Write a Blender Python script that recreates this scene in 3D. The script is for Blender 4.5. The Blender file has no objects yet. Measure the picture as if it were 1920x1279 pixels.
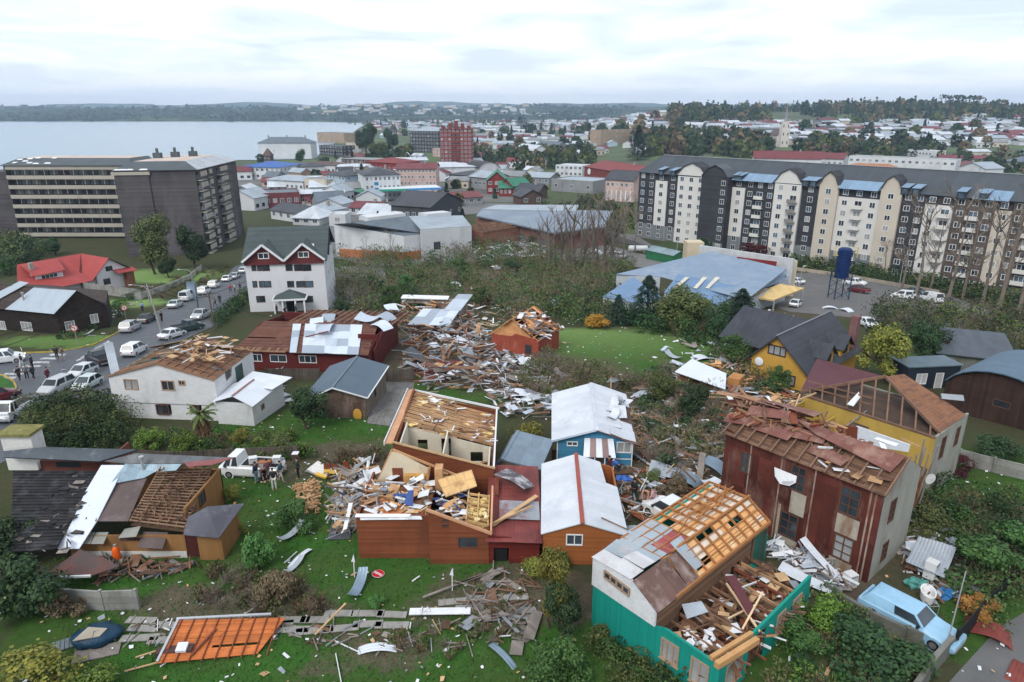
import bpy, math, random
from mathutils import Vector as V, Matrix, noise
# camera, world, sun, exposure
R = math.radians; rnd = random.Random(7)
SC = bpy.context.scene; COL = SC.collection
F = 1280.0; PITCH = R(18.65); CZ = 40.0
cd = bpy.data.cameras.new('camera'); cam = bpy.data.objects.new('camera', cd); COL.objects.link(cam)
cam.location = (0,0, CZ); cam.rotation_euler = (R(90)-PITCH, 0,0)
cd.sensor_width = 36; cd.lens = 36*F/1920; cd.clip_start = .5; cd.clip_end = 20000
SC.camera = cam
SC.view_settings.view_transform = 'Standard'; SC.view_settings.look = 'None'
SC.view_settings.exposure = 0.8; SC.view_settings.gamma = 1
W = bpy.data.worlds.new('World'); SC.world = W; W.use_nodes = True
nt = W.node_tree; nt.nodes.clear()
def wn(t, **k):
 n = nt.nodes.new(t)
 for a, b in k.items(): setattr(n, a, b)
 return n
wl = nt.links.new
out = wn('ShaderNodeOutputWorld'); bg = wn('ShaderNodeBackground'); wl(bg.outputs[0], out.inputs[0])
sky = wn('ShaderNodeTexSky', sky_type='NISHITA', sun_disc=False, sun_elevation=R(46), sun_rotation=R(208))
skm = wn('ShaderNodeVectorMath', operation='SCALE'); skm.inputs['Scale'].default_value = .1; wl(sky.outputs[0], skm.inputs[0])
tc = wn('ShaderNodeTexCoord'); sp = wn('ShaderNodeSeparateXYZ'); wl(tc.outputs['Generated'], sp.inputs[0])
ab = wn('ShaderNodeMath', operation='ABSOLUTE'); wl(sp.outputs[2], ab.inputs[0])
ad = wn('ShaderNodeMath', operation='ADD'); ad.inputs[1].default_value = .09; wl(ab.outputs[0], ad.inputs[0])
dx = wn('ShaderNodeMath', operation='DIVIDE'); wl(sp.outputs[0], dx.inputs[0]); wl(ad.outputs[0], dx.inputs[1])
dy = wn('ShaderNodeMath', operation='DIVIDE'); wl(sp.outputs[1], dy.inputs[0]); wl(ad.outputs[0], dy.inputs[1])
cb = wn('ShaderNodeCombineXYZ'); wl(dx.outputs[0], cb.inputs[0]); wl(dy.outputs[0], cb.inputs[1])
cn = wn('ShaderNodeTexNoise'); cn.inputs['Scale'].default_value = .85; cn.inputs['Detail'].default_value = 7
cn.inputs['Roughness'].default_value = .55; cn.inputs['Distortion'].default_value = .5; wl(cb.outputs[0], cn.inputs['Vector'])
cr = wn('ShaderNodeValToRGB'); wl(cn.outputs[0], cr.inputs[0])
e = cr.color_ramp.elements; e[0].position = .36; e[0].color = (.50,.56,.64,1); e[1].position = .60; e[1].color = (.79,.79,.795,1)
e = cr.color_ramp.elements.new(.48); e.color = (.64,.70,.78,1)
# lavender band low over the horizon, greyer up high
hz = wn('ShaderNodeMapRange'); hz.inputs[1].default_value = 0.0; hz.inputs[2].default_value = .075; wl(ab.outputs[0], hz.inputs[0])
mh = wn('ShaderNodeMixRGB'); mh.inputs[1].default_value = (.64,.67,.74,1); wl(hz.outputs[0], mh.inputs[0]); wl(cr.outputs[0], mh.inputs[2])
mx = wn('ShaderNodeMixRGB'); mx.inputs[0].default_value = .9; wl(skm.outputs[0], mx.inputs[1]); wl(mh.outputs[0], mx.inputs[2])
wl(mx.outputs[0], bg.inputs[0]); bg.inputs[1].default_value = 1.0
sd = bpy.data.lights.new('sun', 'SUN'); so = bpy.data.objects.new('sun', sd); COL.objects.link(so)
sd.energy = 1.5; sd.angle = R(26); sd.color = (1,.96,.9); so.rotation_euler = (R(44),0, R(-28))
so.location = (0,0,300)
# picture <-> ground
KN = [(0,14),(40,14),(70,12),(95,10),(150,4),(300,2),(600,1.5),(99999,1.5)]
KR = [(450,0),(900,16),(1150,38),(1400,41),(9999,41)]
def lerp_k(K, y):
 if y <= K[0][0]: return K[0][1]
 for (a, za),(b, zb) in zip(K, K[1:]):
  if y <= b: return za+(zb-za)*(y-a)/(b-a)
 return K[-1][1]
def sst(a, b, v):
 t = min(1, max(0,(v-a)/(b-a))); return t*t*(3-2*t)
def g(x, y):
 z = lerp_k(KN, y)
 if y > 450: z += lerp_k(KR, y)*sst(.06,.26, x/y)*(.93+.07*math.sin(x*.011))
 return z
def ray(px, py):
 u = (px-960)/F; v = (639.5-py)/F
 return V((u, math.cos(PITCH)+v*math.sin(PITCH), -math.sin(PITCH)+v*math.cos(PITCH)))
def PZ(px, py, z):
 d = ray(px, py); t = (z-CZ)/d.z; return V((d.x*t, d.y*t, z))
def PY(px, py, Y):
 d = ray(px, py); t = Y/d.y; return V((d.x*t, Y, CZ+d.z*t))
def G(px, py, h=0.0):
 d = ray(px, py); lo, hi = 1., 3000.
 for _ in range(50):
  t = (lo+hi)/2
  if CZ+d.z*t > g(d.x*t, d.y*t)+h: lo = t
  else: hi = t
 return V((d.x*t, d.y*t, CZ+d.z*t))
def proj(p):
 x, y, z = p[0], p[1], p[2]-CZ
 zc = y*math.cos(PITCH)-z*math.sin(PITCH); yc = y*math.sin(PITCH)+z*math.cos(PITCH)
 return 960+F*x/zc, 639.5-F*yc/zc
# materials
MATS = {}
class NT:
 def __init__(s, name):
  s.m = bpy.data.materials.new(name); s.m.use_nodes = True; s.t = s.m.node_tree
  s.b = s.t.nodes['Principled BSDF']; s._o = None
 def n(s, t, ins=None, **k):
  n = s.t.nodes.new('ShaderNode'+t)
  for a, b in k.items(): setattr(n, a, b)
  for a, b in (ins or {}).items():
   if isinstance(b, bpy.types.NodeSocket): s.t.links.new(b, n.inputs[a])
   else: n.inputs[a].default_value = b
  return n
 def math(s, op, a, b=0.0, c=0.0): return s.n('Math', {0: a, 1: b, 2: c}, operation=op).outputs[0]
 def mix(s, f, a, b): return s.n('MixRGB', {0: f, 1: a, 2: b}).outputs[0]
 def obj(s):
  if not s._o: s._o = s.n('TexCoord').outputs['Object']
  return s._o
 def pos(s): return s.n('NewGeometry').outputs['Position']
 def noise(s, vec, sc, det=4, ro=.55): return s.n('TexNoise', {'Vector': vec, 'Scale': sc, 'Detail': det, 'Roughness': ro}).outputs[0]
 def ramp(s, f, lo, hi): return s.n('MapRange', {0: f, 1: lo, 2: hi}).outputs[0]
 def set(s, k, v):
  if isinstance(v, bpy.types.NodeSocket): s.t.links.new(v, s.b.inputs[k])
  else: s.b.inputs[k].default_value = v
def c4(c, k=1.0): return (c[0]*k, c[1]*k, c[2]*k, 1)
def surf(col, rough=.8, metal=0., pat=None, ax='x', pitch=.2, var=.18, vs=.8, stain=None, sa=.5, ss=.6, bump=.4, gloss=.18, rot=0.0):
 """procedural surface; pat: lines | corr | brick | panel ; ax: x y z u(=x+y)"""
 key = ('surf', col, rough, metal, pat, ax, pitch, var, vs, stain, sa, ss, bump, gloss, rot)
 if key in MATS: return MATS[key]
 N = NT('surface'); o = N.obj(); s = N.n('SeparateXYZ', {0: o})
 base = N.mix(N.ramp(N.noise(o, vs),.3,.7), c4(col, 1-var), c4(tuple(min(.9, c*(1+var*.6)) for c in col)))
 h = None
 if pat:
  co = {'x': s.outputs[0], 'y': s.outputs[1], 'z': s.outputs[2], 'u': N.math('ADD', s.outputs[0], s.outputs[1])}[ax]
  if rot: co = N.math('ADD', co, N.math('MULTIPLY', s.outputs[2], rot))
  t = N.math('DIVIDE', co, pitch)
  if pat == 'corr':
   h = N.math('SINE', N.math('MULTIPLY', t, 6.2832))
   cell = N.math('FLOOR', N.math('DIVIDE', co, .84))
   other = s.outputs[1] if ax == 'x' else s.outputs[0]
   if ax == 'u': other = s.outputs[2]
   cell2 = N.math('FLOOR', N.math('DIVIDE', other, 2.6))
  else:
   fr = N.math('FRACT', t); cell = N.math('FLOOR', t); cell2 = 0.0
   h = N.math('MINIMUM', N.math('MULTIPLY', fr, 9.0),1.0)
   if pat == 'brick':
    oth = s.outputs[2] if ax != 'z' else N.math('ADD', s.outputs[0], s.outputs[1])
    t2 = N.math('ADD', N.math('DIVIDE', oth, pitch*1.7), N.math('MULTIPLY', N.math('MODULO', cell, 2.0),.5))
    h = N.math('MULTIPLY', h, N.math('MINIMUM', N.math('MULTIPLY', N.math('FRACT', t2),9.0),1.0)); cell2 = N.math('FLOOR', t2)
  w = N.n('TexWhiteNoise', {'Vector': N.n('CombineXYZ', {0: cell, 1: cell2,2: 3.3}).outputs[0]}).outputs[0]
  k = N.math('MULTIPLY_ADD', w, var*1.5,1-var*.9)
  base = N.n('VectorMath', {0: base, 'Scale': k}, operation='SCALE').outputs[0]
 if stain:
  mp = N.n('VectorMath', {0: o, 1: (1,1,.35)}, operation='MULTIPLY').outputs[0]
  f = N.ramp(N.noise(mp, ss, 6,.65),1-sa-.08,1-sa+.10)
  base = N.mix(f, base, c4(stain))
 f2 = N.noise(o, 14., 2)
 base = N.mix(N.ramp(f2,.2,1.4), base, c4(tuple(c*.55 for c in col)))
 N.set('Base Color', base); N.set('Roughness', rough); N.set('Metallic', metal); N.b.inputs['Specular IOR Level'].default_value = gloss
 hh = N.noise(o, 9., 3)
 if h is not None: hh = N.math('ADD', N.math('MULTIPLY', h, .6), N.math('MULTIPLY', hh, .35))
 N.set('Normal', N.n('Bump', {'Strength': bump, 'Distance': .03, 'Height': hh}).outputs[0])
 MATS[key] = N.m; return N.m
def glass(col=(.03,.04,.05), rough=.08):
 key = ('glass', col, rough)
 if key not in MATS:
  N = NT('window_glass'); o = N.pos()
  f = N.ramp(N.noise(o, .45,2),.35,.65)
  N.set('Base Color', N.mix(f, c4(col, .5), c4(col, 1.6))); N.set('Roughness', rough)
  MATS[key] = N.m
 return MATS[key]
def leafm(a, b, c=None, rough=.7):
 key = ('leaf', a, b)
 if key not in MATS:
  N = NT('foliage'); ri = N.n('NewGeometry').outputs['Random Per Island']; oi = N.n('ObjectInfo').outputs['Random']
  col = N.mix(ri, c4(a), c4(b))
  hs = N.n('HueSaturation', {'Hue': N.math('MULTIPLY_ADD', oi, .03,.485), 'Saturation': 1.0, 'Value': N.math('MULTIPLY_ADD', oi, .5,.75), 'Color': col})
  N.set('Base Color', hs.outputs[0]); N.set('Roughness', rough); N.b.inputs['Specular IOR Level'].default_value = .25
  MATS[key] = N.m
 return MATS[key]
def paint(col, rough=.3, metal=0., coat=.3):
 key = ('paint', col, rough, metal)
 if key not in MATS:
  N = NT('paint'); o = N.obj()
  N.set('Base Color', N.mix(N.ramp(N.noise(o, 2., 3),.3,.8), c4(col), c4(col, .82))); N.set('Roughness', N.math('MULTIPLY_ADD', N.noise(o, 5.),.25, rough-.08)); N.set('Metallic', metal)
  N.b.inputs['Coat Weight'].default_value = coat
  MATS[key] = N.m
 return MATS[key]
def emit(col, k):
 key = ('emit', col, k)
 if key not in MATS:
  N = NT('lit_lamp'); N.set('Base Color', c4(col)); N.set('Emission Color', c4(col)); N.b.inputs['Emission Strength'].default_value = k
  MATS[key] = N.m
 return MATS[key]
# mesh building
KIDS = {}
class MB:
 def __init__(s): s.v = []; s.f = []; s.m = []
 def add(s, vs, fs, mi=0):
  b = len(s.v); s.v += [tuple(p) for p in vs]
  for q in fs: s.f.append(tuple(b+i for i in q)); s.m.append(mi)
 def box(s, a, b, mi=0):
  (x0, y0, z0),(x1, y1, z1) = a, b
  s.add([(x0, y0, z0),(x1, y0, z0),(x1, y1, z0),(x0, y1, z0),(x0, y0, z1),(x1, y0, z1),(x1, y1, z1),(x0, y1, z1)],
              [(3,2,1,0),(4,5,6,7),(0,1,5,4),(1,2,6,5),(2,3,7,6),(3,0,4,7)], mi)
 def beam(s, p, q, w=.1, h=None, mi=0, up=(0,0,1)):
  p, q = V(p), V(q); h = h or w; d = (q-p)
  if d.length < 1e-5: return
  d.normalize(); u = V(up)
  if abs(d.dot(u)) > .98: u = V((1,0,0))
  sx = d.cross(u).normalized()*w/2; sz = d.cross(sx).normalized()*h/2
  vs = [p-sx-sz, p+sx-sz, p+sx+sz, p-sx+sz, q-sx-sz, q+sx-sz, q+sx+sz, q-sx+sz]
  s.add(vs, [(0,1,2,3),(7,6,5,4),(4,5,1,0),(5,6,2,1),(6,7,3,2),(7,4,0,3)], mi)
 def slab(s, pts, t, mi=0, mside=None):
  pts = [V(p) for p in pts]; n = V((0,0,0))
  for i, p in enumerate(pts): n += p.cross(pts[(i+1) % len(pts)])
  n.normalize(); k = len(pts)
  s.add(pts+[p-n*t for p in pts], [tuple(range(k))], mi)
  b = len(s.v)-2*k; ms = mi if mside is None else mside
  s.f.append(tuple(b+k+i for i in reversed(range(k)))); s.m.append(ms)
  for i in range(k): j = (i+1) % k; s.f.append((b+i, b+k+i, b+k+j, b+j)); s.m.append(ms)
 def tube(s, pts, r, n=8, mi=0, cap=True, r1=None):
  pts = [V(p) for p in pts]; L = len(pts); b = len(s.v); prev = None
  for i, p in enumerate(pts):
   d = (pts[min(i+1, L-1)]-pts[max(i-1,0)]).normalized()
   a = prev if prev is not None and abs(prev.dot(d)) < .95 else (V((0,0,1)) if abs(d.z) < .9 else V((1,0,0)))
   a = (a-d*a.dot(d)).normalized(); prev = a; c = d.cross(a)
   rr = r if r1 is None else r+(r1-r)*i/(L-1)
   if isinstance(r, (list, tuple)): rr = r[i]
   for k in range(n):
    th = 2*math.pi*k/n; s.v.append(tuple(p+a*math.cos(th)*rr+c*math.sin(th)*rr))
  for i in range(L-1):
   for k in range(n):
    k2 = (k+1) % n; s.f.append((b+i*n+k, b+i*n+k2, b+(i+1)*n+k2, b+(i+1)*n+k)); s.m.append(mi)
  if cap:
   s.f.append(tuple(b+k for k in reversed(range(n)))); s.m.append(mi)
   s.f.append(tuple(b+(L-1)*n+k for k in range(n))); s.m.append(mi)
 def ell(s, c, r, n=10, m=6, mi=0, jit=0):
  b = len(s.v); c = V(c)
  for i in range(m+1):
   a = math.pi*i/m
   for k in range(n):
    th = 2*math.pi*k/n; q = 1+(rnd.random()-.5)*jit
    s.v.append((c.x+r[0]*math.sin(a)*math.cos(th)*q, c.y+r[1]*math.sin(a)*math.sin(th)*q, c.z+r[2]*math.cos(a)*q))
  for i in range(m):
   for k in range(n):
    k2 = (k+1) % n; s.f.append((b+i*n+k, b+(i+1)*n+k, b+(i+1)*n+k2, b+i*n+k2)); s.m.append(mi)
 def wall(s, A, B, zb, prof, holes=(), t=.15, mi=0, ins=0.0):
  """wall from A to B (x,y), interior on the left; prof [(s,ztop)..] ; holes (s0,s1,z0,z1)"""
  A, B = V((A[0], A[1])), V((B[0], B[1])); L = (B-A).length; d = (B-A)/L; nrm = V((-d.y, d.x))
  if not isinstance(prof, (list, tuple)): prof = [(0, prof),(L, prof)]
  def top(x):
   for (a, za),(b, zb_) in zip(prof, prof[1:]):
    if x <= b+1e-6: return za+(zb_-za)*(x-a)/max(b-a, 1e-6)
   return prof[-1][1]
  xs = {ins, L-ins}
  for a, _ in prof: xs.add(a)
  for h in holes: xs.add(h[0]); xs.add(h[1])
  xs = sorted(x for x in xs if ins-1e-6 <= x <= L-ins+1e-6)
  for x0, x1 in zip(xs, xs[1:]):
   if x1-x0 < 1e-4: continue
   xm = (x0+x1)/2; z = zb; runs = []
   for h in sorted((h for h in holes if h[0] < xm < h[1]), key=lambda h: h[2]):
    if h[2] > z: runs.append((z, z, h[2], h[2]))
    z = max(z, h[3])
   if z < min(top(x0+1e-5), top(x1-1e-5))+.5: runs.append((z, z, max(z, top(x0)), max(z, top(x1))))
   for b0, b1, t0, t1 in runs:
    P = []
    for off in (0, t):
     for x, zz in ((x0, b0),(x1, b1),(x1, t1),(x0, t0)):
      q = A+d*x+nrm*off; P.append((q.x, q.y, zz))
    s.add(P, [(0,1,2,3),(7,6,5,4),(1,5,6,2),(4,0,3,7),(3,2,6,7),(4,5,1,0)], mi)
 def build(s, name, mats, parent=None, smooth=False, loc=None):
  me = bpy.data.meshes.new(name); me.from_pydata(s.v, [], s.f)
  if not isinstance(mats, (list, tuple)): mats = [mats]
  for m in mats: me.materials.append(m)
  if len(mats) > 1: me.polygons.foreach_set('material_index', s.m)
  if smooth: me.polygons.foreach_set('use_smooth', [True]*len(me.polygons))
  me.update()
  o = bpy.data.objects.new(name, me); COL.objects.link(o)
  if parent: par(o, parent)
  if loc: o.location = loc
  return o
def tag(o, label=None, cat=None, group=None, kind=None):
 if label: o['label'] = label
 if cat: o['category'] = cat
 if group: o['group'] = group
 if kind: o['kind'] = kind
 return o
def thing(name, label, cat, loc=(0,0,0), rz=0., group=None):
 o = bpy.data.objects.new(name, None); COL.objects.link(o); o.location = loc; o.rotation_euler = (0,0, rz); o.empty_display_size = .3
 return tag(o, label, cat, group)
def par(o, p):
 o.parent = p; KIDS.setdefault(p.name, []).append(o)
def dup(o, parent=None):
 c = o.copy(); COL.objects.link(c)
 if parent: par(c, parent)
 for ch in KIDS.get(o.name, []): dup(ch, c)
 return c
AUTO = []
def auto(o, px=None): AUTO.append(o); return o
# common materials
WHT = (.74,.75,.76)
fr_white = surf((.72,.73,.74),.5, var=.05, bump=.05); fr_brown = surf((.10,.05,.035),.6, var=.1, bump=.1); fr_tan = surf((.34,.24,.17),.7, var=.1, bump=.1)
gl_dark = glass(); gl_blue = glass((.06,.09,.12)); gl_pale = surf((.30,.31,.31),.35, var=.35, vs=.5, bump=.02)
m_conc = surf((.33,.32,.30),.9, var=.2, stain=(.16,.16,.14), sa=.45, ss=.5)
m_concd = surf((.17,.17,.155),.9, pat='lines', ax='z', pitch=.5, var=.2, stain=(.08,.09,.06), sa=.45, ss=.8)
m_metal = surf((.42,.47,.52),.45,.3, 'corr', 'x', .18,.10,.4, bump=.5)
m_lum = surf((.42,.25,.13),.75, pat='lines', ax='u', pitch=.4, var=.3, bump=.15)
m_lumd = surf((.20,.11,.07),.8, pat='lines', ax='u', pitch=.4, var=.35, bump=.15)
m_lumg = surf((.24,.21,.19),.85, pat='lines', ax='u', pitch=.3, var=.3, bump=.15)
m_black = surf((.015,.015,.017),.6, var=.1, bump=.05)
m_galv = surf((.45,.46,.47),.4,.5, var=.1, bump=.05)
# frames, windows, houses
def frame(a, b, h, gz=None):
 def at(p):
  z = gz if gz is not None else 10.
  for _ in range(25):
   q = PZ(p[0], p[1], z+h)
   if gz is not None: break
   z = .5*z+.5*g(q.x, q.y)
  return q, z
 (A, za),(B, zb) = at(a), at(b)
 if gz is None:
  A, B = PZ(a[0], a[1], za+h), PZ(b[0], b[1], za+h)
 z0 = za
 return V((A.x, A.y, z0)), math.atan2(B.y-A.y, B.x-A.x), math.hypot(B.x-A.x, B.y-A.y)
def LP(A, rz, px, py, ax, c):
 Mi = (Matrix.Translation(A) @ Matrix.Rotation(rz, 4, 'Z')).inverted()
 o = Mi @ V((0,0, CZ)); d = Mi.to_3x3() @ ray(px, py); i = 'xyz'.index(ax)
 return o+d*((c-o[i])/d[i])
class FR:
 """a building's own frame, with points traced from the photograph onto its planes"""
 def __init__(s, A, rz): s.A = V(A); s.rz = rz; s.M = Matrix.Translation(s.A) @ Matrix.Rotation(rz, 4, 'Z')
 def y(s, px, py, c=0.): return LP(s.A, s.rz, px, py, 'y', c)
 def x(s, px, py, c=0.): return LP(s.A, s.rz, px, py, 'x', c)
 def z(s, px, py, c=0.): return LP(s.A, s.rz, px, py, 'z', c)
 def px(s, p): return proj(s.M @ V(p))
WM = {}
def window(parent, A, B, s, z0, w, h, fr=None, gl=None, nx=2, ny=1, fw=.06, hole=True, far=False, name='window', out=.04, sill=False):
 fr = fr or fr_white; gl = gl or gl_dark
 key = (round(w, 2), round(h, 2), fr, gl, nx, ny, fw, hole, far, out, sill)
 if key not in WM:
  m = MB(); p = MB(); yb = .05 if hole else 0; W2, H2 = w/2, h/2
  m.box((-W2, -out, -H2),(W2, yb, -H2+fw)); m.box((-W2, -out, H2-fw),(W2, yb, H2))
  m.box((-W2, -out, -H2+fw),(-W2+fw, yb, H2-fw)); m.box((W2-fw, -out, -H2+fw),(W2, yb, H2-fw))
  for i in range(1, nx): x = -W2+w*i/nx; m.box((x-fw*.4, -out+.008, -H2+fw),(x+fw*.4, yb, H2-fw))
  for i in range(1, ny): z = -H2+h*i/ny; m.box((-W2+fw, -out+.012, z-fw*.3),(W2-fw, yb, z+fw*.3))
  if sill: m.box((-W2-.06, -out-.05, -H2-.05),(W2+.06, yb, -H2-.003))
  py = (.02,.04) if hole else (-.014,-.003)
  q = m if far else p
  q.box((-W2+fw*.5, py[0], -H2+fw*.5),(W2-fw*.5, py[1], H2-fw*.5),1 if far else 0)
  WM[key] = [m, p, None, None]
 m, p, om, op = WM[key]
 A2, B2 = V((A[0], A[1])), V((B[0], B[1])); d = (B2-A2).normalized(); c = A2+d*s
 if om is None:
  o = m.build(name, [fr, gl] if far else [fr], parent); WM[key][2] = o.data
  if not far: pp = p.build('pane', [gl], o); WM[key][3] = pp.data
 else:
  o = bpy.data.objects.new(name, om); COL.objects.link(o); par(o, parent)
  if not far: pp = bpy.data.objects.new('pane', op); COL.objects.link(pp); par(pp, o)
 o.location = (c.x, c.y, z0+h/2); o.rotation_euler = (0,0, math.atan2(d.y, d.x))
 return o
def roof_mb(m, w, d, h, rt, rh, ov, t=.12, r0=0., mi=0):
 e = ov
 if rt == 'gx':
  y = d/2; k = rh/y*e
  m.slab([(-e, -e, h-k),(w+e, -e, h-k),(w+e, y, h+rh),(-e, y, h+rh)], t, mi)
  m.slab([(-e, y, h+rh),(w+e, y, h+rh),(w+e, d+e, h-k),(-e, d+e, h-k)], t, mi)
  m.box((-e, y-.12, h+rh-.03),(w+e, y+.12, h+rh+.04), mi)
 elif rt == 'gy':
  x = w/2+r0; k = rh/(w/2)*e
  m.slab([(-e, -e, h-k),(x, -e, h+rh),(x, d+e, h+rh),(-e, d+e, h-k)], t, mi)
  m.slab([(x, -e, h+rh),(w+e, -e, h-k),(w+e, d+e, h-k),(x, d+e, h+rh)], t, mi)
  m.box((x-.12, -e, h+rh-.03),(x+.12, d+e, h+rh+.04), mi)
 elif rt in ('hip', 'pyr'):
  b = min(w, d)/2 if rt == 'hip' else None
  if rt == 'pyr': a1 = a2 = V((w/2, d/2, h+rh))
  elif w >= d: a1, a2 = V((b, d/2, h+rh)), V((w-b, d/2, h+rh))
  else: a1, a2 = V((w/2, b, h+rh)), V((w/2, d-b, h+rh))
  c = [V((-e, -e, h)), V((w+e, -e, h)), V((w+e, d+e, h)), V((-e, d+e, h))]
  if w >= d or rt == 'pyr':
   qs = [[c[0], c[1], a2, a1], [c[1], c[2], a2], [c[2], c[3], a1, a2], [c[3], c[0], a1]]
  else: qs = [[c[0], c[1], a1], [c[1], c[2], a2, a1], [c[2], c[3], a2], [c[3], c[0], a1, a2]]
  for q in qs:
   if rt == 'pyr': q = [p for i, p in enumerate(q) if i == 0 or (p-q[i-1]).length > .01]
   if (q[0]-q[-1]).length < .01: q = q[:-1]
   m.slab(q, t*.3, mi)
  m.slab([c[0]-V((0,0,.02)), c[1]-V((0,0,.02)), c[2]-V((0,0,.02)), c[3]-V((0,0,.02))], t, mi)
 elif rt == 'flat':
  m.slab([(.14,.14, h-.35),(w-.14,.14, h-.35),(w-.14, d-.14, h-.35),(.14, d-.14, h-.35)], t, mi)
 elif rt == 'flatov':
  m.slab([(-e, -e, h+t),(w+e, -e, h+t),(w+e, d+e, h+t),(-e, d+e, h+t)], t, mi)
 elif rt == 'shed':
  k = rh/d*e
  m.slab([(-e, -e, h-k+t),(w+e, -e, h-k+t),(w+e, d+e, h+rh+k+t),(-e, d+e, h+rh+k+t)], t, mi)
 elif rt == 'sx':  # rises towards +x
  k = rh/w*e
  m.slab([(-e, -e, h-k+t),(w+e, -e, h+rh+k+t),(w+e, d+e, h+rh+k+t),(-e, d+e, h-k+t)], t, mi)
 elif rt == 'arc':
  n = 10; P = []
  for i in range(n+1):
   a = math.pi*(.12+.76*i/n); P.append((w/2-math.cos(a)*w*.5/math.cos(math.pi*.12), h+rh*(math.sin(a)-math.sin(math.pi*.12))/(1-math.sin(math.pi*.12))))
  for (x0, z0),(x1, z1) in zip(P, P[1:]): m.slab([(x0, -e, z0+.1),(x1, -e, z1+.1),(x1, d+e, z1+.1),(x0, d+e, z0+.1)], .1, mi)
  return P
def profs(w, d, h, rt, rh, r0=0.):
 pf = {'f': h, 'b': h, 'l': h, 'r': h}
 if rt == 'gx': pf['l'] = pf['r'] = [(0, h-.06),(d/2, h+rh-.06),(d, h-.06)]; pf['f'] = pf['b'] = h-.05
 if rt == 'gy': pf['f'] = [(0, h-.06),(w/2+r0, h+rh-.06),(w, h-.06)]; pf['b'] = [(0, h-.06),(w/2-r0, h+rh-.06),(w, h-.06)]; pf['l'] = pf['r'] = h-.05
 if rt == 'shed': pf['r'] = [(0, h),(d, h+rh)]; pf['l'] = [(0, h+rh),(d, h)]; pf['b'] = h+rh
 if rt == 'sx': pf['f'] = [(0, h),(w, h+rh)]; pf['b'] = [(0, h+rh),(w, h)]; pf['r'] = h+rh
 if rt in ('hip', 'pyr', 'flatov'): pf = {k: h-.05 for k in pf}
 return pf
def house(name, label, cat, a, b, d, h, rt='gx', rh=1.5, ov=.3, wall=None, roof=None, wins=None, group=None, gz=None, far=False, holes=True,
          down=2.0, t=.15, r0=0., roofname='roof', fr=None, gl=None, base=None, chim=(), w=None, noroof=False, cover=False):
 A, rz, w0 = frame(a, b, h, gz); w = w or w0
 if d < 0: d = -d; A = A+V((math.sin(rz), -math.cos(rz),0))*d if False else A
 root = thing(name, label, cat, A, rz, group)
 m = MB(); pf = profs(w, d, h, rt, rh, r0); wl_ = wins or {}
 cn = {'f': ((0,0),(w, 0)), 'r': ((w, 0),(w, d)), 'b': ((w, d),(0, d)), 'l': ((0, d),(0,0))}
 specs = {}
 for sd_ in 'frbl':
  L = w if sd_ in 'fb' else d; out_ = []
  for q in wl_.get(sd_, ()):
   if q[0] == 'p':   # ('p', px, py, w, h[, nx]) centre traced in the photograph
    ax_, c_ = {'f': ('y', 0.), 'b': ('y', d), 'l': ('x', 0.), 'r': ('x', w)}[sd_]
    lp = LP(A, rz, q[1], q[2], ax_, c_); s = {'f': lp.x, 'b': w-lp.x, 'r': lp.y, 'l': d-lp.y}[sd_]
    out_.append((s, lp.z-q[4]/2, q[3], q[4], q[5] if len(q) > 5 else 2))
   elif q[0] == 'g':   # ('g', n, rows, z0, dz, ww, wh[, margin, nx])
    _, n, rows, z0, dz, ww, wh = q[:7]; mg = q[7] if len(q) > 7 else .8; nx = q[8] if len(q) > 8 else 2
    for r_ in range(rows):
     for i in range(n):
      s = mg+ww/2+(L-2*mg-ww)*(i/(n-1) if n > 1 else .5); out_.append((s, z0+dz*r_, ww, wh, nx))
   else: out_.append(tuple(q)+((2,) if len(q) < 5 else ()))
  specs[sd_] = out_
 for sd_ in 'frbl':
  A_, B_ = cn[sd_]
  hs = [(q[0]-q[2]/2, q[0]+q[2]/2, q[1], q[1]+q[3]) for q in specs[sd_]] if holes and not far else []
  m.wall(A_, B_, -down, pf[sd_], hs, t, 0,0 if sd_ in 'fb' else t)
 if rt == 'arc':
  P = roof_mb(MB(), w, d, h, rt, rh, ov)
  for y in (0, d-t): m.wall((0, y),(w, y), h-.02, [(x, z) for x, z in P], (), t)
 wo = m.build('wall', wall or m_conc, root)
 if rt == 'flat': pass
 if not noroof:
  m = MB(); roof_mb(m, w, d, h, rt, rh, ov, r0=r0); ro = m.build(roofname, roof or m_metal, root)
  for (x, y, cw, chh) in chim:
   m = MB(); m.box((x-cw/2, y-cw/2, h),(x+cw/2, y+cw/2, h+rh+chh)); m.box((x-cw/2-.05, y-cw/2-.05, h+rh+chh),(x+cw/2+.05, y+cw/2+.05, h+rh+chh+.08)); m.build('chimney', m_conc, ro)
 nw = 0
 for sd_ in 'frbl':
  A_, B_ = cn[sd_]
  for q in specs[sd_]:
   nw += 1
   gg = gl or (gl_dark if (far or rnd.random() < .8) else gl_pale)
   if far and gl is None: gg = (gl_dark, gl_blue, gl_pale)[rnd.choice((0,0,0,1,1,2))]
   window(root, A_, B_, q[0], q[1], q[2], q[3], fr, gg, nx=q[4], hole=not far and holes, far=far, fw=.07 if not far else .1)
 if base:
  m = MB(); m.box((-.04,-.04, -down),(w+.04, d+.04, base[0])); m.build('plinth', base[1], root)
 root['_d'] = [w, d, h]
 return root
def L2W(root, p): return root.matrix_basis @ V(p)
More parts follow.
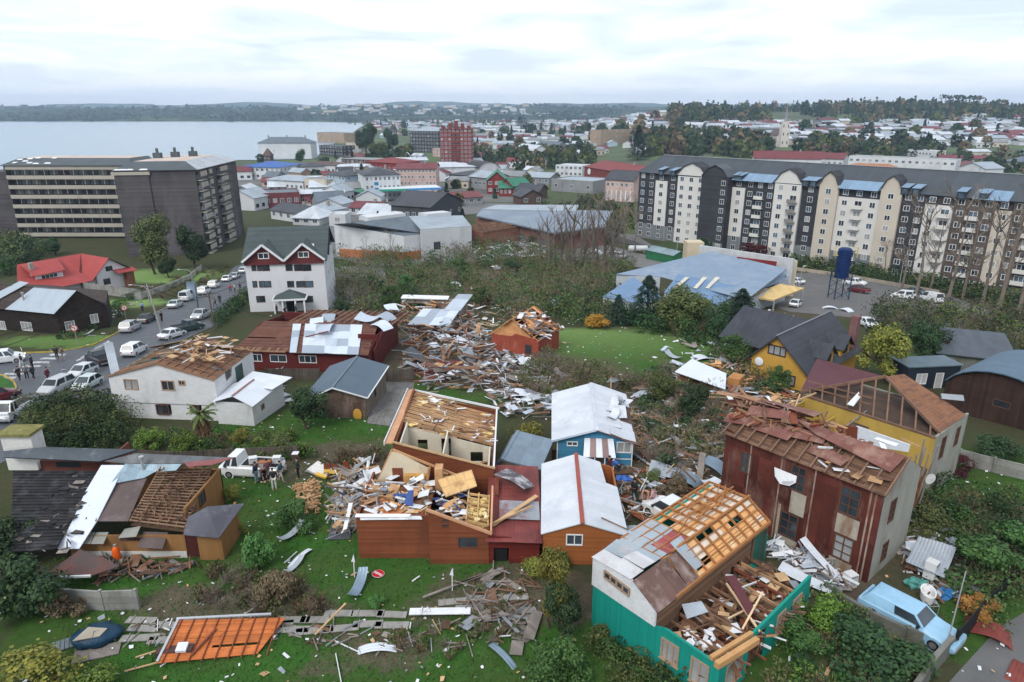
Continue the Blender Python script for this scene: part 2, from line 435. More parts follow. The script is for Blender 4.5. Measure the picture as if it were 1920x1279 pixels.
# plants
def crown_mb(n, rx, ry, rz, leaf, lobes=9, seed=1, hollow=.55, cone=False, up=0.6, elong=1.0):
 r = random.Random(seed); m = MB(); L = []
 for i in range(lobes):
  a = r.uniform(0,6.283); q = r.uniform(.1,.92); z = r.uniform(-.6,.85)
  k = math.sqrt(max(.1,1-z*z)) if not cone else (1-z)*.5
  L.append((V((rx*q*k*math.cos(a), ry*q*k*math.sin(a), rz*z)), r.uniform(.18,.46)*(1 if not cone else .45+(1-z)*.3)))
 for i in range(n):
  c, s = L[r.randrange(lobes)]
  a = r.uniform(0,6.283); zz = r.uniform(-1,1); k = math.sqrt(1-zz*zz); rr = s*(1.35 if r.random() < .12 else 1)*(hollow+(1-hollow)*r.random()**.5)*(1+.15*r.random())
  dv = V((k*math.cos(a), k*math.sin(a), zz)); p = c+V((dv.x*rx, dv.y*ry, dv.z*rz))*rr
  nrm = (dv+V((r.uniform(-.7,.7), r.uniform(-.7,.7), r.uniform(-.4,.7)+up*.5))).normalized()
  t = nrm.cross(V((r.uniform(-1,1), r.uniform(-1,1), r.uniform(-1,1)))).normalized(); b = nrm.cross(t)
  l = leaf*r.uniform(.6,1.4); t = t*l*elong; b = b*l*.62
  m.add([p-t-b*.3, p-b, p+t*.9, p+b], [(0,1,2,3)])
 return m
def twig_mb(h, r_, n, seed, th=.02, spread=.5, base=None):
 """bare branching shrub or tree made of tapering sticks"""
 r = random.Random(seed); m = MB()
 def grow(p, d, l, w, dep):
  q = p+d*l
  a = d.cross(V((r.uniform(-1,1), r.uniform(-1,1),.3))).normalized(); b = d.cross(a)
  if w > .05: m.tube([p, q], w, 5,0, False, w*.7)
  else: m.add([p+a*w, p-a*w*.5+b*w*.8, p-a*w*.5-b*w*.8, q+a*w*.6, q-a*w*.3+b*w*.5, q-a*w*.3-b*w*.5], [(0,1,4,3),(1,2,5,4),(2,0,3,5)])
  if dep == 0: return
  for i in range(n if dep > 1 else n+1):
   k = r.uniform(.35,1.0); nd = (d+V((r.uniform(-1,1), r.uniform(-1,1), r.uniform(-.25,.7)))*spread).normalized()
   grow(p+d*l*k, nd, l*r.uniform(.5,.8), max(th, w*.55), dep-1)
 return m, grow, r
# ground, lake, hills, haze
def ell_px(px, py, rx, ry):
 p = G(px, py); return (p.x, p.y, rx, ry)
GRASS = [ell_px(*q) for q in [(560,1215,13,4.5),(850,1230,11,4),(300,1230,9,3),(620,1090,6,5),(800,1090,7,4),(560,960,5,9),(640,810,8,5),(520,800,6,4),
 (850,730,8,5),(1150,660,22,13),(330,1075,8,3.2),(1100,640,13,8),(150,640,12,4),(60,680,12,4),(210,570,9,6),(290,520,14,10),(1840,890,8,5),(1900,1180,5,4),(1500,1230,5,4),
 (1800,690,9,6),(1240,1220,5,4),(460,900,6,6),(160,1130,6,4),(1350,430,30,25),(1860,640,12,8)]]
DIRT = [ell_px(*q) for q in [(1270,800,9,12),(830,650,12,10),(1000,700,12,8),(1560,1120,5,4),(1700,1000,4,5),(430,1140,7,2.2),(700,1230,3,1.5),(1330,900,6,5),(950,1110,5,2.5),(1650,560,40,22),(900,540,30,25),(600,860,6,4)]]
def ground_mat():
 N = NT('ground'); P = N.pos(); s = N.n('SeparateXYZ', {0: P})
 wob = N.n('TexNoise', {'Vector': P, 'Scale': .35, 'Detail': 5, 'Roughness': .65}).outputs['Color']
 wv = N.n('VectorMath', {0: wob, 1: (.5,.5,.5)}, operation='SUBTRACT').outputs[0]
 Pw = N.n('VectorMath', {0: P, 1: N.n('VectorMath', {0: wv, 'Scale': 9.}, operation='SCALE').outputs[0]}, operation='ADD').outputs[0]
 def mask(L):
  acc = None
  for cx, cy, rx, ry in L:
   d = N.n('VectorMath', {0: Pw, 1: (cx, cy, 0)}, operation='SUBTRACT').outputs[0]
   d = N.n('VectorMath', {0: d, 1: (1/rx, 1/ry, 0)}, operation='MULTIPLY').outputs[0]
   l = N.n('VectorMath', {0: d}, operation='LENGTH').outputs['Value']
   acc = l if acc is None else N.math('MINIMUM', acc, l)
  return N.n('MapRange', {0: acc, 1: 1.15,2: .75}).outputs[0]
 n1 = N.ramp(N.noise(P, .25,5,.6),.35,.65); n2 = N.ramp(N.noise(P, 1.6,5,.7),.3,.7); n3 = N.ramp(N.noise(P, 9., 3,.7),.3,.7)
 base = N.mix(n1,(.050,.050,.026,1),(.030,.052,.018,1)); base = N.mix(N.math('MULTIPLY', n2,.6), base, (.075,.062,.040,1))
 gr = N.mix(n2,(.012,.062,.010,1),(.035,.115,.020,1)); gr = N.mix(N.math('MULTIPLY', n3,.45), gr, (.070,.120,.026,1)); gr = N.mix(N.math('MULTIPLY', n1,.55), gr, (.060,.060,.024,1))
 gr = N.mix(N.ramp(s.outputs[1], 75,100), gr, N.mix(n2,(.12,.21,.06,1),(.18,.25,.09,1)))
 di = N.mix(n2,(.040,.030,.022,1),(.105,.082,.060,1)); di = N.mix(N.math('MULTIPLY', n3,.5), di, (.16,.13,.10,1))
 c = N.mix(mask(GRASS), base, gr); c = N.mix(N.math('MULTIPLY', mask(DIRT),.85), c, di)
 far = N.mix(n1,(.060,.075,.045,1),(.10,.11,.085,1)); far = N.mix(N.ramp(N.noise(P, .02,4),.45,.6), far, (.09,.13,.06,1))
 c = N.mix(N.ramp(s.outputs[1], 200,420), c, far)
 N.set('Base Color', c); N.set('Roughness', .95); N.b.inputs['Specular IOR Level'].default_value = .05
 N.set('Normal', N.n('Bump', {'Strength': .7, 'Distance': .12, 'Height': N.math('ADD', N.noise(P, 2.5,6,.75), N.math('MULTIPLY', N.noise(P, 14., 3,.8),.4))}).outputs[0])
 return N.m
ys = sorted(set([-60,-20,0] + list(range(10,160,5)) + list(range(160,460,15)) + list(range(460,1500,40)) + [1600,1800,2100,2600,3200,4500,7000,12000]))
m = MB(); nx = 60
for y in ys:
 for i in range(nx+1):
  x = (i/nx*2-1)*max(140, abs(y)*1.25); m.v.append((x, y, g(x, y)))
for j in range(len(ys)-1):
 for i in range(nx): m.f.append((j*(nx+1)+i, j*(nx+1)+i+1,(j+1)*(nx+1)+i+1,(j+1)*(nx+1)+i)); m.m.append(0)
tag(m.build('ground', ground_mat(), smooth=False), kind='structure')
def drape(name, px, off, mat, kind='structure', world=None):
 pts = world or [tuple(G(*p).xy) for p in px]
 def clip(P, c, keep_above):
  o_ = []
  for i in range(len(P)):
   a, b = P[i], P[(i+1) % len(P)]; ia = (a[1] >= c) == keep_above; ib = (b[1] >= c) == keep_above
   if ia: o_.append(a)
   if ia != ib: t = (c-a[1])/(b[1]-a[1]); o_.append((a[0]+t*(b[0]-a[0]), c))
  return o_
 m = MB(); ks = [-100,40,70,95,150,300,600]
 for a, b in zip(ks, ks[1:]):
  q = clip(pts, a, True)
  if len(q) > 2: q = clip(q, b, False)
  if len(q) > 2:
   if sum(q[i][0]*q[(i+1) % len(q)][1]-q[(i+1) % len(q)][0]*q[i][1] for i in range(len(q))) < 0: q = q[::-1]
   import mathutils
   tri = mathutils.geometry.tessellate_polygon([[V((x, y, 0)) for x, y in q]])
   bb = len(m.v); m.v += [(x, y, lerp_k(KN, y)+off) for x, y in q]
   for t3 in tri: m.f.append(tuple(bb+i for i in t3)); m.m.append(0)
 o = m.build(name, mat)
 import bmesh
 bm = bmesh.new(); bm.from_mesh(o.data); bmesh.ops.recalc_face_normals(bm, faces=bm.faces)
 for f in bm.faces:
  if f.normal.z < 0: f.normal_flip()
 bm.to_mesh(o.data); bm.free()
 return tag(o, kind=kind)
def asphalt(col=(.055,.062,.072), wet=.45):
 key = ('asph', col)
 if key not in MATS:
  N = NT('asphalt'); P = N.pos(); n1 = N.ramp(N.noise(P, .5,5,.6),.35,.65)
  N.set('Base Color', N.mix(N.math('MULTIPLY', N.ramp(N.noise(P, 22., 2,.8),.3,.7),.4), N.mix(n1, c4(col, .7), c4(col, 1.2)), c4(col, 1.9)))
  N.set('Roughness', N.math('MULTIPLY_ADD', n1,.3, wet)); N.set('Normal', N.n('Bump', {'Strength': .3, 'Distance': .02, 'Height': N.noise(P, 30., 2)}).outputs[0])
  MATS[key] = N.m
 return MATS[key]
m_road = asphalt(); m_lot = asphalt((.085,.083,.082),.6); m_white = surf((.55,.56,.57),.7, stain=(.14,.14,.15), sa=.48, ss=2.2, bump=.05)
m_yel = surf((.45,.33,.05),.7, stain=(.15,.13,.08), sa=.45, ss=1.5, bump=.05)
drape('road', [(468,492),(480,515),(462,552),(405,610),(335,642),(275,690),(205,752),(140,800),(0,870),(-160,960),(-160,652),(0,664),(90,662),(175,650),(225,622),(330,570),(400,535),(440,500)], .03, m_road)
drape('driveway', [(706,716),(778,716),(758,790),(735,800),(688,794)], .03, surf((.20,.19,.185),.85, pat='brick', ax='x', pitch=.22, var=.2, vs=.6, stain=(.10,.10,.08), sa=.42, ss=.6))
drape('lane', [(1935,1140),(1960,1290),(1770,1290),(1815,1240),(1872,1178)], .03, asphalt((.085,.085,.085),.7))
drape('car_park', [(1480,512),(1560,512),(1760,548),(1930,610),(1930,640),(1640,600),(1480,585),(1400,560)], .05, m_lot)
drape('market_street', [(600,478),(760,470),(900,468),(980,452),(1060,440),(1240,486),(1450,500),(1450,520),(1180,500),(1000,480),(880,492),(700,500)], .05, asphalt((.12,.118,.115),.7))
drape('town_street', [(630,478),(600,420),(560,400),(620,372),(760,366),(1000,388),(1240,470),(1190,440),(900,400),(720,420)], .05, asphalt((.10,.10,.10),.7))
drape('town_ground', [(445,392),(640,384),(1000,384),(1030,340),(1000,306),(640,304),(440,322)], .03, surf((.15,.15,.145),.9, var=.3, vs=.05, stain=(.09,.10,.07), sa=.42, ss=.04))
drape('yard', [(600,500),(720,500),(730,560),(600,580)], .04, asphalt((.14,.15,.15),.8))
# crossing stripes, kerb lines, grass island
for i in range(8):
 y0 = 664+i*7.2; x0 = 96-i*17; L = 30+i*1.5
 tag(drape('crossing_stripe', [(x0, y0),(x0+L, y0),(x0+L-5, y0+3.4),(x0-5, y0+3.4)], .045, m_white), kind='structure')
for i in range(5):
 x0 = 142+i*9; y0 = 677-i*6
 drape('crossing_stripe', [(x0, y0),(x0+26, y0-14),(x0+29, y0-12.5),(x0+3, y0+1.5)], .045, m_white)
def kerb(pts, mat, w=.16, h=.14, name='kerb'):
 m = MB(); P = [G(*p) for p in pts]
 for a, b in zip(P, P[1:]):
  n = max(1, int((b-a).length/3))
  for i in range(n):
   p, q = a.lerp(b, i/n), a.lerp(b, (i+1)/n); p.z = g(p.x, p.y)+h/2-.05; q.z = g(q.x, q.y)+h/2-.05; m.beam(p, q+(q-p)*.01, w, h+.1)
 return tag(m.build(name, mat), kind='structure')
kerb([(-60,663),(0,663),(60,662),(100,661),(140,655),(175,647),(205,633),(228,620)], m_yel)
kerb([(-60,694),(-20,700),(10,706),(26,716),(31,728),(20,741),(0,748),(-60,752)], m_yel)
kerb([(228,620),(330,569),(400,533)], m_conc); kerb([(405,611),(470,545)], m_conc)
drape('grass_island', [(-60,696),(-20,702),(8,708),(23,718),(27,728),(16,739),(0,745),(-60,750)], .06, surf((.035,.11,.02),.95, var=.3, vs=1.2, bump=1.))
# lake
def water_mat():
 N = NT('water'); P = N.pos()
 sc = N.n('VectorMath', {0: P, 1: (.012,.045,1)}, operation='MULTIPLY').outputs[0]
 N.set('Base Color', (.16,.24,.30,1)); N.set('Roughness', .22)
 n = N.math('ADD', N.noise(sc, 4., 6,.7), N.math('MULTIPLY', N.noise(sc, .5,3),.8))
 N.set('Normal', N.n('Bump', {'Strength': .35, 'Distance': 2.2, 'Height': n}).outputs[0]); return N.m
LK = [PZ(*p, 1.9).xy for p in [(690,231.5),(676,238),(660,250),(640,262),(606,282),(590,298),(480,300),(430,300),(300,306),(0,322),(-300,345)]]
LK += [V((-2200,500)), V((-6000,1500)), V((-6000,2700)), V((-3000,2700)), V((LK[0].x-350,2700))]
m = MB(); b = [(p.x, p.y, 1.9) for p in LK]; m.add(b, [tuple(range(len(b)))[::-1]]); lo = m.build('lake', water_mat())
for p in lo.data.polygons:
 if p.normal.z < 0: p.flip()
tag(lo, kind='structure')
# far hills
def hill_mat(a, b, c):
 N = NT('hills'); P = N.pos()
 f = N.ramp(N.noise(P, .006,6,.7),.42,.6); f2 = N.ramp(N.noise(P, .03,5,.7),.35,.65)
 N.set('Base Color', N.mix(f, N.mix(f2, c4(a), c4(b)), c4(c))); N.set('Roughness', 1.); N.b.inputs['Specular IOR Level'].default_value = 0
 N.set('Normal', N.n('Bump', {'Strength': 1., 'Distance': 10., 'Height': N.noise(P, .05,4,.8)}).outputs[0]); return N.m
def hills(name, x0, x1, y0, y1, hf, mat, nx=150, ny=22):
 m = MB()
 for j in range(ny+1):
  y = y0+(y1-y0)*j/ny
  for i in range(nx+1):
   x = x0+(x1-x0)*i/nx; m.v.append((x, y, hf(x, y, j/ny)))
 for j in range(ny):
  for i in range(nx): m.f.append((j*(nx+1)+i, j*(nx+1)+i+1,(j+1)*(nx+1)+i+1,(j+1)*(nx+1)+i)); m.m.append(0)
 return tag(m.build(name, mat, smooth=True), kind='structure')
def nz(x, y, s, k=0): return noise.fractal(V((x*s, y*s, k)),.8,2.0,4)
mh = hill_mat((.010,.022,.020),(.022,.038,.030),(.075,.11,.06))
HF1 = lambda x, y, t: -1+sst(0,.12, t)*14+sst(.1,.75, t)*(36+14*nz(x, y, .0016,3))+sst(0.02,.3, t)*9*nz(x, y, .006,9)
hills('far_hills', -4200,1900,2590,4300, HF1, mh)
HF2 = lambda x, y, t: 60*sst(0,.8, t)+70*sst(.1,1, t)*(.8+.7*nz(x, y, .0007,5))*(.75)
hills('distant_hills', -7000,6000,5200,7200, HF2, hill_mat((.03,.05,.04),(.05,.07,.05),(.09,.12,.08)),120,8)
# haze
def haze():
 m = MB(); m.box((-7600,-120,-2),(7600,7700,190)); mm = bpy.data.materials.new('haze'); mm.use_nodes = True
 t = mm.node_tree; t.nodes.remove(t.nodes['Principled BSDF']); v = t.nodes.new('ShaderNodeVolumePrincipled')
 v.inputs['Color'].default_value = (.58,.76,1., 1); v.inputs['Density'].default_value = .00013; v.inputs['Anisotropy'].default_value = .2
 t.links.new(v.outputs[0], t.nodes['Material Output'].inputs['Volume'])
 return tag(m.build('haze', mm), kind='stuff')
HAZE = True
if HAZE: haze()
# wreckage tools
def bil(C, u, v):
 P00, P10, P11, P01 = C; return (P00.lerp(P10, u)).lerp(P01.lerp(P11, u), v)
def nrm(C): return (C[1]-C[0]).cross(C[3]-C[0]).normalized()
def lattice(m, C, nr, npu, w=.09, h=.14, miss=.1, jit=.05, mi=0, mj=None, r=rnd):
 """nr rafters along v, npu battens across u, over the four-cornered surface C"""
 C = [V(p) for p in C]; N = nrm(C); mj = mi if mj is None else mj
 if N.z < 0: N = -N
 for i in range(nr):
  if 0 < i < nr-1 and r.random() < miss: continue
  u = (i+.0)/(nr-1); a, b = bil(C, u, 0), bil(C, min(1, max(0, u+r.uniform(-jit, jit)*.4)),1 if r.random() > miss else r.uniform(.5,.95)); m.beam(a, b, w, h, mi, N)
 for j in range(npu):
  v = j/(npu-1); off = N*(h*.5+.03)
  if r.random() < miss: continue
  u0, u1 = (0,1) if r.random() > miss*2 else sorted((r.uniform(0,.4), r.uniform(.5,1)))
  a, b = bil(C, u0, v)+off, bil(C, u1, min(1, max(0, v+r.uniform(-jit, jit))))+off
  m.beam(a, b, w*.7, w*.6, mj, N)
def boards(m, C, n, miss=.1, jit=.02, t=.03, mis=(0,), r=rnd, along='u', gap=.93, seg=3):
 """sheathing boards lying across a roof surface, some gone"""
 C = [V(p) for p in C]; N = nrm(C)
 if N.z < 0: N = -N
 for j in range(n):
  v0, v1 = j/n, (j+gap)/n; u = 0
  while u < .99:
   u2 = min(1, u+r.uniform(.6,1.4)/seg)
   if r.random() > miss:
    q = N*r.uniform(0, jit); k = r.uniform(-jit, jit)
    P = [bil(C, u, v0), bil(C, u2-.004, v0), bil(C, u2-.004, v1), bil(C, u, v1)] if along == 'u' else [bil(C, v0, u), bil(C, v1, u), bil(C, v1, u2-.004), bil(C, v0, u2-.004)]
    P = [p+q for p in P]; P[1] += N*k
    nn = (P[1]-P[0]).cross(P[3]-P[0])
    if nn.dot(N) < 0: P = P[::-1]
    m.slab(P, t, r.choice(mis))
   u = u2
def sheets(m, C, nu, nv, miss=.0, lift=.05, t=.012, mis=(0,), r=rnd):
 C = [V(p) for p in C]; N = nrm(C)
 if N.z < 0: N = -N
 for i in range(nu):
  for j in range(nv):
   if r.random() < miss: continue
   u0, u1, v0, v1 = i/nu, (i+1.03)/nu, j/nv, (j+1.03)/nv
   P = [bil(C, *q) for q in ((u0, v0),(u1, v0),(u1, v1),(u0, v1))]
   P = [p+N*(.03+.012*(i % 2)+.008*(j % 2)+r.uniform(0, lift)*(1 if r.random() < .35 else .1)) for p in P]
   if (P[1]-P[0]).cross(P[3]-P[0]).dot(N) < 0: P = P[::-1]
   m.slab([P[0], P[1], P[2]], t, (k := r.choice(mis))); m.slab([P[0], P[2], P[3]], t, k)
def junk(m, n, area, zf, L=(.4,2.5), mis=(0,1,2), r=rnd, flat=.5, plates=.25, h=.5, w=.09):
 """broken timber, boards and bits thrown over an area; area() -> (x, y); zf(x, y) -> base height"""
 for i in range(n):
  x, y = area(); z = zf(x, y)+r.random()**2*h; a = r.uniform(0,6.283); l = r.uniform(*L); e = r.gauss(0,.28)*flat
  d = V((math.cos(a)*math.cos(e), math.sin(a)*math.cos(e), math.sin(e))); c = V((x, y, z+.06+abs(d.z)*l*.5))
  if r.random() > plates: m.beam(c-d*l/2, c+d*l/2, r.uniform(.04, w), r.uniform(.03, w*1.4), r.choice(mis),(r.uniform(-.3,.3), r.uniform(-.3,.3),1))
  else:
   s = V((-d.y, d.x, r.uniform(-.4,.4)*flat)).normalized(); ww = r.uniform(.15,.7); l *= .5
   m.slab([c-d*l-s*ww*.5, c+d*l-s*ww*.5, c+d*l+s*ww*.5+V((0,0, r.uniform(-.1,.2)*flat)), c-d*l+s*ww*.5], .02, r.choice(mis))
def area_poly(pts):
 """random point in a polygon of ground pixels"""
 P = [G(*p).xy for p in pts]; xs = [p.x for p in P]; ys_ = [p.y for p in P]
 def inside(x, y):
  c = False
  for i in range(len(P)):
   a, b = P[i], P[i-1]
   if (a.y > y) != (b.y > y) and x < (b.x-a.x)*(y-a.y)/(b.y-a.y)+a.x: c = not c
  return c
 def f(r=rnd):
  for _ in range(200):
   x, y = r.uniform(min(xs), max(xs)), r.uniform(min(ys_), max(ys_))
   if inside(x, y): return x, y
  return x, y
 return f
def curl_mb(w, l, t=.012, bend=.5, twist=.2, rib=.09, n=10, seed=1, crumple=.1):
 """a torn sheet of ribbed roofing, bent along its length"""
 r = random.Random(seed); m = MB(); nu = max(4, int(w/rib)); P = []
 ph = r.uniform(0,6)
 for side in (0,1):
  for j in range(n+1):
   v = j/n; ang = bend*(v-.5)*2; tw = twist*(v-.5)
   for i in range(nu+1):
    u = i/nu-.5
    x = u*w; y = (v-.5)*l; z = bend*l*.35*(v-.5)**2*4*math.sin(ph+2.2) + (.02 if i % 2 else 0)+crumple*math.sin(ph+v*7+u*3)*w*.4*max(0, v-.4)
    ca, sa = math.cos(tw), math.sin(tw)
    P.append((x*ca-z*sa, y*(1-.12*abs(bend)*(v-.5)**2*4), x*sa+z*ca+(0 if side == 0 else -t)))
 k = (nu+1)*(n+1); fs = []
 for j in range(n):
  for i in range(nu):
   a = j*(nu+1)+i; fs.append((a, a+1, a+nu+2, a+nu+1)); fs.append((k+a, k+a+nu+1, k+a+nu+2, k+a+1))
 for j in range(n):
  for i in (0, nu):
   a = j*(nu+1)+i; fs.append((a, a+nu+1, k+a+nu+1, k+a))
 for i in range(nu):
  for j in (0, n): a = j*(nu+1)+i; fs.append((a, a+1, k+a+1, k+a))
 m.add(P, fs); return m
def inframe(fr, name, label, cat, group=None): return thing(name, label, cat, fr.A, fr.rz, group)
cream = surf((.62,.54,.40),.85, var=.12, stain=(.40,.32,.22), sa=.36, ss=.7, bump=.1)
osb = surf((.60,.33,.14),.8, var=.25, vs=1.2, stain=(.75,.60,.42), sa=.42, ss=.8, bump=.2)
insul = surf((.70,.52,.20),.95, var=.3, vs=2., stain=(.8,.7,.5), sa=.45, ss=1.5, bump=1.)
white_bit = surf((.68,.70,.73),.7, var=.15, bump=.2)
grey_bit = surf((.25,.27,.30),.6, var=.3, bump=.3)
pale_wood = surf((.50,.33,.18),.75, var=.3, vs=1.5, bump=.2)
red_brown = surf((.19,.055,.03),.8, var=.25, bump=.2)
dirtbrown = surf((.09,.055,.035),.9, var=.35, vs=1.5, bump=.6)
blue_bit = surf((.05,.09,.25),.7, var=.2, bump=.2)
JM = [m_lum, m_lumd, m_lumg, pale_wood, white_bit, osb, grey_bit, dirtbrown, red_brown, m_lumd]
# brown house, torn open, in the middle foreground
def brown_house():
 A = V((-9.35,35.4,14.0)); f = FR(A, 0); t = inframe(f, 'wooden_house', 'reddish brown boarded house split open, its roof torn off down to the joists', 'house')
 sid = surf((.20,.062,.028),.7, pat='lines', ax='z', pitch=.16, var=.22, vs=.5, stain=(.12,.045,.025), sa=.38, ss=.4, bump=.5)
 y1 = 0.; y2 = -.55
 m = MB(); w1 = 4.4; w2 = 8.0
 m.wall((0, y1),(w1, y1),.0,3.0,(),.15); m.wall((w1, y2),(w2-.05, y2),-.1, [(0,3.75),(w2-.05-w1,2.2)], [(1.72,2.9,1.15,1.9),(.78,1.18,2.95,3.12),(.78,1.18,2.58,2.8)], .15)
 m.wall((w2-.05, y2),(w2-.05,5.4),-.1, [(0,2.2),(5.95,2.2)], (),.15, ins=.15); m.wall((0,5.4),(0, y1),-.2, [(0,3.0),(5.4,3.0)], (),.15, ins=.15)
 m.wall((w1, y1-.01),(w1, y2+.15),-.1, [(0,3.7),(.4,3.72)], (),.12)
 # rear block
 X0, X1, Yb, Yf = 1.42,8.1,15.4,5.6
 m.wall((X0, Yf),(X1, Yf),.2, [(0,5.05),(X1-X0,3.1)], (),.16)
 m.wall((X1, Yf),(X1, Yb),.0,2.95,(),.14, ins=.16); m.wall((X1, Yb),(X0, Yb),.0, [(0,2.95),(X1-X0,4.3)], (),.14); m.wall((X0, Yb),(X0, Yf),0,4.9,(),.14, ins=.16)
 m.build('wall', sid, t)
 m = MB(); m.box((.0,.02,-.5),(w1,.1,0.0)); m.box((w1+.03, y2+.02,-.5),(w2-.1, y2+.1,-.12)); m.build('plinth', dirtbrown, t)
 for (A_, B_, s, z, w, h, nx, fr) in [((w1, y2),(w2, y2),1.72+.59,1.15,1.18,.75,2, fr_brown),((w1, y2),(w2, y2),.98,2.58,.40,.22,1, fr_brown),((w1, y2),(w2, y2),.98,2.95,.40,.17,1, fr_brown)]:
  window(t, A_, B_, s, z, w, h, fr, gl_dark, nx)
 # attic floor of the left block, orange boards, torn ceiling felt
 m = MB(); m.slab([(.15,.16,2.7),(w1-.1,.16,2.7),(w1-.1,3.9,2.75),(.15,3.9,2.75)], .1,0)
 m.slab([(.5,.4,2.78),(3.9,.4,2.78),(4.1,1.3,2.8),(2.6,1.5,2.8),(1.2,2.6,2.8),(.9,1.9,2.8)], .03,1)
 m.build('attic_floor', [surf((.30,.13,.07),.8, var=.3, bump=.3), surf((.62,.22,.07),.75, var=.2, vs=2, stain=(.7,.6,.5), sa=.38, ss=1.5)], t)
 m = MB(); m.slab([(-.05,-.16,3.02),(3.2,-.10,3.0),(3.3,.12,3.06),(-.02,.14,3.06)], .03); m.slab([(.3,-.20,2.84),(4.0,-.17,2.86),(3.9,.0,3.0),(.2,.0,3.0)], .02,1)
 m.slab([(1.25,.02,2.75),(1.5,.02,3.3),(1.55,.1,3.3),(1.7,.1,2.8)], .03)
 m.build('torn_felt', [white_bit, surf((.55,.57,.60),.6, var=.3, vs=2)], t)
 # edge trims of the sloping roof line
 m = MB(); m.beam((w1-.1, y2-.05,3.82),(w2+.15, y2-.05,2.16),.12,.16,0); m.beam((w2+.1, y2,2.25),(w2+.1,3.2,3.1),.12,.16,0)
 m.beam((X0, Yf-.1,5.1),(X1+.1, Yf-.1,3.14),.1,.12,1); m.beam((X0-.25, Yf-.3,5.1),(X0-.2, Yb+.2,4.62),.5,.06,0); m.beam((X0-.55, Yf-.3,5.1),(X0-.5, Yb+.3,4.62),.06,.28,2); m.beam((X0-.1, Yb+.1,4.66),(X1+.2, Yb+.1,3.02),.1,.16,2)
 m.beam((X1+.02, Yf, 3.15),(X1+.02, Yb, 3.0),.12,.14,2)
 m.build('roof_edge', [surf((.55,.30,.17),.75, var=.2), pale_wood, white_bit], t)
 # rear roof: rafters over the back, open rooms in front
 Z = lambda x, y: 5.0+(x-X0)/(X1-X0)*-1.92-(y-Yf)/(Yb-Yf)*.45+(0 if y < Yb else 0)
 m = MB(); C = [V((X0,9.3, Z(X0,9.3))), V((X1,9.3, Z(X1,9.3))), V((X1, Yb, Z(X1, Yb))), V((X0, Yb, Z(X0, Yb)))]
 for j in range(10):
  v = j/9; a = bil(C, 0, v); b = bil(C, 1, v); m.beam(a, b, .1,.2,0)
  if j < 9 and j % 1 == 0: m.beam(bil(C, 0, v+.05)+V((0,0,.12)), bil(C, rnd.uniform(.5,1), v+.05)+V((0,0,.12)),.05,.05,1)
 for i in range(9): m.beam(bil(C, i/8,0)+V((0,0,-.2)), bil(C, i/8,1)+V((0,0,-.2)),.06,.1,0)
 m.build('rafters', [surf((.46,.27,.15),.8, pat='lines', ax='y', pitch=.7, var=.35), pale_wood], t)
 m = MB()
 for j in range(8):
  for i in range(5):
   if rnd.random() < .74:
    u, v = (i+.5)/5,(j+.5)/9; c = bil(C, u, v)+V((0,0,-.1)); s = .55
    m.slab([c+V((-s*1.1, -s*.8,0)), c+V((s*1.1, -s*.8,-.2)), c+V((s*1.1, s*.8,-.25)), c+V((-s*1.1, s*.8,-.05))], .05, rnd.choice((0,0,1)))
    if rnd.random() < .3: m.ell(c+V((rnd.uniform(-.4,.4), rnd.uniform(-.3,.3),.05)),(.5,.35,.13),8,5,2,.5)
 m.build('ceiling', [surf((.50,.36,.24),.9, var=.3, vs=1.), cream, insul], t)
 # rooms: cream partition walls with openings
 m = MB(); zt = lambda x: Z(x, 9.2)-.25
 m.wall((X0+.3,9.2),(X1-.2,9.2),1.5, [(0, zt(X0+.3)),(X1-X0-.5, zt(X1-.2))], [(.8,1.5,1.5,3.4),(2.5,3.2,1.5,3.5),(4.6,5.5,1.6,2.4)], .1)
 m.wall((4.75,5.8),(4.75,9.2),1.5,4.1,(),.1); m.wall((X0+.35,9.2),(X0+.35,5.8),1.5,4.8,(),.1, ); m.wall((X1-.3,5.9),(X1-.3,9.1),1.5,2.9,(),.1)
 m.build('room_wall', surf((.60,.55,.45),.9, var=.15, stain=(.42,.36,.28), sa=.35), t)
 m = MB(); m.box((X0+.2,5.8,1.4),(X1-.2,9.2,1.5)); m.build('room_floor', dirtbrown, t)
 # cream gable wall of the attic room with door and wardrobe
 c0 = 4.55; q = lambda x, y: f.y(x, y, c0)
 P = [q(*p) for p in [(706,906),(735,846),(752,850),(803,877),(806,890),(793,918),(760,930),(715,915)]]
 m = MB(); m.slab(P[::-1], -.1); m.build('gable_wall', cream, t)
 m = MB(); a, b = q(736,876), q(757,906); m.box((a.x, c0-.16, b.z-.3),(b.x, c0-.11, a.z)); m.build('door', red_brown, t)
 m = MB(); a, b = q(760,886), q(801,915); m.box((a.x, c0-.45, b.z-.3),(b.x, c0-.1, a.z-.0))
 for k in range(1,3): xx = a.x+(b.x-a.x)*k/3; m.box((xx-.02, c0-.47, b.z-.3),(xx+.02, c0-.452, a.z),1)
 m.build('wardrobe', [surf((.52,.28,.08),.5, var=.2, vs=1.5), fr_brown], t)
 m = MB(); m.beam(q(736,843), q(858,892),.1,.14,0); m.beam(q(706,908), q(735,843),.1,.14,0); m.beam(f.y(805,876,4.2), f.y(795,938,3.9),.1,.16,0); m.beam(q(700,912), q(708,960),.09,.09)
 m.box((4.35,3.6,2.6),(4.85,4.4,4.1),0)
 m.build('broken_frame', [surf((.50,.28,.14),.75, var=.3, vs=1.2)], t)
 # joists at the right end
 m = MB()
 for k in range(7): y = .1+k*.42; m.beam((6.55, y, 2.62+.05*k),(7.95, y, 2.22+.08*k),.07,.14,0)
 for k in range(3): m.beam((6.6+k*.65,0,2.75-.2*k),(6.6+k*.65,2.8,3.0-.15*k),.07,.1,0)
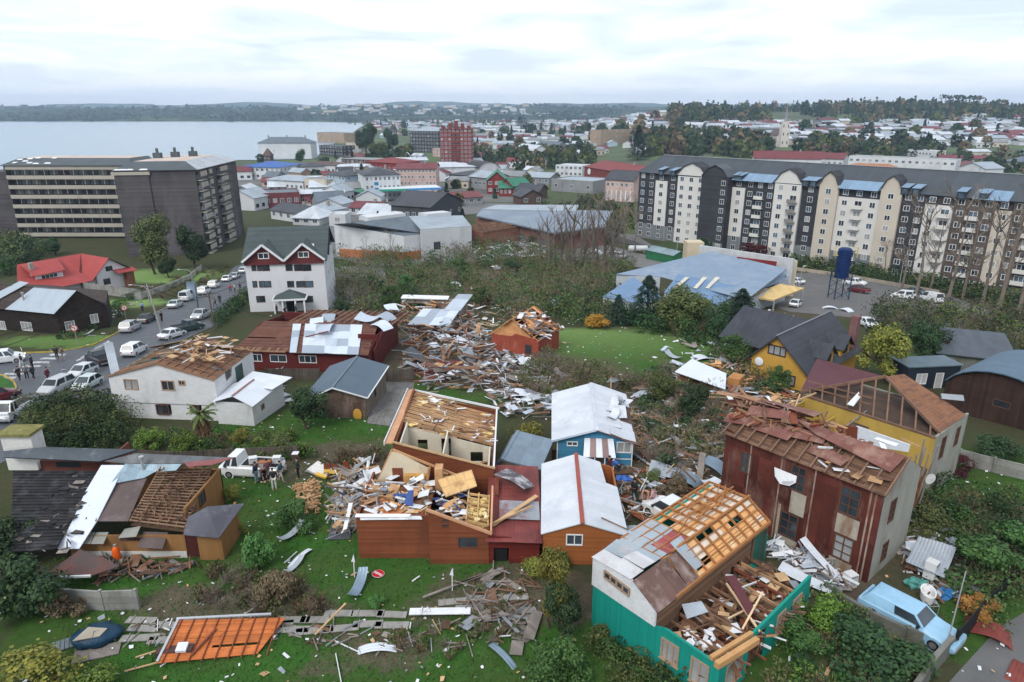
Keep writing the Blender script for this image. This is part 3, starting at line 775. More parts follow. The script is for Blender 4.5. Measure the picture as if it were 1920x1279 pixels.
 for k in range(22): m.ell((rnd.uniform(6.6,7.8), rnd.uniform(.1,2.6),2.5+rnd.random()*.15),(.2,.16,.1),7,4,1,.5)
 m.slab([(6.5,-.3,2.25),(7.9,-.3,1.9),(7.9,3.0,2.2),(6.5,3., 2.5)], .05,0)
 m.build('joists', [surf((.55,.36,.16),.8, var=.25), insul], t)
 return t, f
BH, BHF = brown_house()
def brown_extras():
 f = BHF
 # tilted ceiling panel, debris inside, torn sheet, roofing on the left, dark annex
 c = lambda x, y, Y: f.y(x, y, Y)
 m = MB(); P = [c(821,900,3.6), c(884,882,3.9), c(894,912,2.9), c(836,932,2.6)]; m.slab(P[::-1], -.06,0)
 N = (P[1]-P[0]).cross(P[3]-P[0]).normalized()
 if N.y > 0: N = -N
 for i in range(5): m.beam(P[0].lerp(P[1], i/4)+N*.05, P[3].lerp(P[2], i/4)+N*.05,.05,.05,1)
 for i in range(3): m.beam(P[0].lerp(P[3], i/2)+N*.05, P[1].lerp(P[2], i/2)+N*.05,.05,.05,1)
 m.build('ceiling_panel', [surf((.62,.40,.18),.7, var=.2, stain=(.3,.17,.08), sa=.4, ss=1.2), pale_wood], BH)
 r = random.Random(5); m = MB()
 junk(m, 120, lambda: (r.uniform(-.1,4.2), r.uniform(.5,4.2)), lambda x, y: 2.75,(.25,1.2),(0,1,2,2,3,4), r, .8,.45,.45)
 junk(m, 110, lambda: (r.uniform(4.6,6.6), r.uniform(.2,5.2)), lambda x, y: 2.3-(x-4.6)*.1,(.2,1.1),(0,1,2,3,4,5), r, .8,.4,.6)
 junk(m, 60, lambda: (r.uniform(1.8,8), r.uniform(6.2,9)), lambda x, y: 1.5,(.3,1.5),(0,1,2,3), r, .5,.3,.3)
 junk(m, 50, lambda: (r.uniform(1.8,8), r.uniform(9.4,15)), lambda x, y: 4.6-(x-1.4)*.28,(.3,1.4),(0,1,2,2), r, .3,.3,.3)
 m.box((1.9,1.9,2.8),(3.1,2.2,3.2),5); m.box((2.0,1.86,2.86),(3.0,1.94,3.1),6)
 m.build('wreckage', [m_lum, m_lumd, white_bit, osb, grey_bit, blue_bit, m_black], BH)['kind'] = 'stuff'
 m = MB(); P = [c(765,920,1.6), c(776,919,1.7), c(774,950,.9), c(757,945,1.0)]; m.slab(P[::-1], -.04); m.build('cushion', blue_bit, BH)
 # annex in dark red
 g0 = 14.; f2 = FR(V((-1.5,34.9, g0)), R(0)); t = inframe(f2, 'lean_to', 'low dark red lean-to with rusty red roof between brown house and white roofed cabin', 'annex')
 red = surf((.13,.02,.015),.75, pat='lines', ax='z', pitch=.16, var=.2, bump=.5)
 m = MB(); m.wall((.05,0),(3.15,0),-.3, [(0,1.95),(3.1,1.6)], [(.35,1.25,-.2,1.1)], .12); m.wall((3.15,0),(3.15,7.5),-.3, [(0,1.6),(7.5,2.1)], (),.12, ins=.12); m.wall((3.15,7.5),(.05,7.5),-.3,2.1,(),.12); m.wall((.05,7.5),(.05,0),-.3,2.0,(),.12, ins=.12); m.build('wall', red, t)
 rr = surf((.22,.055,.05),.55,0., 'corr', 'x', .16,.2,.5,(.10,.03,.03),.45,.5,.5)
 m = MB(); sheets(m, [V((-.1,-.35,1.75)), V((3.3,-.35,1.62)), V((3.3,7.6,2.3)), V((-.1,7.6,2.45))], 4,3,.0,.05,.02,(0,)); sheets(m, [V((.7,1.6,2.05)), V((3.2,1.6,1.95)), V((3.2,3.4,2.1)), V((.7,3.4,2.2))], 3,1,.1,.05,.02,(1,))
 m.build('roof', [rr, surf((.35,.38,.42),.5,.2, 'corr', 'x', .16,.2,.5,(.2,.06,.05),.45,.5,.5)], t)
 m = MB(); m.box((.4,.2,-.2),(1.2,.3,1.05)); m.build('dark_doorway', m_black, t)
 m = MB(); m.beam((.3,1.0,2.0),(3.1,3.6,2.5),.28,.05,0); m.beam((-.3,.6,2.1),(2.8,2.4,2.5),.1,.1,0); m.beam((.5,3.6,2.5),(.5,5.6,2.6),.25,.1,1)
 m.build('fallen_planks', [pale_wood, red_brown], t)
 o = curl_mb(1.4,2.6, bend=.4, seed=3).build('torn_roofing', surf((.10,.09,.10),.5, var=.3, stain=(.6,.6,.62), sa=.45, ss=1.), t); o.location = (1.7,5.2,2.9); o.rotation_euler = (R(8), R(12), R(55))
brown_extras()
# white roofed cabin, blue house, grey shed
def near_left_roofs():
 owall = surf((.33,.11,.035),.65, pat='lines', ax='z', pitch=.14, var=.15, bump=.4)
 wroof = surf((.60,.63,.68),.5,.1, 'corr', 'y', .2,.08,.5,(.47,.50,.55),.42,.5,.35)
 t = house('cabin', 'orange brown cabin under a long clean white metal roof with red ridge', 'cabin', (1018,998),(1174,1002),8.2,2.2, 'gy', .8,.12, owall, wroof, roofname='roof',
              wins={'f': [('p', 1077,1012,1.0,.78)]}, gz=14., noroof=True, r0=-.15, t=.12)
 m = MB(); w = 4.93; h = 2.2; x = w/2-.15
 n = 1
 m.slab([(-.12,-.12, h-.04),(x, -.12, h+.8),(x, 8.4, h+.8),(-.12,8.4, h-.04)], .06)
 m.slab([(x, -.12, h+.8),(w+.14,-.12, h-.04),(w+.02,5.4, h-.02),(w-.7,5.55, h+.2),(x, 5.6, h+.8)], .06); m.slab([(x, 5.6, h+.8),(w-.72,5.57, h+.21),(w-.9,8.3, h+.26),(x, 8.4, h+.8)], .06)
 m.build('roof', wroof, t)
 m = MB(); m.beam((x, -.2, h+.83),(x, 8.5, h+.83),.26,.05); m.build('ridge_cap', surf((.30,.07,.05),.5, var=.15), t)
 m = MB(); m.beam((x+1.2,.9, h+.52),(w+.1,.35, h+.1),.07,.05); m.build('fallen_batten', m_lumd, t)
 # blue house
 bw = surf((.055,.22,.36),.6, pat='lines', ax='z', pitch=.15, var=.12, bump=.35)
 t = house('bungalow', 'bright blue bungalow with battered white metal roof and striped porch awning', 'bungalow', (1045,822),(1187,826),8.6,2.4, 'gy', .95,.3, bw, wroof, noroof=True,
              wins={'f': [('p', 1073,832,.85,.4,2),('p', 1170,839,1.15,.95,2)]}, t=.12, r0=.1)
 w, d, h = t['_d']; x = w/2+.1
 m = MB(); m.slab([(-.45,-.35, h-.12),(x, -.45, h+.98),(x, d+.6, h+.98),(-.5, d+.6, h-.12)], .05)
 C = [V((x, -.45, h+.98)), V((w+.35,-.35, h-.1)), V((w+.3, d+.5, h-.05)), V((x, d+.6, h+.98))]
 sheets(m, [bil(C, 0,0), bil(C, .93,0), bil(C, .93,.33), bil(C, 0,.33)], 3,2,0,.12,.02); sheets(m, [bil(C, 0,.32), bil(C, .6,.32), bil(C, .6,.7), bil(C, 0,.7)], 2,2,0,.06,.02)
 sheets(m, [bil(C, 0,.7), bil(C, 1,.7), bil(C, 1,1), bil(C, 0,1)], 3,1,0,.08,.02)
 m.build('roof', wroof, t)
 m = MB(); boards(m, C, 9,.05,.02,.02,(0,)); m.beam((x, -.3, h+.95),(w+.3,-.3, h-.12),.06,.14,1); m.beam((-.45,-.3, h-.14),(x, -.3, h+.92),.05,.12,2)
 m.build('roof_deck', [surf((.11,.07,.06),.8, var=.3), surf((.40,.22,.18),.7), bw], t)
 m = MB(); m.beam((x, -.45, h+1.0),(x, d+.6, h+1.0),.28,.04); m.build('ridge_cap', surf((.50,.54,.60),.5), t)
 m = MB()
 for i in range(6):
  o = curl_mb(.7,1.5, bend=rnd.uniform(.3,.9), twist=rnd.uniform(-.6,.6), seed=i+20, crumple=.3); mt = Matrix.Translation((w-.6+rnd.uniform(-.7,.5),3.0+i*.75, h+.6+rnd.uniform(0,.3))) @ Matrix.Rotation(rnd.uniform(0,6),4, 'Z') @ Matrix.Rotation(rnd.uniform(-.5,.5),4, 'X')
  m.add([mt @ V(p) for p in o.v], o.f)
 m.build('peeled_sheets', wroof, t)
 # awning and porch
 x0, x1 = w*.36, w*.74
 m = MB(); n = 5
 for i in range(n):
  a, b = x0+(x1-x0)*i/n, x0+(x1-x0)*(i+1)/n-.005
  m.slab([(a-.12*(1-i/2.5),-1.5, h-.75),(b-.12*(1-(i+1)/2.5),-1.5, h-.75),(b, 0, h+.12),(a, 0, h+.12)], .04, i % 2)
 m.slab([(x0-.05,-.06, h+.14),(x1+.05,-.06, h+.14),(x1+.05,-.03, h+.45),(x0-.05,-.03, h+.45)], .03,2)
 m.build('awning', [surf((.66,.70,.76),.5, pat='corr', ax='x', pitch=.1, var=.05), surf((.28,.20,.19),.6, pat='corr', ax='x', pitch=.1), bw], t)
 m = MB()
 for xx in (x0, x0+.75, x1-.7, x1-.02): m.box((xx-.04,-1.45,-.6),(xx+.04,-1.37, h-.78))
 for zz in (.3, ): m.box((x0,-1.44, zz),(x0+.75,-1.38, zz+.05))
 m.build('porch_post', fr_white, t)
 m = MB()
 for k in range(5): m.box((x0+.8,-1.5-.2*(4-k),-.6),(x1-.5,-1.5-.2*(3-k),-.45+.15*k))
 m.box((x0,-1.5,-.6),(x1,-.02,.12)); m.build('porch_steps', surf((.36,.36,.36),.8), t)
 m = MB(); m.box((x0+1.0,-.03,.15),(x0+1.5,-.005,1.75)); m.build('door', surf((.20,.14,.10),.6), t)
 m = MB()
 for xx in (-.02, w-.06): m.box((xx, -.03,-.7),(xx+.08,-.005, h-.15))
 m.box((x1+.1,-.04, h-1.65),(w-.07,-.01, h-1.58)); m.build('corner_trim', fr_white, t)
 # grey shed
 t = house('shed', 'small grey boarded shed with blue-grey metal roof left of the blue bungalow', 'shed', (933,868),(1012,878),4.6,2.0, 'gy', .4,.1, surf((.15,.13,.10),.85, pat='lines', ax='z', pitch=.13, var=.25),
              surf((.20,.26,.32),.5,.2, 'corr', 'x', .16,.15), wins={'f': [('p', 979,883,.9,.35,2)]}, r0=-1.2, fr=fr_brown)
near_left_roofs()
# teal house with open rafters (bottom right)
def teal_house():
 A, rz, w = frame((1112,1095),(1350,1245),2.6); f = FR(A, rz)
 t = inframe(f, 'teal_house', 'teal and white shingled house with rafters bared and rooms open to the sky', 'house')
 teal = surf((.010,.25,.20),.55, pat='lines', ax='u', pitch=.14, var=.12, vs=.5, bump=.5)
 sh = surf((.60,.62,.64),.7, pat='brick', ax='z', pitch=.16, var=.08, bump=.3)
 TL, K, E1, E2 = f.y(1113,1045), f.y(1188,1088), f.y(1232,1146), f.y(1228,1175)
 xr, zr, xe, ze, zl = K.x, K.z, E1.x, E1.z, TL.z
 yb = f.x(1400,958, xr).y; ym = f.x(1262,1040, xr).y; D = 9.3
 m = MB()
 m.wall((0,0),(w, 0),-.3, [(0,2.55),(E2.x, E2.z+.0),(E2.x+.6,2.62),(w, 2.45)], [(4.35,5.35,.9,2.1),(6.0,6.95,.7,2.1)], .14)
 m.wall((w, 0),(w, D),-.3, [(0,2.3),(3.0,2.4),(D, 2.5)], [(.7,2.1,.6,2.0),(2.7,4.6,-.3,2.1),(5.5,6.4,.8,2.0),(7.2,8.2,.8,2.0)], .14, ins=.14)
 m.wall((w, D),(xe, D),-.3,1.3,(),.14); m.wall((xe, yb),(0, yb),-.3,2.5,(),.14); m.wall((0, yb),(0,0),-.3, zl-.1,(),.14, ins=.14); m.wall((xe, D),(xe, yb),-.3, ze-.2,(),.12, ins=.14)
 m.build('wall', teal, t)
 m = MB(); m.wall((xe, D),(xe, yb),-.3, ze-.2,(),.12, ins=.12); m.wall((w-.2, D-.16),(xe, D-.16),.3,1.28,(),.02); m.build('end_wall', m_lumd, t)
 m = MB(); P = [V((-.06,-.04,2.55)), V((E2.x, -.04, E2.z)), V((xe-.05,-.04, ze)), V((xr, -.04, zr-.05)), V((-.06,-.04, zl))]
 m.slab(P, .12); m.build('gable_cladding', sh, t)
 a, b = f.y(1136,1068), f.y(1182,1103); dd = (b-a).length
 m = MB(); U = (b-a)/dd; dn = V((0,0,-.42));
 for q0, q1 in (((0,0),(dd, 0)),((0,1),(dd, 1))): m.beam(a+U*q0[0]+dn*q0[1]+V((0,-.1,0)), a+U*q1[0]+dn*q1[1]+V((0,-.1,0)),.07,.09)
 for k in range(5): m.beam(a+U*dd*k/4+V((0,-.1,0)), a+U*dd*k/4+dn+V((0,-.1,0)),.07,.08)
 wf = m.build('strip_window', fr_tan, t)
 m = MB(); P = [a, b, b+dn, a+dn]; m.slab([p+V((0,-.075,0)) for p in P][::-1], .01); m.build('pane', gl_dark, wf)
 for (A_, B_, s, z, ww, hh, nx) in [((0,0),(w, 0),4.85,.9,1.0,1.2,3),((0,0),(w, 0),6.475,.7,.95,1.4,2),((w, 0),(w, D),1.4,.6,1.4,1.4,2),((w, 0),(w, D),5.95,.8,.9,1.2,2),((w, 0),(w, D),7.7,.8,1.0,1.2,2)]:
  window(t, A_, B_, s, z, ww, hh, fr_tan, gl_pale, nx, fw=.09, sill=True)
 # roof: west slope and east slope
 Wc = [V((-.1,-.1, zl)), V((xr, -.1, zr)), V((xr, yb, zr)), V((-.1, yb, zl))]
 Ec = [V((xr, -.1, zr)), V((xe, -.1, ze)), V((xe, yb, ze)), V((xr, yb, zr))]
 # rafters on plywood
 v0 = ym/yb
 ply = surf((.72,.38,.15),.75, var=.18, vs=1.5, stain=(.74,.56,.36), sa=.45, ss=1.2, bump=.15); raf = surf((.36,.16,.06),.75, var=.25, vs=1.2, bump=.15)
 m = MB()
 for C, a0 in ((Wc, v0*.75),(Ec, v0*.85)):
  c = [bil(C, 0, a0), bil(C, 1, a0), bil(C, 1,1), bil(C, 0,1)]; dn = V((0,0,-.13)); boards(m, [p+dn for p in c], 5,.07,.01,.02,(0,0,1), along='v', seg=6)
 m.build('plywood_ceiling', [ply, surf((.70,.62,.52),.8, var=.1)], t)
 m = MB()
 for C, a0 in ((Wc, v0*.75),(Ec, v0*.85)):
  c = [bil(C, 0, a0), bil(C, 1, a0), bil(C, 1,1), bil(C, 0,1)]
  for j in range(11): v = j/10; m.beam(bil(c, 0, v), bil(c, 1, v),.07,.13)
  for i in range(1,4): m.beam(bil(c, i/4,0)+V((0,0,.07)), bil(c, i/4,1)+V((0,0,.07)),.05,.05)
 m.beam((xr, ym, zr+.08),(xr, yb+.1, zr+.08),.12,.16); m.beam((-.1, ym*.7, zl),(-.1, yb, zl),.1,.14)
 m.beam((xe+.03,1.5, ze-.05),(xe+.03, yb, ze-.05),.12,.2)
 for k in range(14):
  q = bil(Wc, rnd.uniform(.2,.8), rnd.uniform(.5,.95)); a = rnd.uniform(-.6,.6); m.beam(q+V((-.8*math.sin(a),-.9,.1)), q+V((.8*math.sin(a),.9,.3)),.06,.08)
 m.build('rafters', raf, t)
 # metal sheets
 bl = surf((.36,.43,.48),.5,.2, 'corr', 'y', .14,.12,.6,(.45,.42,.42),.45,.8,.6); br = surf((.16,.095,.08),.6,.1, 'corr', 'y', .14,.2,.5,(.34,.27,.25),.40,1.2,.6)
 wt = surf((.60,.60,.62),.5,.1, 'corr', 'y', .14,.1,.5,(.45,.40,.40),.45,.8,.4); rd = surf((.32,.08,.08),.6,.1, 'corr', 'y', .14,.2,.5,(.5,.3,.3),.4,1,.5)
 m = MB(); S = lambda C, u0, u1, a, b: [bil(C, u0, a), bil(C, u1, a), bil(C, u1, b), bil(C, u0, b)]
 sheets(m, S(Wc, 0,.95,.0, v0*.9),2,3,.0,.15,.02,(0,0,2)); sheets(m, S(Wc, -.05,.55, v0*.9, v0*1.5),1,2,0,.2,.02,(0,)); sheets(m, S(Wc, .55,.98, v0*.9, v0*1.45),1,2,0,.12,.02,(3,))
 sheets(m, S(Ec, 0,1.02,0, v0*.78),1,2,.0,.03,.02,(1,)); sheets(m, S(Ec, .05,1, v0*.8, v0*1.1),1,1,0,.25,.02,(1,)); sheets(m, S(Ec, -.25,.75, v0*1.05, v0*1.35),1,1,0,.35,.02,(0,))
 m.build('roof_sheet', [bl, br, wt, rd], t)
 # open rooms on the east side
 m = MB(); m.slab([(xe-2.4,.14,.5),(w-.15,.14,.5),(w-.15, D-.1,.5),(xe-2.4, D-.1,.5)], .2); m.build('room_floor', dirtbrown, t)
 m = MB()
 for y in (3.3,6.2): m.wall((xe-2.4, y),(w-.2, y),.3,1.9,(),.1)
 m.wall((xe-.1,.2),(xe-.1, D),.3, ze-.4, [(2,3,.5,2.1),(7,8,.5,2.1)], .1)
 m.build('partition', surf((.19,.11,.07),.85, pat='lines', ax='z', pitch=.2, var=.3), t)
 r = random.Random(11); m = MB(); jm = [m_lumd, m_lum, red_brown, m_lumd, white_bit, grey_bit, dirtbrown, pale_wood]
 junk(m, 210, lambda: (r.uniform(xe+.1, w-.1), r.uniform(.4, D-.4)), lambda x, y: 1.0,(.5,2.6),(0,0,0,1,2,3,3,6,4), r, .45,.2,.9)
 junk(m, 40, lambda: (r.uniform(xe+.1, w-.3), r.uniform(.6, D-.4)), lambda x, y: 1.4,(.3,.8),(4,5,7), r, .45,.8,.6)
 for y in [k*.75+.6 for k in range(12)]: m.beam((xe, y, 1.95),(w-.1, y+r.uniform(-.2,.2),2.0-r.random()*.5),.07,.14, r.choice((0,1,2)))
 m.build('wreckage', jm, t)['kind'] = 'stuff'
 m = MB()
 a, b = f.z(1343,1248,2.6), f.z(1420,1200,2.6); m.beam(a, b, .26,.3); m.beam(a+V((-.35,.1,.1)), b+V((-.35,.1,.1)),.2,.2)
 m.build('header_beam', surf((.50,.28,.12),.75, var=.25), t)
 m = MB(); m.beam(f.z(1362,1094,2.6), f.z(1424,1184,2.3),.1,.08); m.beam(f.z(1430,1110,3.0), f.z(1392,1180,2.2),.09,.06); m.beam(f.z(1415,1135,2.4), f.z(1365,1160,2.2),.06,.08)
 m.build('loose_lumber', surf((.66,.48,.30),.75, var=.2), t)
 m = MB(); C = [f.z(1360,1080,2.9), f.z(1378,1078,2.9), f.z(1420,1150,2.5), f.z(1402,1152,2.5)]; m.slab(C[::-1], .03); m.slab(C, -.03); m.build('fallen_sheet', surf((.11,.035,.04),.5,.1, var=.15), t)
 m = MB(); C = [f.z(1278,1133,2.6), f.z(1315,1127,2.8), f.z(1328,1147,2.7), f.z(1288,1160,2.5)]; m.slab(C[::-1], .03); m.build('torn_sheet', surf((.42,.47,.53),.45,.3, 'corr', 'x', .12,.1), t)
 m = MB()
 for k in range(12): m.ell(f.z(1315+rnd.uniform(-30,25),1205+rnd.uniform(-25,15),1.9),(rnd.uniform(.1,.3), rnd.uniform(.1,.3),.1),7,4,0,.8)
 m.build('scattered_linen', white_bit, t)
 # metal-framed porch wing on the far left
 m = MB(); m.wall((-1.2,4.4),(-.0,4.4),-.3,2.2, [(.3,.9,.9,1.9)], .1); m.wall((-1.2,7.8),(-1.2,4.4),-.3,2.2, [(.6,1.4,.9,1.9)], .1); m.build('side_wall', surf((.35,.36,.36),.8, stain=(.2,.2,.2)), t)
 m = MB(); sheets(m, [V((-1.5,4.1,2.3)), V((-.1,4.1,2.5)), V((-.1,8.2,2.5)), V((-1.5,8.2,2.3))], 2,3,.2,.1,.02); m.build('side_roof', surf((.22,.21,.23),.6,.2, 'corr', 'y', .14,.2), t)
 return f
TF = teal_house()
# tall rusty clad house with collapsed rear wing
def rusty_house():
 A, rz, w = frame((1362,810),(1658,925),6.0); f = FR(A, rz)
 t = inframe(f, 'rusty_house', 'tall two storey house clad in peeling rust red sheets with torn roof', 'house')
 rust = surf((.105,.028,.02),.75,0, 'corr', 'u', .12,.5,.5,(.19,.12,.095),.42,.8,.5); pale = surf((.30,.30,.265),.85,0, 'corr', 'u', .12,.15,.6,(.17,.06,.035),.40,.5,.4)
 H = []
 for (px, py, ww, hh) in [(1399,868,.8,1.5),(1496,898,.95,1.7),(1593,941,1.15,1.75),(1478,985,1.2,1.7),(1580,1028,1.15,1.6),(1385,968,1.0,1.5)]:
  p = f.y(px, py); H.append((p.x-ww/2, p.x+ww/2, p.z-hh/2, p.z+hh/2))
 m = MB(); m.wall((0,0),(w, 0),-.4, [(0,6.2),(1.2,6.0),(w, 6.0)], H, .16); m.build('wall', rust, t)
 dG = 5.4; pk = V((w, 2.6, f.x(1700,838, w).z))
 m = MB(); m.wall((w, 0),(w, dG),-.4, [(0,5.95),(2.6,7.35),(dG, 5.6)], [(1.4,2.2,3.4,4.9),(1.5,2.3,.7,2.0)], .16, ins=.16)
 m.wall((w, dG),(0, dG),-.4, [(0,5.6),(w, 5.6)], (),.16); m.wall((0, dG),(0,0),-.4,6,(),.16, ins=.16); m.build('side_wall', pale, t)
 for i, h in enumerate(H):
  fo = window(t, (0,0),(w, 0),(h[0]+h[1])/2, h[2], h[1]-h[0], h[3]-h[2], fr_brown, gl_pale if i == 4 else gl_dark, 2,3, fw=.08)
 window(t, (w, 0),(w, dG),1.8,3.4,.8,1.5, fr_brown, gl_dark, 2,3); window(t, (w, 0),(w, dG),1.9,.7,.8,1.3, fr_brown, gl_dark, 2,3)
 m = MB()
 for x0, x1, z0, z1 in [(H[4][0]-.05, H[4][1]+.1, H[4][3]+.08, H[2][2]-.1),(H[3][0]+.5, H[3][1]+.25, H[3][3]+.1, H[1][2]-.05),(H[3][0]-.2, H[3][0]-.02,-.2,2.6),(H[4][0]-.1, H[4][1]+.1,-.3, H[4][2]-.05),(H[3][0]-.1, H[3][1]+.1,-.3, H[3][2]-.05)]: m.box((x0,-.03, z0),(x1,-.004, z1))
 m.build('bare_panel', surf((.36,.33,.27),.85, var=.2, stain=(.17,.07,.03), sa=.45, ss=1.), t)
 m = MB()
 for x in (w-.35, H[1][1]+.55, H[3][0]-.35, H[2][1]+.5,1.9): m.box((x-.045,-.03,-.3),(x+.045,-.006,5.9))
 m.box((-.05,-.09,5.85),(w+.05,-.005,6.05)); m.build('batten', surf((.33,.27,.22),.85, var=.3, stain=(.16,.06,.04), sa=.5, ss=1.), t)
 # roof: open boards with rafters above
 Fc = [V((0,-.25,5.95)), V((w+.2,-.25,5.95)), V((w+.2,2.6,7.35)), V((0,2.6,7.35))]
 Bc = [V((0,2.6,7.35)), V((w-2.5,2.6,7.35)), V((w-2.5, dG, 5.6)), V((0, dG, 5.6))]
 bm_ = surf((.17,.095,.06),.85, pat='lines', ax='x', pitch=.5, var=.35, vs=1.);
 m = MB(); boards(m, Fc, 14,.03,.01,.03,(0,0,1)); boards(m, Bc, 10,.25,.04,.03,(0,1)); m.build('roof_boards', [bm_, surf((.12,.065,.045),.85, var=.3)], t)
 m = MB()
 for i in range(13): a, b = bil(Fc, i/12,0), bil(Fc, i/12,1); n = V((0,-.2,.12)); m.beam(a+n, b+n*1.2 if rnd.random() < .7 else a.lerp(b, .7)+n, .09,.14)
 m.build('rafters', surf((.20,.12,.085),.85, var=.3, vs=1.2), t)
 # crumpled reddish sheeting lying along the ridge
 m = MB(); red = surf((.20,.085,.07),.6,.1, 'corr', 'x', .16,.2,.6,(.32,.20,.15),.45,.8,.5); pts = []
 C = [V((3.2,2.3,7.5)), V((w-.0,2.3,7.5)), V((w-.2,.9,6.9)), V((5.2,1.3,7.4))]; m.slab([C[0], C[3], C[2], C[1]], .03)
 C = [V((.6,2.9,7.7)), V((4.4,2.6,7.9)), V((4.2,4.2,7.6)), V((.9,4.2,7.3))]; m.slab([C[0], C[1], C[2], C[3]], .03)
 m.slab([V((-.8,2.2,7.7)), V((2.2,2.3,7.8)), V((2.0,3.2,7.5)), V((-.9,3.4,7.4))], .03)
 for x, y, z, a in ((.2,.9,6.7,.2),(2.2,.8,6.75,-.15),(4.0,1.2,7.0,.1),(1.2,1.9,7.3,.35),(5.8,.6,6.6,-.3)): u_, v_ = V((math.cos(a), math.sin(a),.05))*1.3, V((-math.sin(a), math.cos(a),.45))*.42; c = V((x+.5, y, z+.1)); m.slab([c-u_-v_, c+u_-v_*.6, c+u_+v_, c-u_*.9+v_], .03)
 m.build('torn_roofing', red, t)
 r = random.Random(3); m = MB()
 junk(m, 80, lambda: (r.uniform(-1.0,5.2), r.uniform(1.2,4.6)), lambda x, y: 7.2-abs(y-2.6)*.5,(.8,3.0),(1,1,2,3,3), r, .2,.3,.55,.13)
 junk(m, 25, lambda: (r.uniform(5, w), r.uniform(0., 3.5)), lambda x, y: 6.1+y*.45,(.3,1.4),(0,1,4), r, .2,.35,.3)
 m.build('wreckage', [m_lum, m_lumd, red_brown, surf((.34,.19,.11),.8, var=.3), white_bit], t)['kind'] = 'stuff'
 m = MB(); P = [f.y(1452,876,-.1), f.y(1494,893,-.1), f.y(1492,905,-.2), f.y(1480,911,-.3), f.y(1462,907,-.25), f.y(1453,893,-.15)]; m.slab(P, -.03); m.slab(P, .01); m.build('hanging_sheet', surf((.72,.73,.75),.8, var=.1, vs=2, bump=.6), t)
 # rear wing
 A2, rz2, w2 = frame((1500,742),(1752,823),5.4);
 f2 = FR(A2, rz2); t2 = inframe(f2, 'roofless_wing', 'timber wing with bright yellow rooms laid open under a hipped brown roof', 'house')
 Y = surf((.44,.30,.07),.85, pat='lines', ax='u', pitch=1.2, var=.12, stain=(.36,.24,.07), sa=.38, ss=.5, bump=.3); d2 = 6.5
 m = MB(); m.wall((.15,0.2),(w2,.2),3.0, [(0,5.3),(w2-.15,5.3)], [(3.8,5.2,3.0,4.6)], .1); m.wall((.3,-2.6),(w2-3,-2.6),3.0,4.5,(),.1); m.wall((.25,.2),(.25,-2.6),3,5., (),.1); m.wall((2.9,-.1),(2.9,-2.5),3,4.7,(),.1); m.wall((6.2,.1),(6.2,-2.4),3,4.4,(),.1)
 m.build('yellow_wall', Y, t2)
 m = MB(); m.slab([(.1,-2.6,3.0),(w2,-2.6,3.0),(w2,.2,3.0),(.1,.2,3.0)], .15); m.build('upper_floor', dirtbrown, t2)
 m = MB(); m.wall((0,.35),(w2-.1,.35),-.6,5.35,(),.12); m.wall((w2,.3),(w2, d2),-1, [(0,5.4),(d2-.3,5.4)], [(1.4,2.2,3.2,4.9),(1.4,2.2,.4,1.9),(4.2,4.9,3.3,4.8)], .16); m.wall((w2, d2),(0, d2),-1,5.3,(),.16); m.wall((0, d2),(0,.35),-1,5.3,(),.16)
 m.build('wall', pale, t2)
 for s, z, hh in ((1.8,3.2,1.7),(1.8,.4,1.5),(4.55,3.3,1.5)): window(t2,(w2,.3),(w2, d2), s, z, .75, hh, fr_brown, gl_dark, 2,3)
 # roof of the wing: maroon slope left, board slope right, dark opening with rafters
 P1, P2, P3 = f2.z(1532,672,7.0), f2.z(1655,703,7.4), f2.z(1500,735,5.4); ap = f2.z(1660,706,7.4)
 mar = surf((.105,.045,.055),.6,.1, None, var=.12, vs=.6, bump=.2)
 m = MB(); q = [P3, f2.z(1610,722,6.4), ap, P1]; m.slab(q, .06); m.build('roof_slope', mar, t2)
 m = MB(); E = [f2.z(1762,812,5.4), f2.z(1812,778,5.6), f2.z(1800,745,6.2), ap+V((.1,.1,0))]; boards(m, [ap, E[0], E[1], f2.z(1672,704,7.4)+V((.3,1.6,-.2))], 22,.0,.01,.03,(0,0,1), along='v', gap=.97, seg=4); m.build('board_slope', [surf((.22,.105,.06),.8, var=.25), surf((.17,.085,.055),.8, var=.25)], t2)
 m = MB()
 e0, e1 = V((.1,.25,5.45)), V((w2,.25,5.4))
 for i in range(10):
  u = (i+.6)/10; b = e0.lerp(e1, u); top = (P3+V((0,.3,.3))).lerp(ap, min(1, u*1.6)) if u < .62 else ap.lerp(E[0], (u-.62)/.4)
  m.beam(b, top+V((0,0,-.12)),.11,.14)
 m.beam(P3, ap, .12,.2); m.beam(ap, E[0], .14,.2); m.beam(e0, e1,.14,.14)
 for zz in (5.9,6.4): m.beam(e0+V((0,.6, zz-5.4)), e0.lerp(e1,.5)+V((0,.8, zz-5.3)),.06,.1)
 m.build('rafters', surf((.19,.11,.075),.85, var=.3, vs=1.2), t2)
 m = MB(); m.slab([(.1,.5,5.2),(w2-.2,.5,5.2),(w2-.2, d2-.2,5.2),(.1, d2-.2,5.2)], .1); m.build('attic_floor', surf((.09,.06,.045),.9, pat='lines', ax='y', pitch=.2, var=.3), t2)
 m = MB(); q = f2.z(1812,742,6.2); C = [f2.z(1764,738,6.7), f2.z(1806,741,6.6), f2.z(1808,752,6.3), f2.z(1766,748,6.4)]; m.slab(C[::-1], .03); m.slab(C, .02); m.build('patch_sheet', surf((.30,.33,.36),.5,.2, var=.2), t2)
 m = MB(); C = [f2.z(1604,800,4.6), f2.z(1708,836,4.6), f2.y(1705,845,-3.), f2.y(1612,830,-3.)]; C = [f2.y(1606,799,-2.75), f2.y(1706,834,-2.75), f2.y(1703,848,-2.75), f2.y(1606,832,-2.75)]; m.slab(C[::-1], .08); m.build('white_panel', surf((.66,.70,.77),.7, var=.06), t2)
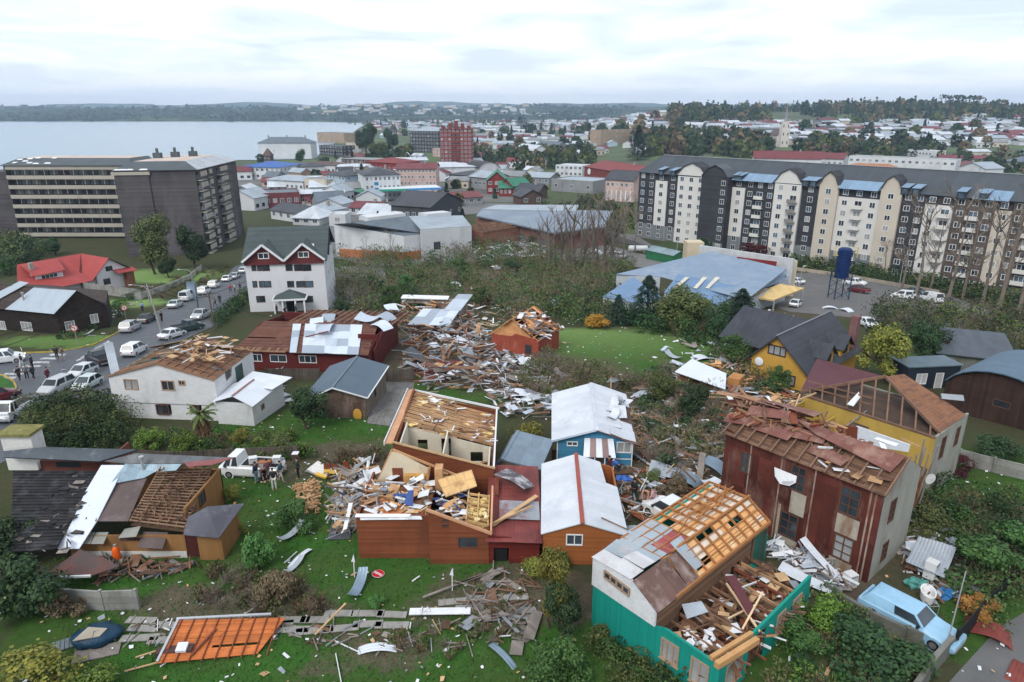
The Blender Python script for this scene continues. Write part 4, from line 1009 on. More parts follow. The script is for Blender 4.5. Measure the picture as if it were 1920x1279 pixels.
 m = MB(); C = [f2.y(1570,797,-2.8), f2.y(1608,801,-2.8), f2.y(1606,832,-2.8), f2.y(1572,825,-2.8)]; m.slab(C[::-1], .06); m.build('brown_panel', red_brown, t2)
 m = MB(); C = [f2.z(1588,758,6.2), f2.z(1610,735,6.6), f2.z(1613,745,6.3), f2.z(1600,762,6.1)]; m.slab(C[::-1], .03); m.slab(C, .03); m.build('torn_felt', white_bit, t2)
 for a, b, zz in [((1570,812),(1625,771),5.),((1477,758),(1530,737),5.8),((1486,775),(1500,740),5.8)]:
  m = MB(); m.beam(f2.z(*a, zz), f2.z(*b, zz+.3),.09,.11); m.build('loose_beam', pale_wood if zz > 5.5 else m_lumg, t2)
 # leaning boards between house and wing
 m = MB()
 for k in range(16): x = w+rnd.uniform(-.9,.3); y = dG+rnd.uniform(.1,1.6); m.beam((x, y, rnd.uniform(1.5,4)),(x+rnd.uniform(-.5,.5), y+rnd.uniform(-.4,.6), rnd.uniform(5,7)), rnd.uniform(.1,.3),.04, rnd.choice((0,1,2)))
 m.build('leaning_boards', [surf((.33,.25,.18),.85, var=.3), red_brown, m_lumg], t)
 o = MB(); o.tube([(0,0,0),(0,-.08,0)], [.32,.36], 14); o.tube([(0,-.08,0),(0,-.35,.05)], .02,5); d = o.build('satellite_dish', surf((.55,.55,.54),.5, var=.1), t); p = f.x(1743,897, w+.2); d.location = p; d.rotation_euler = (0,0, R(60))
 return f, f2
RF, RF2 = rusty_house()
# tan house with patched roof (bottom left)
def tan_house():
 B = G(345,1045); A = V((B.x, B.y, 14.)); f = FR(V((PZ(165,1015,14.).x, PZ(345,1045,14.).y, 14.)),0.)
 t = inframe(f, 'patched_house', 'low tan walled house with roof of white, grey and bare batten patches', 'house')
 tan = surf((.26,.135,.050),.85, pat='lines', ax='u', pitch=.25, var=.14, vs=.5, stain=(.15,.08,.04), sa=.4, ss=.5, bump=.3)
 # front wall plane y=0 : eave line px (165,985)->(345,1000)
 a, b = f.y(165,990), f.y(345,1005); ze = b.z; W_ = b.x
 c = f.y(452,962);
 yb = 8.0; zr = 3.9
 m = MB(); m.wall((0,0),(W_, 0),-.2, [(0, ze),(W_, ze)], [(1.0,2.1,1.25, ze-.1),(3.2,4.6,1.2, ze-.1)], .15)
 m.wall((W_, 0),(W_+.9,.0),-.2,1.9, [(0.02,.85,-.2,1.7)], .15); m.wall((W_+.9,-.25),(W_+2.35,-.25),-.3,1.9,(),.15); m.wall((W_+2.35,-.25),(W_+2.35,2.6),-.3, [(0,1.9),(2.85,2.4)], (),.15, ins=.15)
 bb = f.z(423,938,-.05); xw, yb = bb.x, bb.y; zb_ = f.x(421,869, xw).z; e2 = f.x(346,955, xw); yf = 1.2
 zt_ = lambda y: e2.z+(y-e2.y)*(zb_-e2.z)/(yb-e2.y)
 ws = f.x(378,934, xw); m.wall((xw, yf),(xw, yb),-.2, [(0, zt_(yf)),(yb-yf, zb_)], [(ws.y-yf-.4, ws.y-yf+.5, ws.z-.5, ws.z+.4)], .15); m.wall((xw, yb),(-3.5, yb),-.5, [(0, zb_-.05),(xw+3.5,3.2)], (),.15)
 m.build('wall', tan, t)
 m = MB(); m.box((.9,-.05,-.2),(W_, -.005,.45)); m.build('white_base', surf((.55,.55,.53),.8, var=.15), t)
 m = MB(); m.box((W_+.05,.04,-.2),(W_+.83,.1,1.7)); m.build('door', surf((.07,.02,.018),.6), t)
 window(t, (0,0),(W_, 0),3.9,1.2,1.4, ze-1.3, fr_brown, gl_dark, 2); window(t, (0,0),(W_, 0),1.55,1.25,1.1, ze-1.35, fr_brown, gl_dark, 2); window(t, (xw, yf),(xw, yb), ws.y-yf+.05, ws.z-.5,.9,.9, fr_brown, gl_dark, 2)
 def T(px, py, z): return f.z(px, py, z)
 # roof surfaces traced at their own heights: front eave at ze, top at zr
 gp = surf((.30,.41,.48),.5,.15, 'corr', 'x', .2,.15,.5,(.17,.20,.23),.45,.6,.3); bp = surf((.115,.085,.082),.65,.05, 'lines', 'x', .9,.2,.6,(.16,.13,.13),.4,.8,.2)
 wp_ = surf((.62,.67,.76),.5,.1, 'lines', 'x', .9,.05,.5, bump=.3)
 m = MB(); m.slab([T(107,1029,1.3), T(148,1029,1.3), T(182,976,2.4), T(234,872, zr-.1), T(190,872, zr-.1), T(160,922,2.9), T(135,978,2.1)], .05); m.build('white_strip', wp_, t)
 m = MB(); C = [T(178,977,2.35), T(240,977,2.35), T(275,897,3.2), T(208,905,3.2)]; m.slab(C, .05); m.build('brown_sheet', bp, t)
 m = MB(); m.slab([T(206,908,3.25), T(270,896,3.3), T(290,885,3.45), T(330,882,3.5), T(342,868, zr), T(236,868, zr)], .05,0); m.slab([T(234,869, zr), T(342,869, zr), T(440,858, zr+.1), T(255,850, zr+.35), T(195,865, zr)], .05,1); m.slab([T(345,868, zr+.05), T(442,858, zr+.15), T(400,872, zr), T(352,876, zr)], .04,2)
 m.build('grey_sheet', [gp, surf((.12,.13,.14),.6,.1, 'lines', 'x', .8,.2,.6,(.2,.21,.22),.4,.8), surf((.24,.09,.09),.6, var=.3, vs=2)], t)
 m = MB(); C = [T(243,975,2.35), T(346,988,2.2), T(398,873, zb_+.05), T(300,876,3.7)]
 for j in range(21): v = j/20; m.beam(bil(C, 0, v), bil(C, 1, v),.10,.05, rnd.choice((0,0,1)))
 for i in range(7): m.beam(bil(C, i/6,0)-V((0,0,.1)), bil(C, i/6,1)-V((0,0,.1)),.07,.14,1)
 m.build('battens', [surf((.26,.165,.105),.85, var=.3, vs=1.5), m_lumd], t)
 m = MB(); D = V((0,0,-.35)); m.slab([C[0]+D, C[1]+D, C[2]+D, C[3]+D], .05); m.build('ceiling', dirtbrown, t)
 m = MB()
 for k in range(60): u, v = rnd.random(), rnd.random(); q = bil(C, u, v); a = rnd.uniform(-.8,.8)+1.57; l = rnd.uniform(.3,1.); m.beam(q-V((math.cos(a)*l, math.sin(a)*l*.6,-.12)), q+V((math.cos(a)*l, math.sin(a)*l*.6,.2)),.04,.06, rnd.choice((0,1)))
 m.build('splinters', [m_lumd, dirtbrown], t)['kind'] = 'stuff'
 m = MB(); m.slab([T(344,1003,1.95), T(410,1009,1.98), T(458,944,2.55), T(388,950,2.9), T(352,970,2.5)], .06); m.build('side_roof', surf((.085,.085,.105),.55,.1, 'lines', 'x', .8,.2,.6,(.16,.16,.18),.42,.8), t)
 m = MB()
 for x in (0,.8,1.6): m.slab([(x+.05,-.45, ze-.25),(x+.8,-.45, ze-.25),(x+.8,.25, ze+.1),(x+.05,.25, ze+.1)], .04, rnd.choice((0,1)))
 m.slab([(4.5,-.6, ze-.4),(6.0,-.6, ze-.5),(6.0,.3, ze+.05),(4.5,.3, ze+.1)], .04,2); m.slab([(3.4,-.5, ze+.2),(4.5,-.5, ze+.3),(4.4,.3, ze+.5),(3.4,.3, ze+.3)], .03,0)
 m.build('eave_sheet', [surf((.26,.26,.235),.7, var=.2), surf((.16,.13,.11),.7, var=.2), bp], t)
 m = MB(); m.slab([T(76,1084,.9), T(170,1080,.9), T(222,1062,1.0), T(200,1048,1.35), T(150,1030,1.4), T(120,1052,1.2)], .05); m.build('porch_roof', surf((.15,.06,.05),.6,.1, None, var=.3, vs=1.5, stain=(.07,.06,.06), sa=.5, ss=.6), t)
 m = MB(); m.beam(T(76,1084,.95), T(170,1080,.95),.1,.12); m.build('porch_edge', white_bit, t)
 # burnt-dark battens on the left roof
 blk = surf((.030,.030,.033),.8, pat='lines', ax='y', pitch=.22, var=.4, vs=1.5, stain=(.09,.09,.10), sa=.4, ss=1.2, bump=1.)
 m = MB(); C = [T(20,1035,1.5), T(104,1030,1.5), T(186,885,3.3), T(25,885,3.3)]
 m.slab(C, .05); N = nrm(C)
 for j in range(26): v = j/25; m.beam(bil(C, 0, v)+N*.05, bil(C, 1, v)+N*.05,.08,.05,0)
 junk(m, 80, lambda: (rnd.uniform(C[0].x, C[1].x+1), rnd.uniform(C[0].y, C[3].y)), lambda x, y: 1.45+(y-C[0].y)/(C[3].y-C[0].y)*1.8,(.2,.8),(0,0,1,2), rnd, .1,.4,.1)
 m.build('dark_battens', [blk, surf((.07,.06,.055),.8), m_lumg], t)
 # upper block at the back left with white chimney
 u0 = 6.4; p0 = f.y(76,885, u0); p1 = f.y(185,887, u0)
 m = MB(); m.wall((p0.x-.4, u0),(p1.x+.9, u0),2.0, f.y(100,864, u0).z, [(3.0-.4,4.4-.4, f.y(140,876, u0).z, f.y(140,866, u0).z)] if False else (),.15); m.wall((p1.x+.9, u0),(p1.x+.9, u0+2.8),2, f.y(185,862, u0).z, (),.15, ins=.15)
 m.build('clerestory_wall', surf((.17,.06,.045),.8, pat='lines', ax='z', pitch=.15), t)
 m = MB(); a, b = f.y(104,866, u0-.01), f.y(152,876, u0-.01); m.box((a.x, u0-.02, b.z),(b.x, u0-.006, a.z)); m.build('pane', gl_dark, t)
 m = MB(); m.slab([T(5,857,4.0), T(186,865,4.0), T(258,843,4.3), T(82,838,4.6), T(5,846,4.3)], .14); m.build('back_roof', surf((.075,.09,.105),.6,.1, 'lines', 'y', .5,.2,.6,(.2,.23,.25),.38,.9,.3), t)
 z1 = 3.9
 m = MB(); a = f.y(17,884, u0-.3); b = f.y(73,884, u0-.3); m.box((a.x, u0-.3,2.6),(b.x, u0+.9,5.2)); m.build('chimney', surf((.62,.62,.60),.8, pat='brick', ax='z', pitch=.12, var=.06, stain=(.35,.35,.33), sa=.36, ss=.8), t)
 m = MB(); m.box((a.x-.15, u0-.5,5.2),(b.x+.12, u0+1.1,5.4)); m.ell(((a.x+b.x)/2, u0+.3,5.4),((b.x-a.x)/2+.1,.75,.08),14,4); m.build('chimney_cap', surf((.20,.19,.07),.95, var=.4, vs=2.5, bump=1.), t)
 m = MB(); m.tube([(0,0,0),(0,0,1.0)], .09,8); m.tube([(0,0,1.0),(0,0,1.15)], .17,8); o = m.build('flue', m_galv, t); o.location = T(270,885,3.4)
 return f
TNF = tan_house()
# middle distance, left
slate = surf((.075,.085,.10),.65,.05, 'brick', 'x', .3,.2,.5, bump=.4)
def white_shingle():
 sh = surf((.60,.61,.62),.75, pat='brick', ax='z', pitch=.22, var=.07, vs=.5, stain=(.42,.42,.42), sa=.36, ss=.5, bump=.35)
 A, rz, w = frame((203,706),(402,713),4.15); f = FR(A, rz); t = inframe(f, 'shingled_house', 'white shingled two storey house, its roof stripped to brown rafters and boards', 'house')
 d = f.x(472,652, w).y; pk = f.y(293,682); bk = pk.z
 H = []
 for px, py, ww, hh in [(246,721,1.35,1.05),(315,723,1.25,1.0),(341,718,.65,.5),(305,768,1.25,1.0),(365,765,.9,.65)]:
  p = f.y(px, py); H.append((p.x-ww/2, p.x+ww/2, p.z-hh/2, p.z+hh/2))
 m = MB(); m.wall((0,0),(w, 0),1.65, [(0,4.15),(pk.x, pk.z),(w, 4.15)], [h for h in H if h[2] > 1.6], .15); m.wall((.15,.12),(w, .12),-.5,1.65, [h for h in H if h[2] < 1.6], .1)
 m.wall((w, 0),(w, d),-.5, [(0,4.1),(d*.25,4.1),(d*.26,3.2),(d*.42,3.3),(d*.43,4.15),(d, 4.2)], [(d*.5, d*.7,2.1,3.9)], .15, ins=.15); m.wall((w, d),(0, d),-2, [(0,4.1),(w-pk.x, pk.z),(w, 4.1)], (),.15); m.wall((0, d),(0,0),-2,4.1,(),.15, ins=.15)
 m.build('wall', sh, t)
 for h in H: window(t, (0,0),(w, 0),(h[0]+h[1])/2, h[2], h[1]-h[0], h[3]-h[2], fr_tan if h[2] > 1.6 else fr_brown, gl_pale if h is H[0] else gl_dark, 2, fw=.09, out=.05)
 m = MB(); m.box((w-.06, d*.5,2.1),(w-.02, d*.7,3.9)); m.build('boarded_opening', surf((.06,.10,.09),.8), t)
 C1 = [V((pk.x, 0, pk.z)), V((w, 0,4.15)), V((w, d, 4.2)), V((pk.x, d, pk.z))]; C0 = [V((0,0,4.15)), V((pk.x, 0, pk.z)), V((pk.x, d, pk.z)), V((0, d, 4.15))]
 m = MB(); boards(m, C1,22,.06,.03,.03,(0,0,1), along='u'); boards(m, [bil(C0,0,.0), bil(C0,1,0), bil(C0,1,.25), bil(C0,0,.25)], 6,.1,.03,.03,(0,1)); m.build('roof_boards', [surf((.23,.12,.075),.8, var=.3), surf((.15,.085,.06),.85, var=.3)], t)
 m = MB(); N = nrm(C1)
 for i in range(8): m.beam(bil(C1, i/7,0)+N*.08, bil(C1, i/7,1)+N*.08,.07,.08)
 for j in range(9): m.beam(bil(C1,0, j/8)+N*.14, bil(C1, rnd.uniform(.6,1), j/8)+N*.14,.06,.06)
 for j in range(9): m.beam(bil(C0,0, j/8), bil(C0,1 if j in (0,8) else rnd.uniform(.2,1), j/8),.08,.12)
 m.beam((-.1,-.15,4.2),(pk.x, -.15, pk.z+.05),.06,.14); m.beam((pk.x, -.15, pk.z+.05),(w+.1,-.15,4.2),.06,.14)
 m.build('rafters', surf((.26,.15,.09),.8, var=.3), t)
 m = MB(); junk(m, 90, lambda: (rnd.uniform(pk.x-.5, w-.2), rnd.uniform(d*.15, d*.98)), lambda x, y: pk.z+.1-(x-pk.x)*.06,(.4,2.2),(0,1,2,3,2), rnd, .15,.2,.25); m.build('wreckage', [m_lum, m_lumd, pale_wood, white_bit], t)['kind'] = 'stuff'
 m = MB(); m.wall((.6, d*.55),(pk.x+1, d*.55),2.4,4.3,(),.1,0); m.wall((.3, d*.3),(.3, d*.9),3,4.2,(),.1,0); m.build('inner_wall', surf((.10,.26,.25),.8, var=.15), t)
 m = MB(); boards(m, [V((.2, d-.1,4.2)), V((pk.x, d-.1, pk.z)), V((pk.x, d-1.6, pk.z+.35)), V((.2, d-1.6,4.9))], 5,.1,.03,.03,(0,1)); boards(m, [V((pk.x, d+.2, pk.z)), V((w, d+.2,4.2)), V((w, d-1.4,4.9)), V((pk.x, d-1.4,5.4))], 6,.1,.04,.03,(0,1)); m.build('gable_boards', [surf((.42,.25,.12),.8, var=.3), m_lumd], t)
 # white roofed side wing
 A2, rz2, w2 = frame((404,753),(472,758),2.2); f2 = FR(A2, rz2); t2 = inframe(f2, 'side_wing', 'low white walled wing with white sheet roof beside the shingled house', 'annex')
 d2 = f2.x(528,700, w2).y
 m = MB(); m.wall((0,0),(w2,0),-.6,2.2,(),.14); m.wall((w2,0),(w2, d2),-1,2.2, [(1.4,2.0,.9,1.5)], .14, ins=.14); m.wall((w2, d2),(0, d2),-1,2.2,(),.14); m.build('wall', sh, t2)
 window(t2,(w2,0),(w2, d2),1.7,.9,.6,.6, fr_tan)
 wr = surf((.66,.70,.76),.5,.1, 'corr', 'y', .2,.06,.5, bump=.35)
 m = MB(); m.slab([(-.2,-.3,2.25),(w2*.55,-.3,3.0),(w2*.55, d2*.6,3.1),(-.2, d2*.6,2.6)], .05); m.slab([(w2*.55,-.3,3.0),(w2+.3,-.4,2.15),(w2+.3, d2*.7,2.2),(w2*.55, d2*.6,3.1)], .05); m.slab([(0.3, d2*.55,2.75),(w2+.5, d2*.5,2.5),(w2+.9, d2+.3,2.5),(.4, d2+.2,2.9)], .05); m.build('roof', wr, t2)
 m = MB(); m.beam((w2*.55,-.35,3.05),(w2*.55, d2*.6,3.15),.16,.05); m.build('ridge_cap', surf((.30,.13,.11),.6), t2)
white_shingle()
def barn():
 hgt = 2.6; B0 = frame((612,724),(684,739), hgt); C0 = PZ(722,683, B0[0].z+hgt); Bp = PZ(684,739, B0[0].z+hgt)
 rz = math.atan2(C0.y-Bp.y, C0.x-Bp.x)-math.pi/2; u = V((math.cos(rz), math.sin(rz),0)); w = 3.9; A = Bp-u*w; A.z = B0[0].z
 f = FR(A, rz); t = inframe(f, 'barn', 'weathered shingled barn under a smooth blue-grey gabled roof', 'barn'); d = (C0-Bp).length
 bw = surf((.12,.085,.065),.85, pat='brick', ax='z', pitch=.16, var=.3, vs=.8, stain=(.22,.16,.13), sa=.42, ss=.8, bump=.5); pl = surf((.17,.14,.115),.85, pat='lines', ax='u', pitch=.14, var=.25)
 m = MB(); m.wall((0,0),(w, 0),-.4, [(0,2.5),(1.0,3.25),(w, 2.5)], [(2.7,3.5,-.3,1.7)], .14); m.build('wall', bw, t)
 m = MB(); m.wall((w, 0),(w, d),-1.2,2.5, [(3.2,3.9,.8,1.8)], .14, ins=.14); m.wall((w, d),(0, d),-1.5, [(0,2.5),(w-1,3.2),(w, 2.5)], (),.14); m.wall((0, d),(0,0),-1.5,2.5,(),.14, ins=.14); m.build('side_wall', pl, t)
 br = surf((.085,.125,.165),.5,.1, None, var=.12, vs=.5, bump=.25)
 m = MB(); m.slab([(1.0,-.35,3.3),(w+.35,-.4,2.4),(w+.35, d+.2,2.4),(1.0, d+.2,3.35)], .07); m.slab([(-.9,-.3,2.35),(1.0,-.35,3.3),(1.0, d+.2,3.35),(-2.0, d+.2,2.2),(-2.2,2.5,1.9)], .07); ro = m.build('roof', br, t)
 m = MB(); m.beam((1,-.35,3.34),(1, d+.2,3.38),.2,.04); m.build('ridge_cap', surf((.13,.17,.21),.5), ro); m = MB(); m.beam((w+.38,-.4,2.4),(w+.38, d, 2.4),.1,.08); m.beam((-.9,-.38,2.34),(1,-.38,3.28),.05,.12); m.beam((1,-.38,3.28),(w+.35,-.42,2.38),.05,.12); m.build('gutter', white_bit, t)
 m = MB(); m.box((2.72,.03,-.3),(3.48,.09,1.7)); m.build('door', surf((.10,.065,.05),.8), t)
 m = MB(); m.ell((3.1,-.12,.55),(.42,.08,.62),10,6); m.build('yellow_cushion', surf((.55,.30,.05),.8), t)
barn()
def long_red():
 A, rz, w = frame((440,655),(690,662),2.5); f = FR(A, rz); t = inframe(f, 'red_hall', 'long dark red hall, half its roof bare boards, half pale metal sheets', 'hall')
 red = surf((.105,.018,.016),.7, pat='lines', ax='z', pitch=.18, var=.12, bump=.4); d = 13.6
 H = [(f.y(x0,668).x, f.y(x1,668).x, 1.1,2.0) for x0, x1 in ((474,491),(506,537),(560,593))]
 m = MB(); m.wall((0,0),(w, 0),-.7,2.45, H, .15); m.wall((w, 0),(w, d),-2, [(0,2.4),(4.5,3.2),(9,3.1),(d, 2.8)], (),.15, ins=.15); m.wall((w, d),(0, d),-2.5,3.0,(),.15); m.wall((0, d),(0,0),-2.5, [(0,2.6),(d-7,3.5),(d, 2.4)], (),.15, ins=.15); m.build('wall', red, t)
 for h in H: window(t, (0,0),(w, 0),(h[0]+h[1])/2, h[2], h[1]-h[0], h[3]-h[2], fr_white, gl_dark, 3 if h is H[2] else 2)
 Fc = [V((-.2,-.5,2.45)), V((w+.2,-.5,2.4)), V((w-.6,7.0,3.75)), V((.6,7.0,3.75))]
 bw = [surf((.145,.065,.045),.85, var=.3), surf((.10,.045,.035),.85, var=.3)]
 m = MB(); boards(m, Fc, 26,.05,.02,.03,(0,0,1)); boards(m, [V((3.5,7.3,3.5)), V((w+1,7.3,3.5)), V((w+2, d, 3.3)), V((4, d, 3.3))], 16,.07,.04,.03,(0,1)); m.build('roof_boards', bw, t)
 m = MB();
 for i in range(16): u = i/15; m.beam((3.6+(w-2.6)*u, 7.3,3.65),(4.2+(w-2.6)*u, d, 3.45),.08,.12)
 for k in range(20): u = rnd.uniform(.0,.4); m.beam(bil(Fc, u, 0)+V((0,0,.05)), bil(Fc, u, .12)+V((0,0,.05)),.08,.1)
 m.beam(bil(Fc, 0,0)+V((0,0,.1)), bil(Fc, .4,0)+V((0,0,.1)),.1,.12)
 m.build('rafters', surf((.30,.18,.11),.8, var=.3), t)
 pans = [surf(c, .5,.15, 'corr', 'x', .3,.06,.5, bump=.2) for c in ((.58,.64,.72),(.33,.38,.45),(.46,.52,.60))]
 def R_(px0, px1, pya, pyb): return None
 m = MB(); u = lambda px, py: f.z(px, py, 3.2)
 C = [V((u(560,655).x, -.65,2.5)), V((u(670,655).x, -.7,2.5)), V((u(690,607).x-.0,6.3,3.7)), V((u(583,607).x, 6.3,3.7))]
 sheets(m, C, 5,4,.02,.12,.02,(0,0,1,2)); sheets(m, [V((u(536,655).x, -.6,2.5)), V((u(549,655).x, -.6,2.5)), V((u(578,605).x, 6.2,3.7)), V((u(563,605).x, 6.2,3.7))], 1,4,0,.1,.02,(2,1,0))
 m.build('roof_sheet', pans, t)
 m = MB()
 for i, (px, py, rz_) in enumerate([(594,597,.3),(617,590,.2),(690,598,1.2),(712,605,1.0),(720,590,.9),(610,612,.1),(736,580,.5)]):
  o = curl_mb(1.6,3.2, bend=rnd.uniform(.2,.7), seed=60+i, crumple=.15); p = f.z(px, py, 4.0); mt = Matrix.Translation(p) @ Matrix.Rotation(rz_, 4, 'Z') @ Matrix.Rotation(rnd.uniform(-.2,.3),4, 'Y'); m.add([mt @ V(q) for q in o.v], o.f, i % 3)
 m.build('loose_sheets', pans, t)
 m = MB(); a, b = f.z(573,632,3.8), f.z(616,621,4.0); m.beam(a, b, .14,.1); m.build('fallen_beam', red_brown, t)
 m = MB(); m.wall((w+.3,1.5),(w+.3,5.5),-.5, [(0,2.2),(4,3.4)], (),.15); m.wall((w-2.0,3.0),(w+.3,3.0),-.5,3.7,(),.12); m.build('end_wall', red, t)
 # back right part with metal patch and white fascia
 A2, rz2, w2 = frame((733,578),(862,582),2.4); f2 = FR(A2, rz2); t2 = inframe(f2, 'rear_hall', 'open rear part of the red hall with white fascia and grey metal corner', 'hall')
 m = MB(); m.wall((0,6),(w2,6),-1.5,2.4, [(.5,5,.2,1.6)], .15); m.wall((0,-3),(w2*.4,-3),-1,1.9, [(.4,1.8,0,1.5)], .15); m.wall((w2*.4,-3),(w2*.4,0),-1,2,(),.12); m.wall((w2,-6),(w2,6),-1.5,2.2,(),.15); m.build('wall', surf((.30,.27,.24),.85, stain=(.14,.05,.04), sa=.45), t2)
 m = MB(); m.slab([(0,5.6,2.5),(w2*.72,5.6,2.5),(w2*.72,6.9,2.7),(0,6.9,2.7)], .15); m.build('fascia', white_bit, t2)
 m = MB(); sheets(m, [V((w2*.42,-7.2,2.2)), V((w2*.98,-7.2,2.2)), V((w2*1.02,-1.2,2.8)), V((w2*.5,-1.2,2.8))], 4,2,.0,.06,.02,(0,1,2)); sheets(m, [V((w2*.8,-1.6,2.8)), V((w2*1.03,-1.6,2.8)), V((w2*1.08,6.5,3.1)), V((w2*.86,6.5,3.1))], 1,3,0,.05,.02,(1,2)); m.build('roof_sheet', pans, t2)
 m = MB(); junk(m, 130, lambda: (rnd.uniform(-1, w2*.95), rnd.uniform(-5,6)), lambda x, y: .9,(.5,3),(0,1,2,3,1,5), rnd, .3,.25,1.3,.14); m.build('wreckage', [m_lum, m_lumd, red_brown, white_bit, grey_bit, osb], t2)['kind'] = 'stuff'
long_red()
def hotel():
 wh = surf((.60,.61,.635),.8, var=.06, vs=.4, stain=(.45,.45,.46), sa=.33, ss=.35, bump=.1); mr = surf((.125,.03,.03),.75, pat='lines', ax='u', pitch=.2, var=.15)
 A, rz, w = frame((458,492),(607,487),8.3); f = FR(A, rz); d = 17
 t = inframe(f, 'hotel', 'tall white hotel with twin maroon gables and dark green tiled roof', 'hotel')
 H = []
 for z, row in ((500,(474,485,497,540,558,573)),(531,(476,489,500,543,562,577)),(559,(487,563,577))):
  for i, x in enumerate(row):
   p = f.y(x+2, z+2); ww = (.75,.85,1.1,1.1,1.45,1.45)[i] if len(row) == 6 else 1.4; H.append((p.x-ww/2, p.x+ww/2, p.z-.55, p.z+.55))
 m = MB(); m.wall((0,0),(w, 0),-1,8.25, H, .15); m.wall((w, 0),(w, d),-2, [(0,8.25),(d/2-3.2,8.25),(d/2,11.2),(d/2+3.2,8.25),(d, 8.25)], [(2+3.5*i, 3+3.5*i, 1.5+2.7*k, 2.6+2.7*k) for i in range(4) for k in range(3)], .15, ins=.15)
 m.wall((w, d),(0, d),-2,8.25,(),.15); m.wall((0, d),(0,0),-2,8.25,(),.15, ins=.15); m.build('wall', wh, t)
 for h in H: window(t, (0,0),(w, 0),(h[0]+h[1])/2, h[2], h[1]-h[0], h[3]-h[2], fr_brown, gl_dark if rnd.random() < .6 else gl_blue, 1, fw=.07)
 for i in range(4):
  for k in range(3): window(t, (w, 0),(w, d),2.5+3.5*i, 1.5+2.7*k, 1., 1.1, fr_white, gl_blue, 1)
 rf = surf((.060,.078,.078),.7, pat='lines', ax='y', pitch=.55, var=.15, vs=.5, bump=.5); rg = surf((.060,.078,.078),.7, pat='lines', ax='x', pitch=.55, var=.15, vs=.5, bump=.5)
 zr = 12.6; ov = .5
 m = MB(); m.slab([(-ov, -.2,8.25),(w+ov, -.2,8.25),(w+ov, d/2, zr),(-ov, d/2, zr)], .15); m.slab([(-ov, d/2, zr),(w+ov, d/2, zr),(w+ov, d+.3,8.2),(-ov, d+.3,8.2)], .15)
 gw = w/2
 ro = m.build('roof', rf, t); m = MB()
 for g0 in (0,1):
  x0, x1 = g0*gw+(.0), g0*gw+gw; xm = (x0+x1)/2; zp = 11.1
  m.slab([(x0-.3*(g0 == 0),-.8,8.9-.55),(xm, -.8, zp),(xm, 5.8, zp),(x0,1.0,8.6)], .14); m.slab([(xm, -.8, zp),(x1+.3*g0,-.8,8.9-.55),(x1,1.0,8.6),(xm, 5.8, zp)], .14)
 m.slab([(w+.5, d/2-3.6,8.2),(w+.5, d/2,11.5),(w-3.5, d/2,11.5),(w-.2, d/2-3.6,8.2)], .12) ; m.build('gable_roof', rg, ro)
 m = MB(); mw = MB()
 for g0 in (0,1):
  x0, x1 = g0*gw, g0*gw+gw; xm = (x0+x1)/2
  m.wall((x0+.01,-.25),(x1-.01,-.25),8.1, [(0,8.35),(gw/2-.01,11.0),(gw-.02,8.35)], (),.2)
  mw.beam((x0-.25*(g0 == 0),-.85,8.45),(xm, -.85,11.15),.08,.34); mw.beam((xm, -.85,11.15),(x1+.25*g0,-.85,8.45),.08,.34)
  window(t, (x0,-.25),(x1,-.25), gw/2,8.8,1.7,1.0, fr_white, gl_dark, 2, fw=.12, hole=False)
 m.box((0,-.3,7.8),(w, -.02,8.12)); m.build('gable_front', mr, t); mw.build('bargeboard', surf((.66,.67,.70),.6, var=.05), t)
 m = MB(); m.slab([(4.2,-2.6,2.6),(9.2,-2.6,2.6),(6.7,-1.2,3.9)], .05); m.slab([(9.2,-2.6,2.6),(9.2,0,2.6),(6.7,-1.2,3.9)], .05); m.slab([(4.2,0,2.6),(4.2,-2.6,2.6),(6.7,-1.2,3.9)], .05); m.build('porch_roof', rf, t)
 m = MB(); m.box((4.0,-2.7,2.3),(9.4,-.02,2.58)); m.build('porch_beam', fr_white, t)
 for x in (4.3,5.6,7.6,9.0): m = MB(); m.box((x-.12,-2.6,-.9),(x+.12,-2.36,2.3)); m.build('porch_post', fr_white, t)
 m = MB(); m.box((5.8,-.04,-.6),(7.3,-.004,1.7)); m.build('entrance', m_black, t)
 for x, y in ((2.2,2.6),(4.6,2.2),(8.9,2.4),(10.4,3.4)):
  m = MB(); m.box((-.3,-.35,0),(.3,.35,.08)); o = m.build('skylight', surf((.5,.55,.6),.3), t); o.location = (x, y, 8.25+(zr-8.25)*(y+.2)/(d/2+.2)+.05); o.rotation_euler = (math.atan2(zr-8.25, d/2),0,0)
hotel()
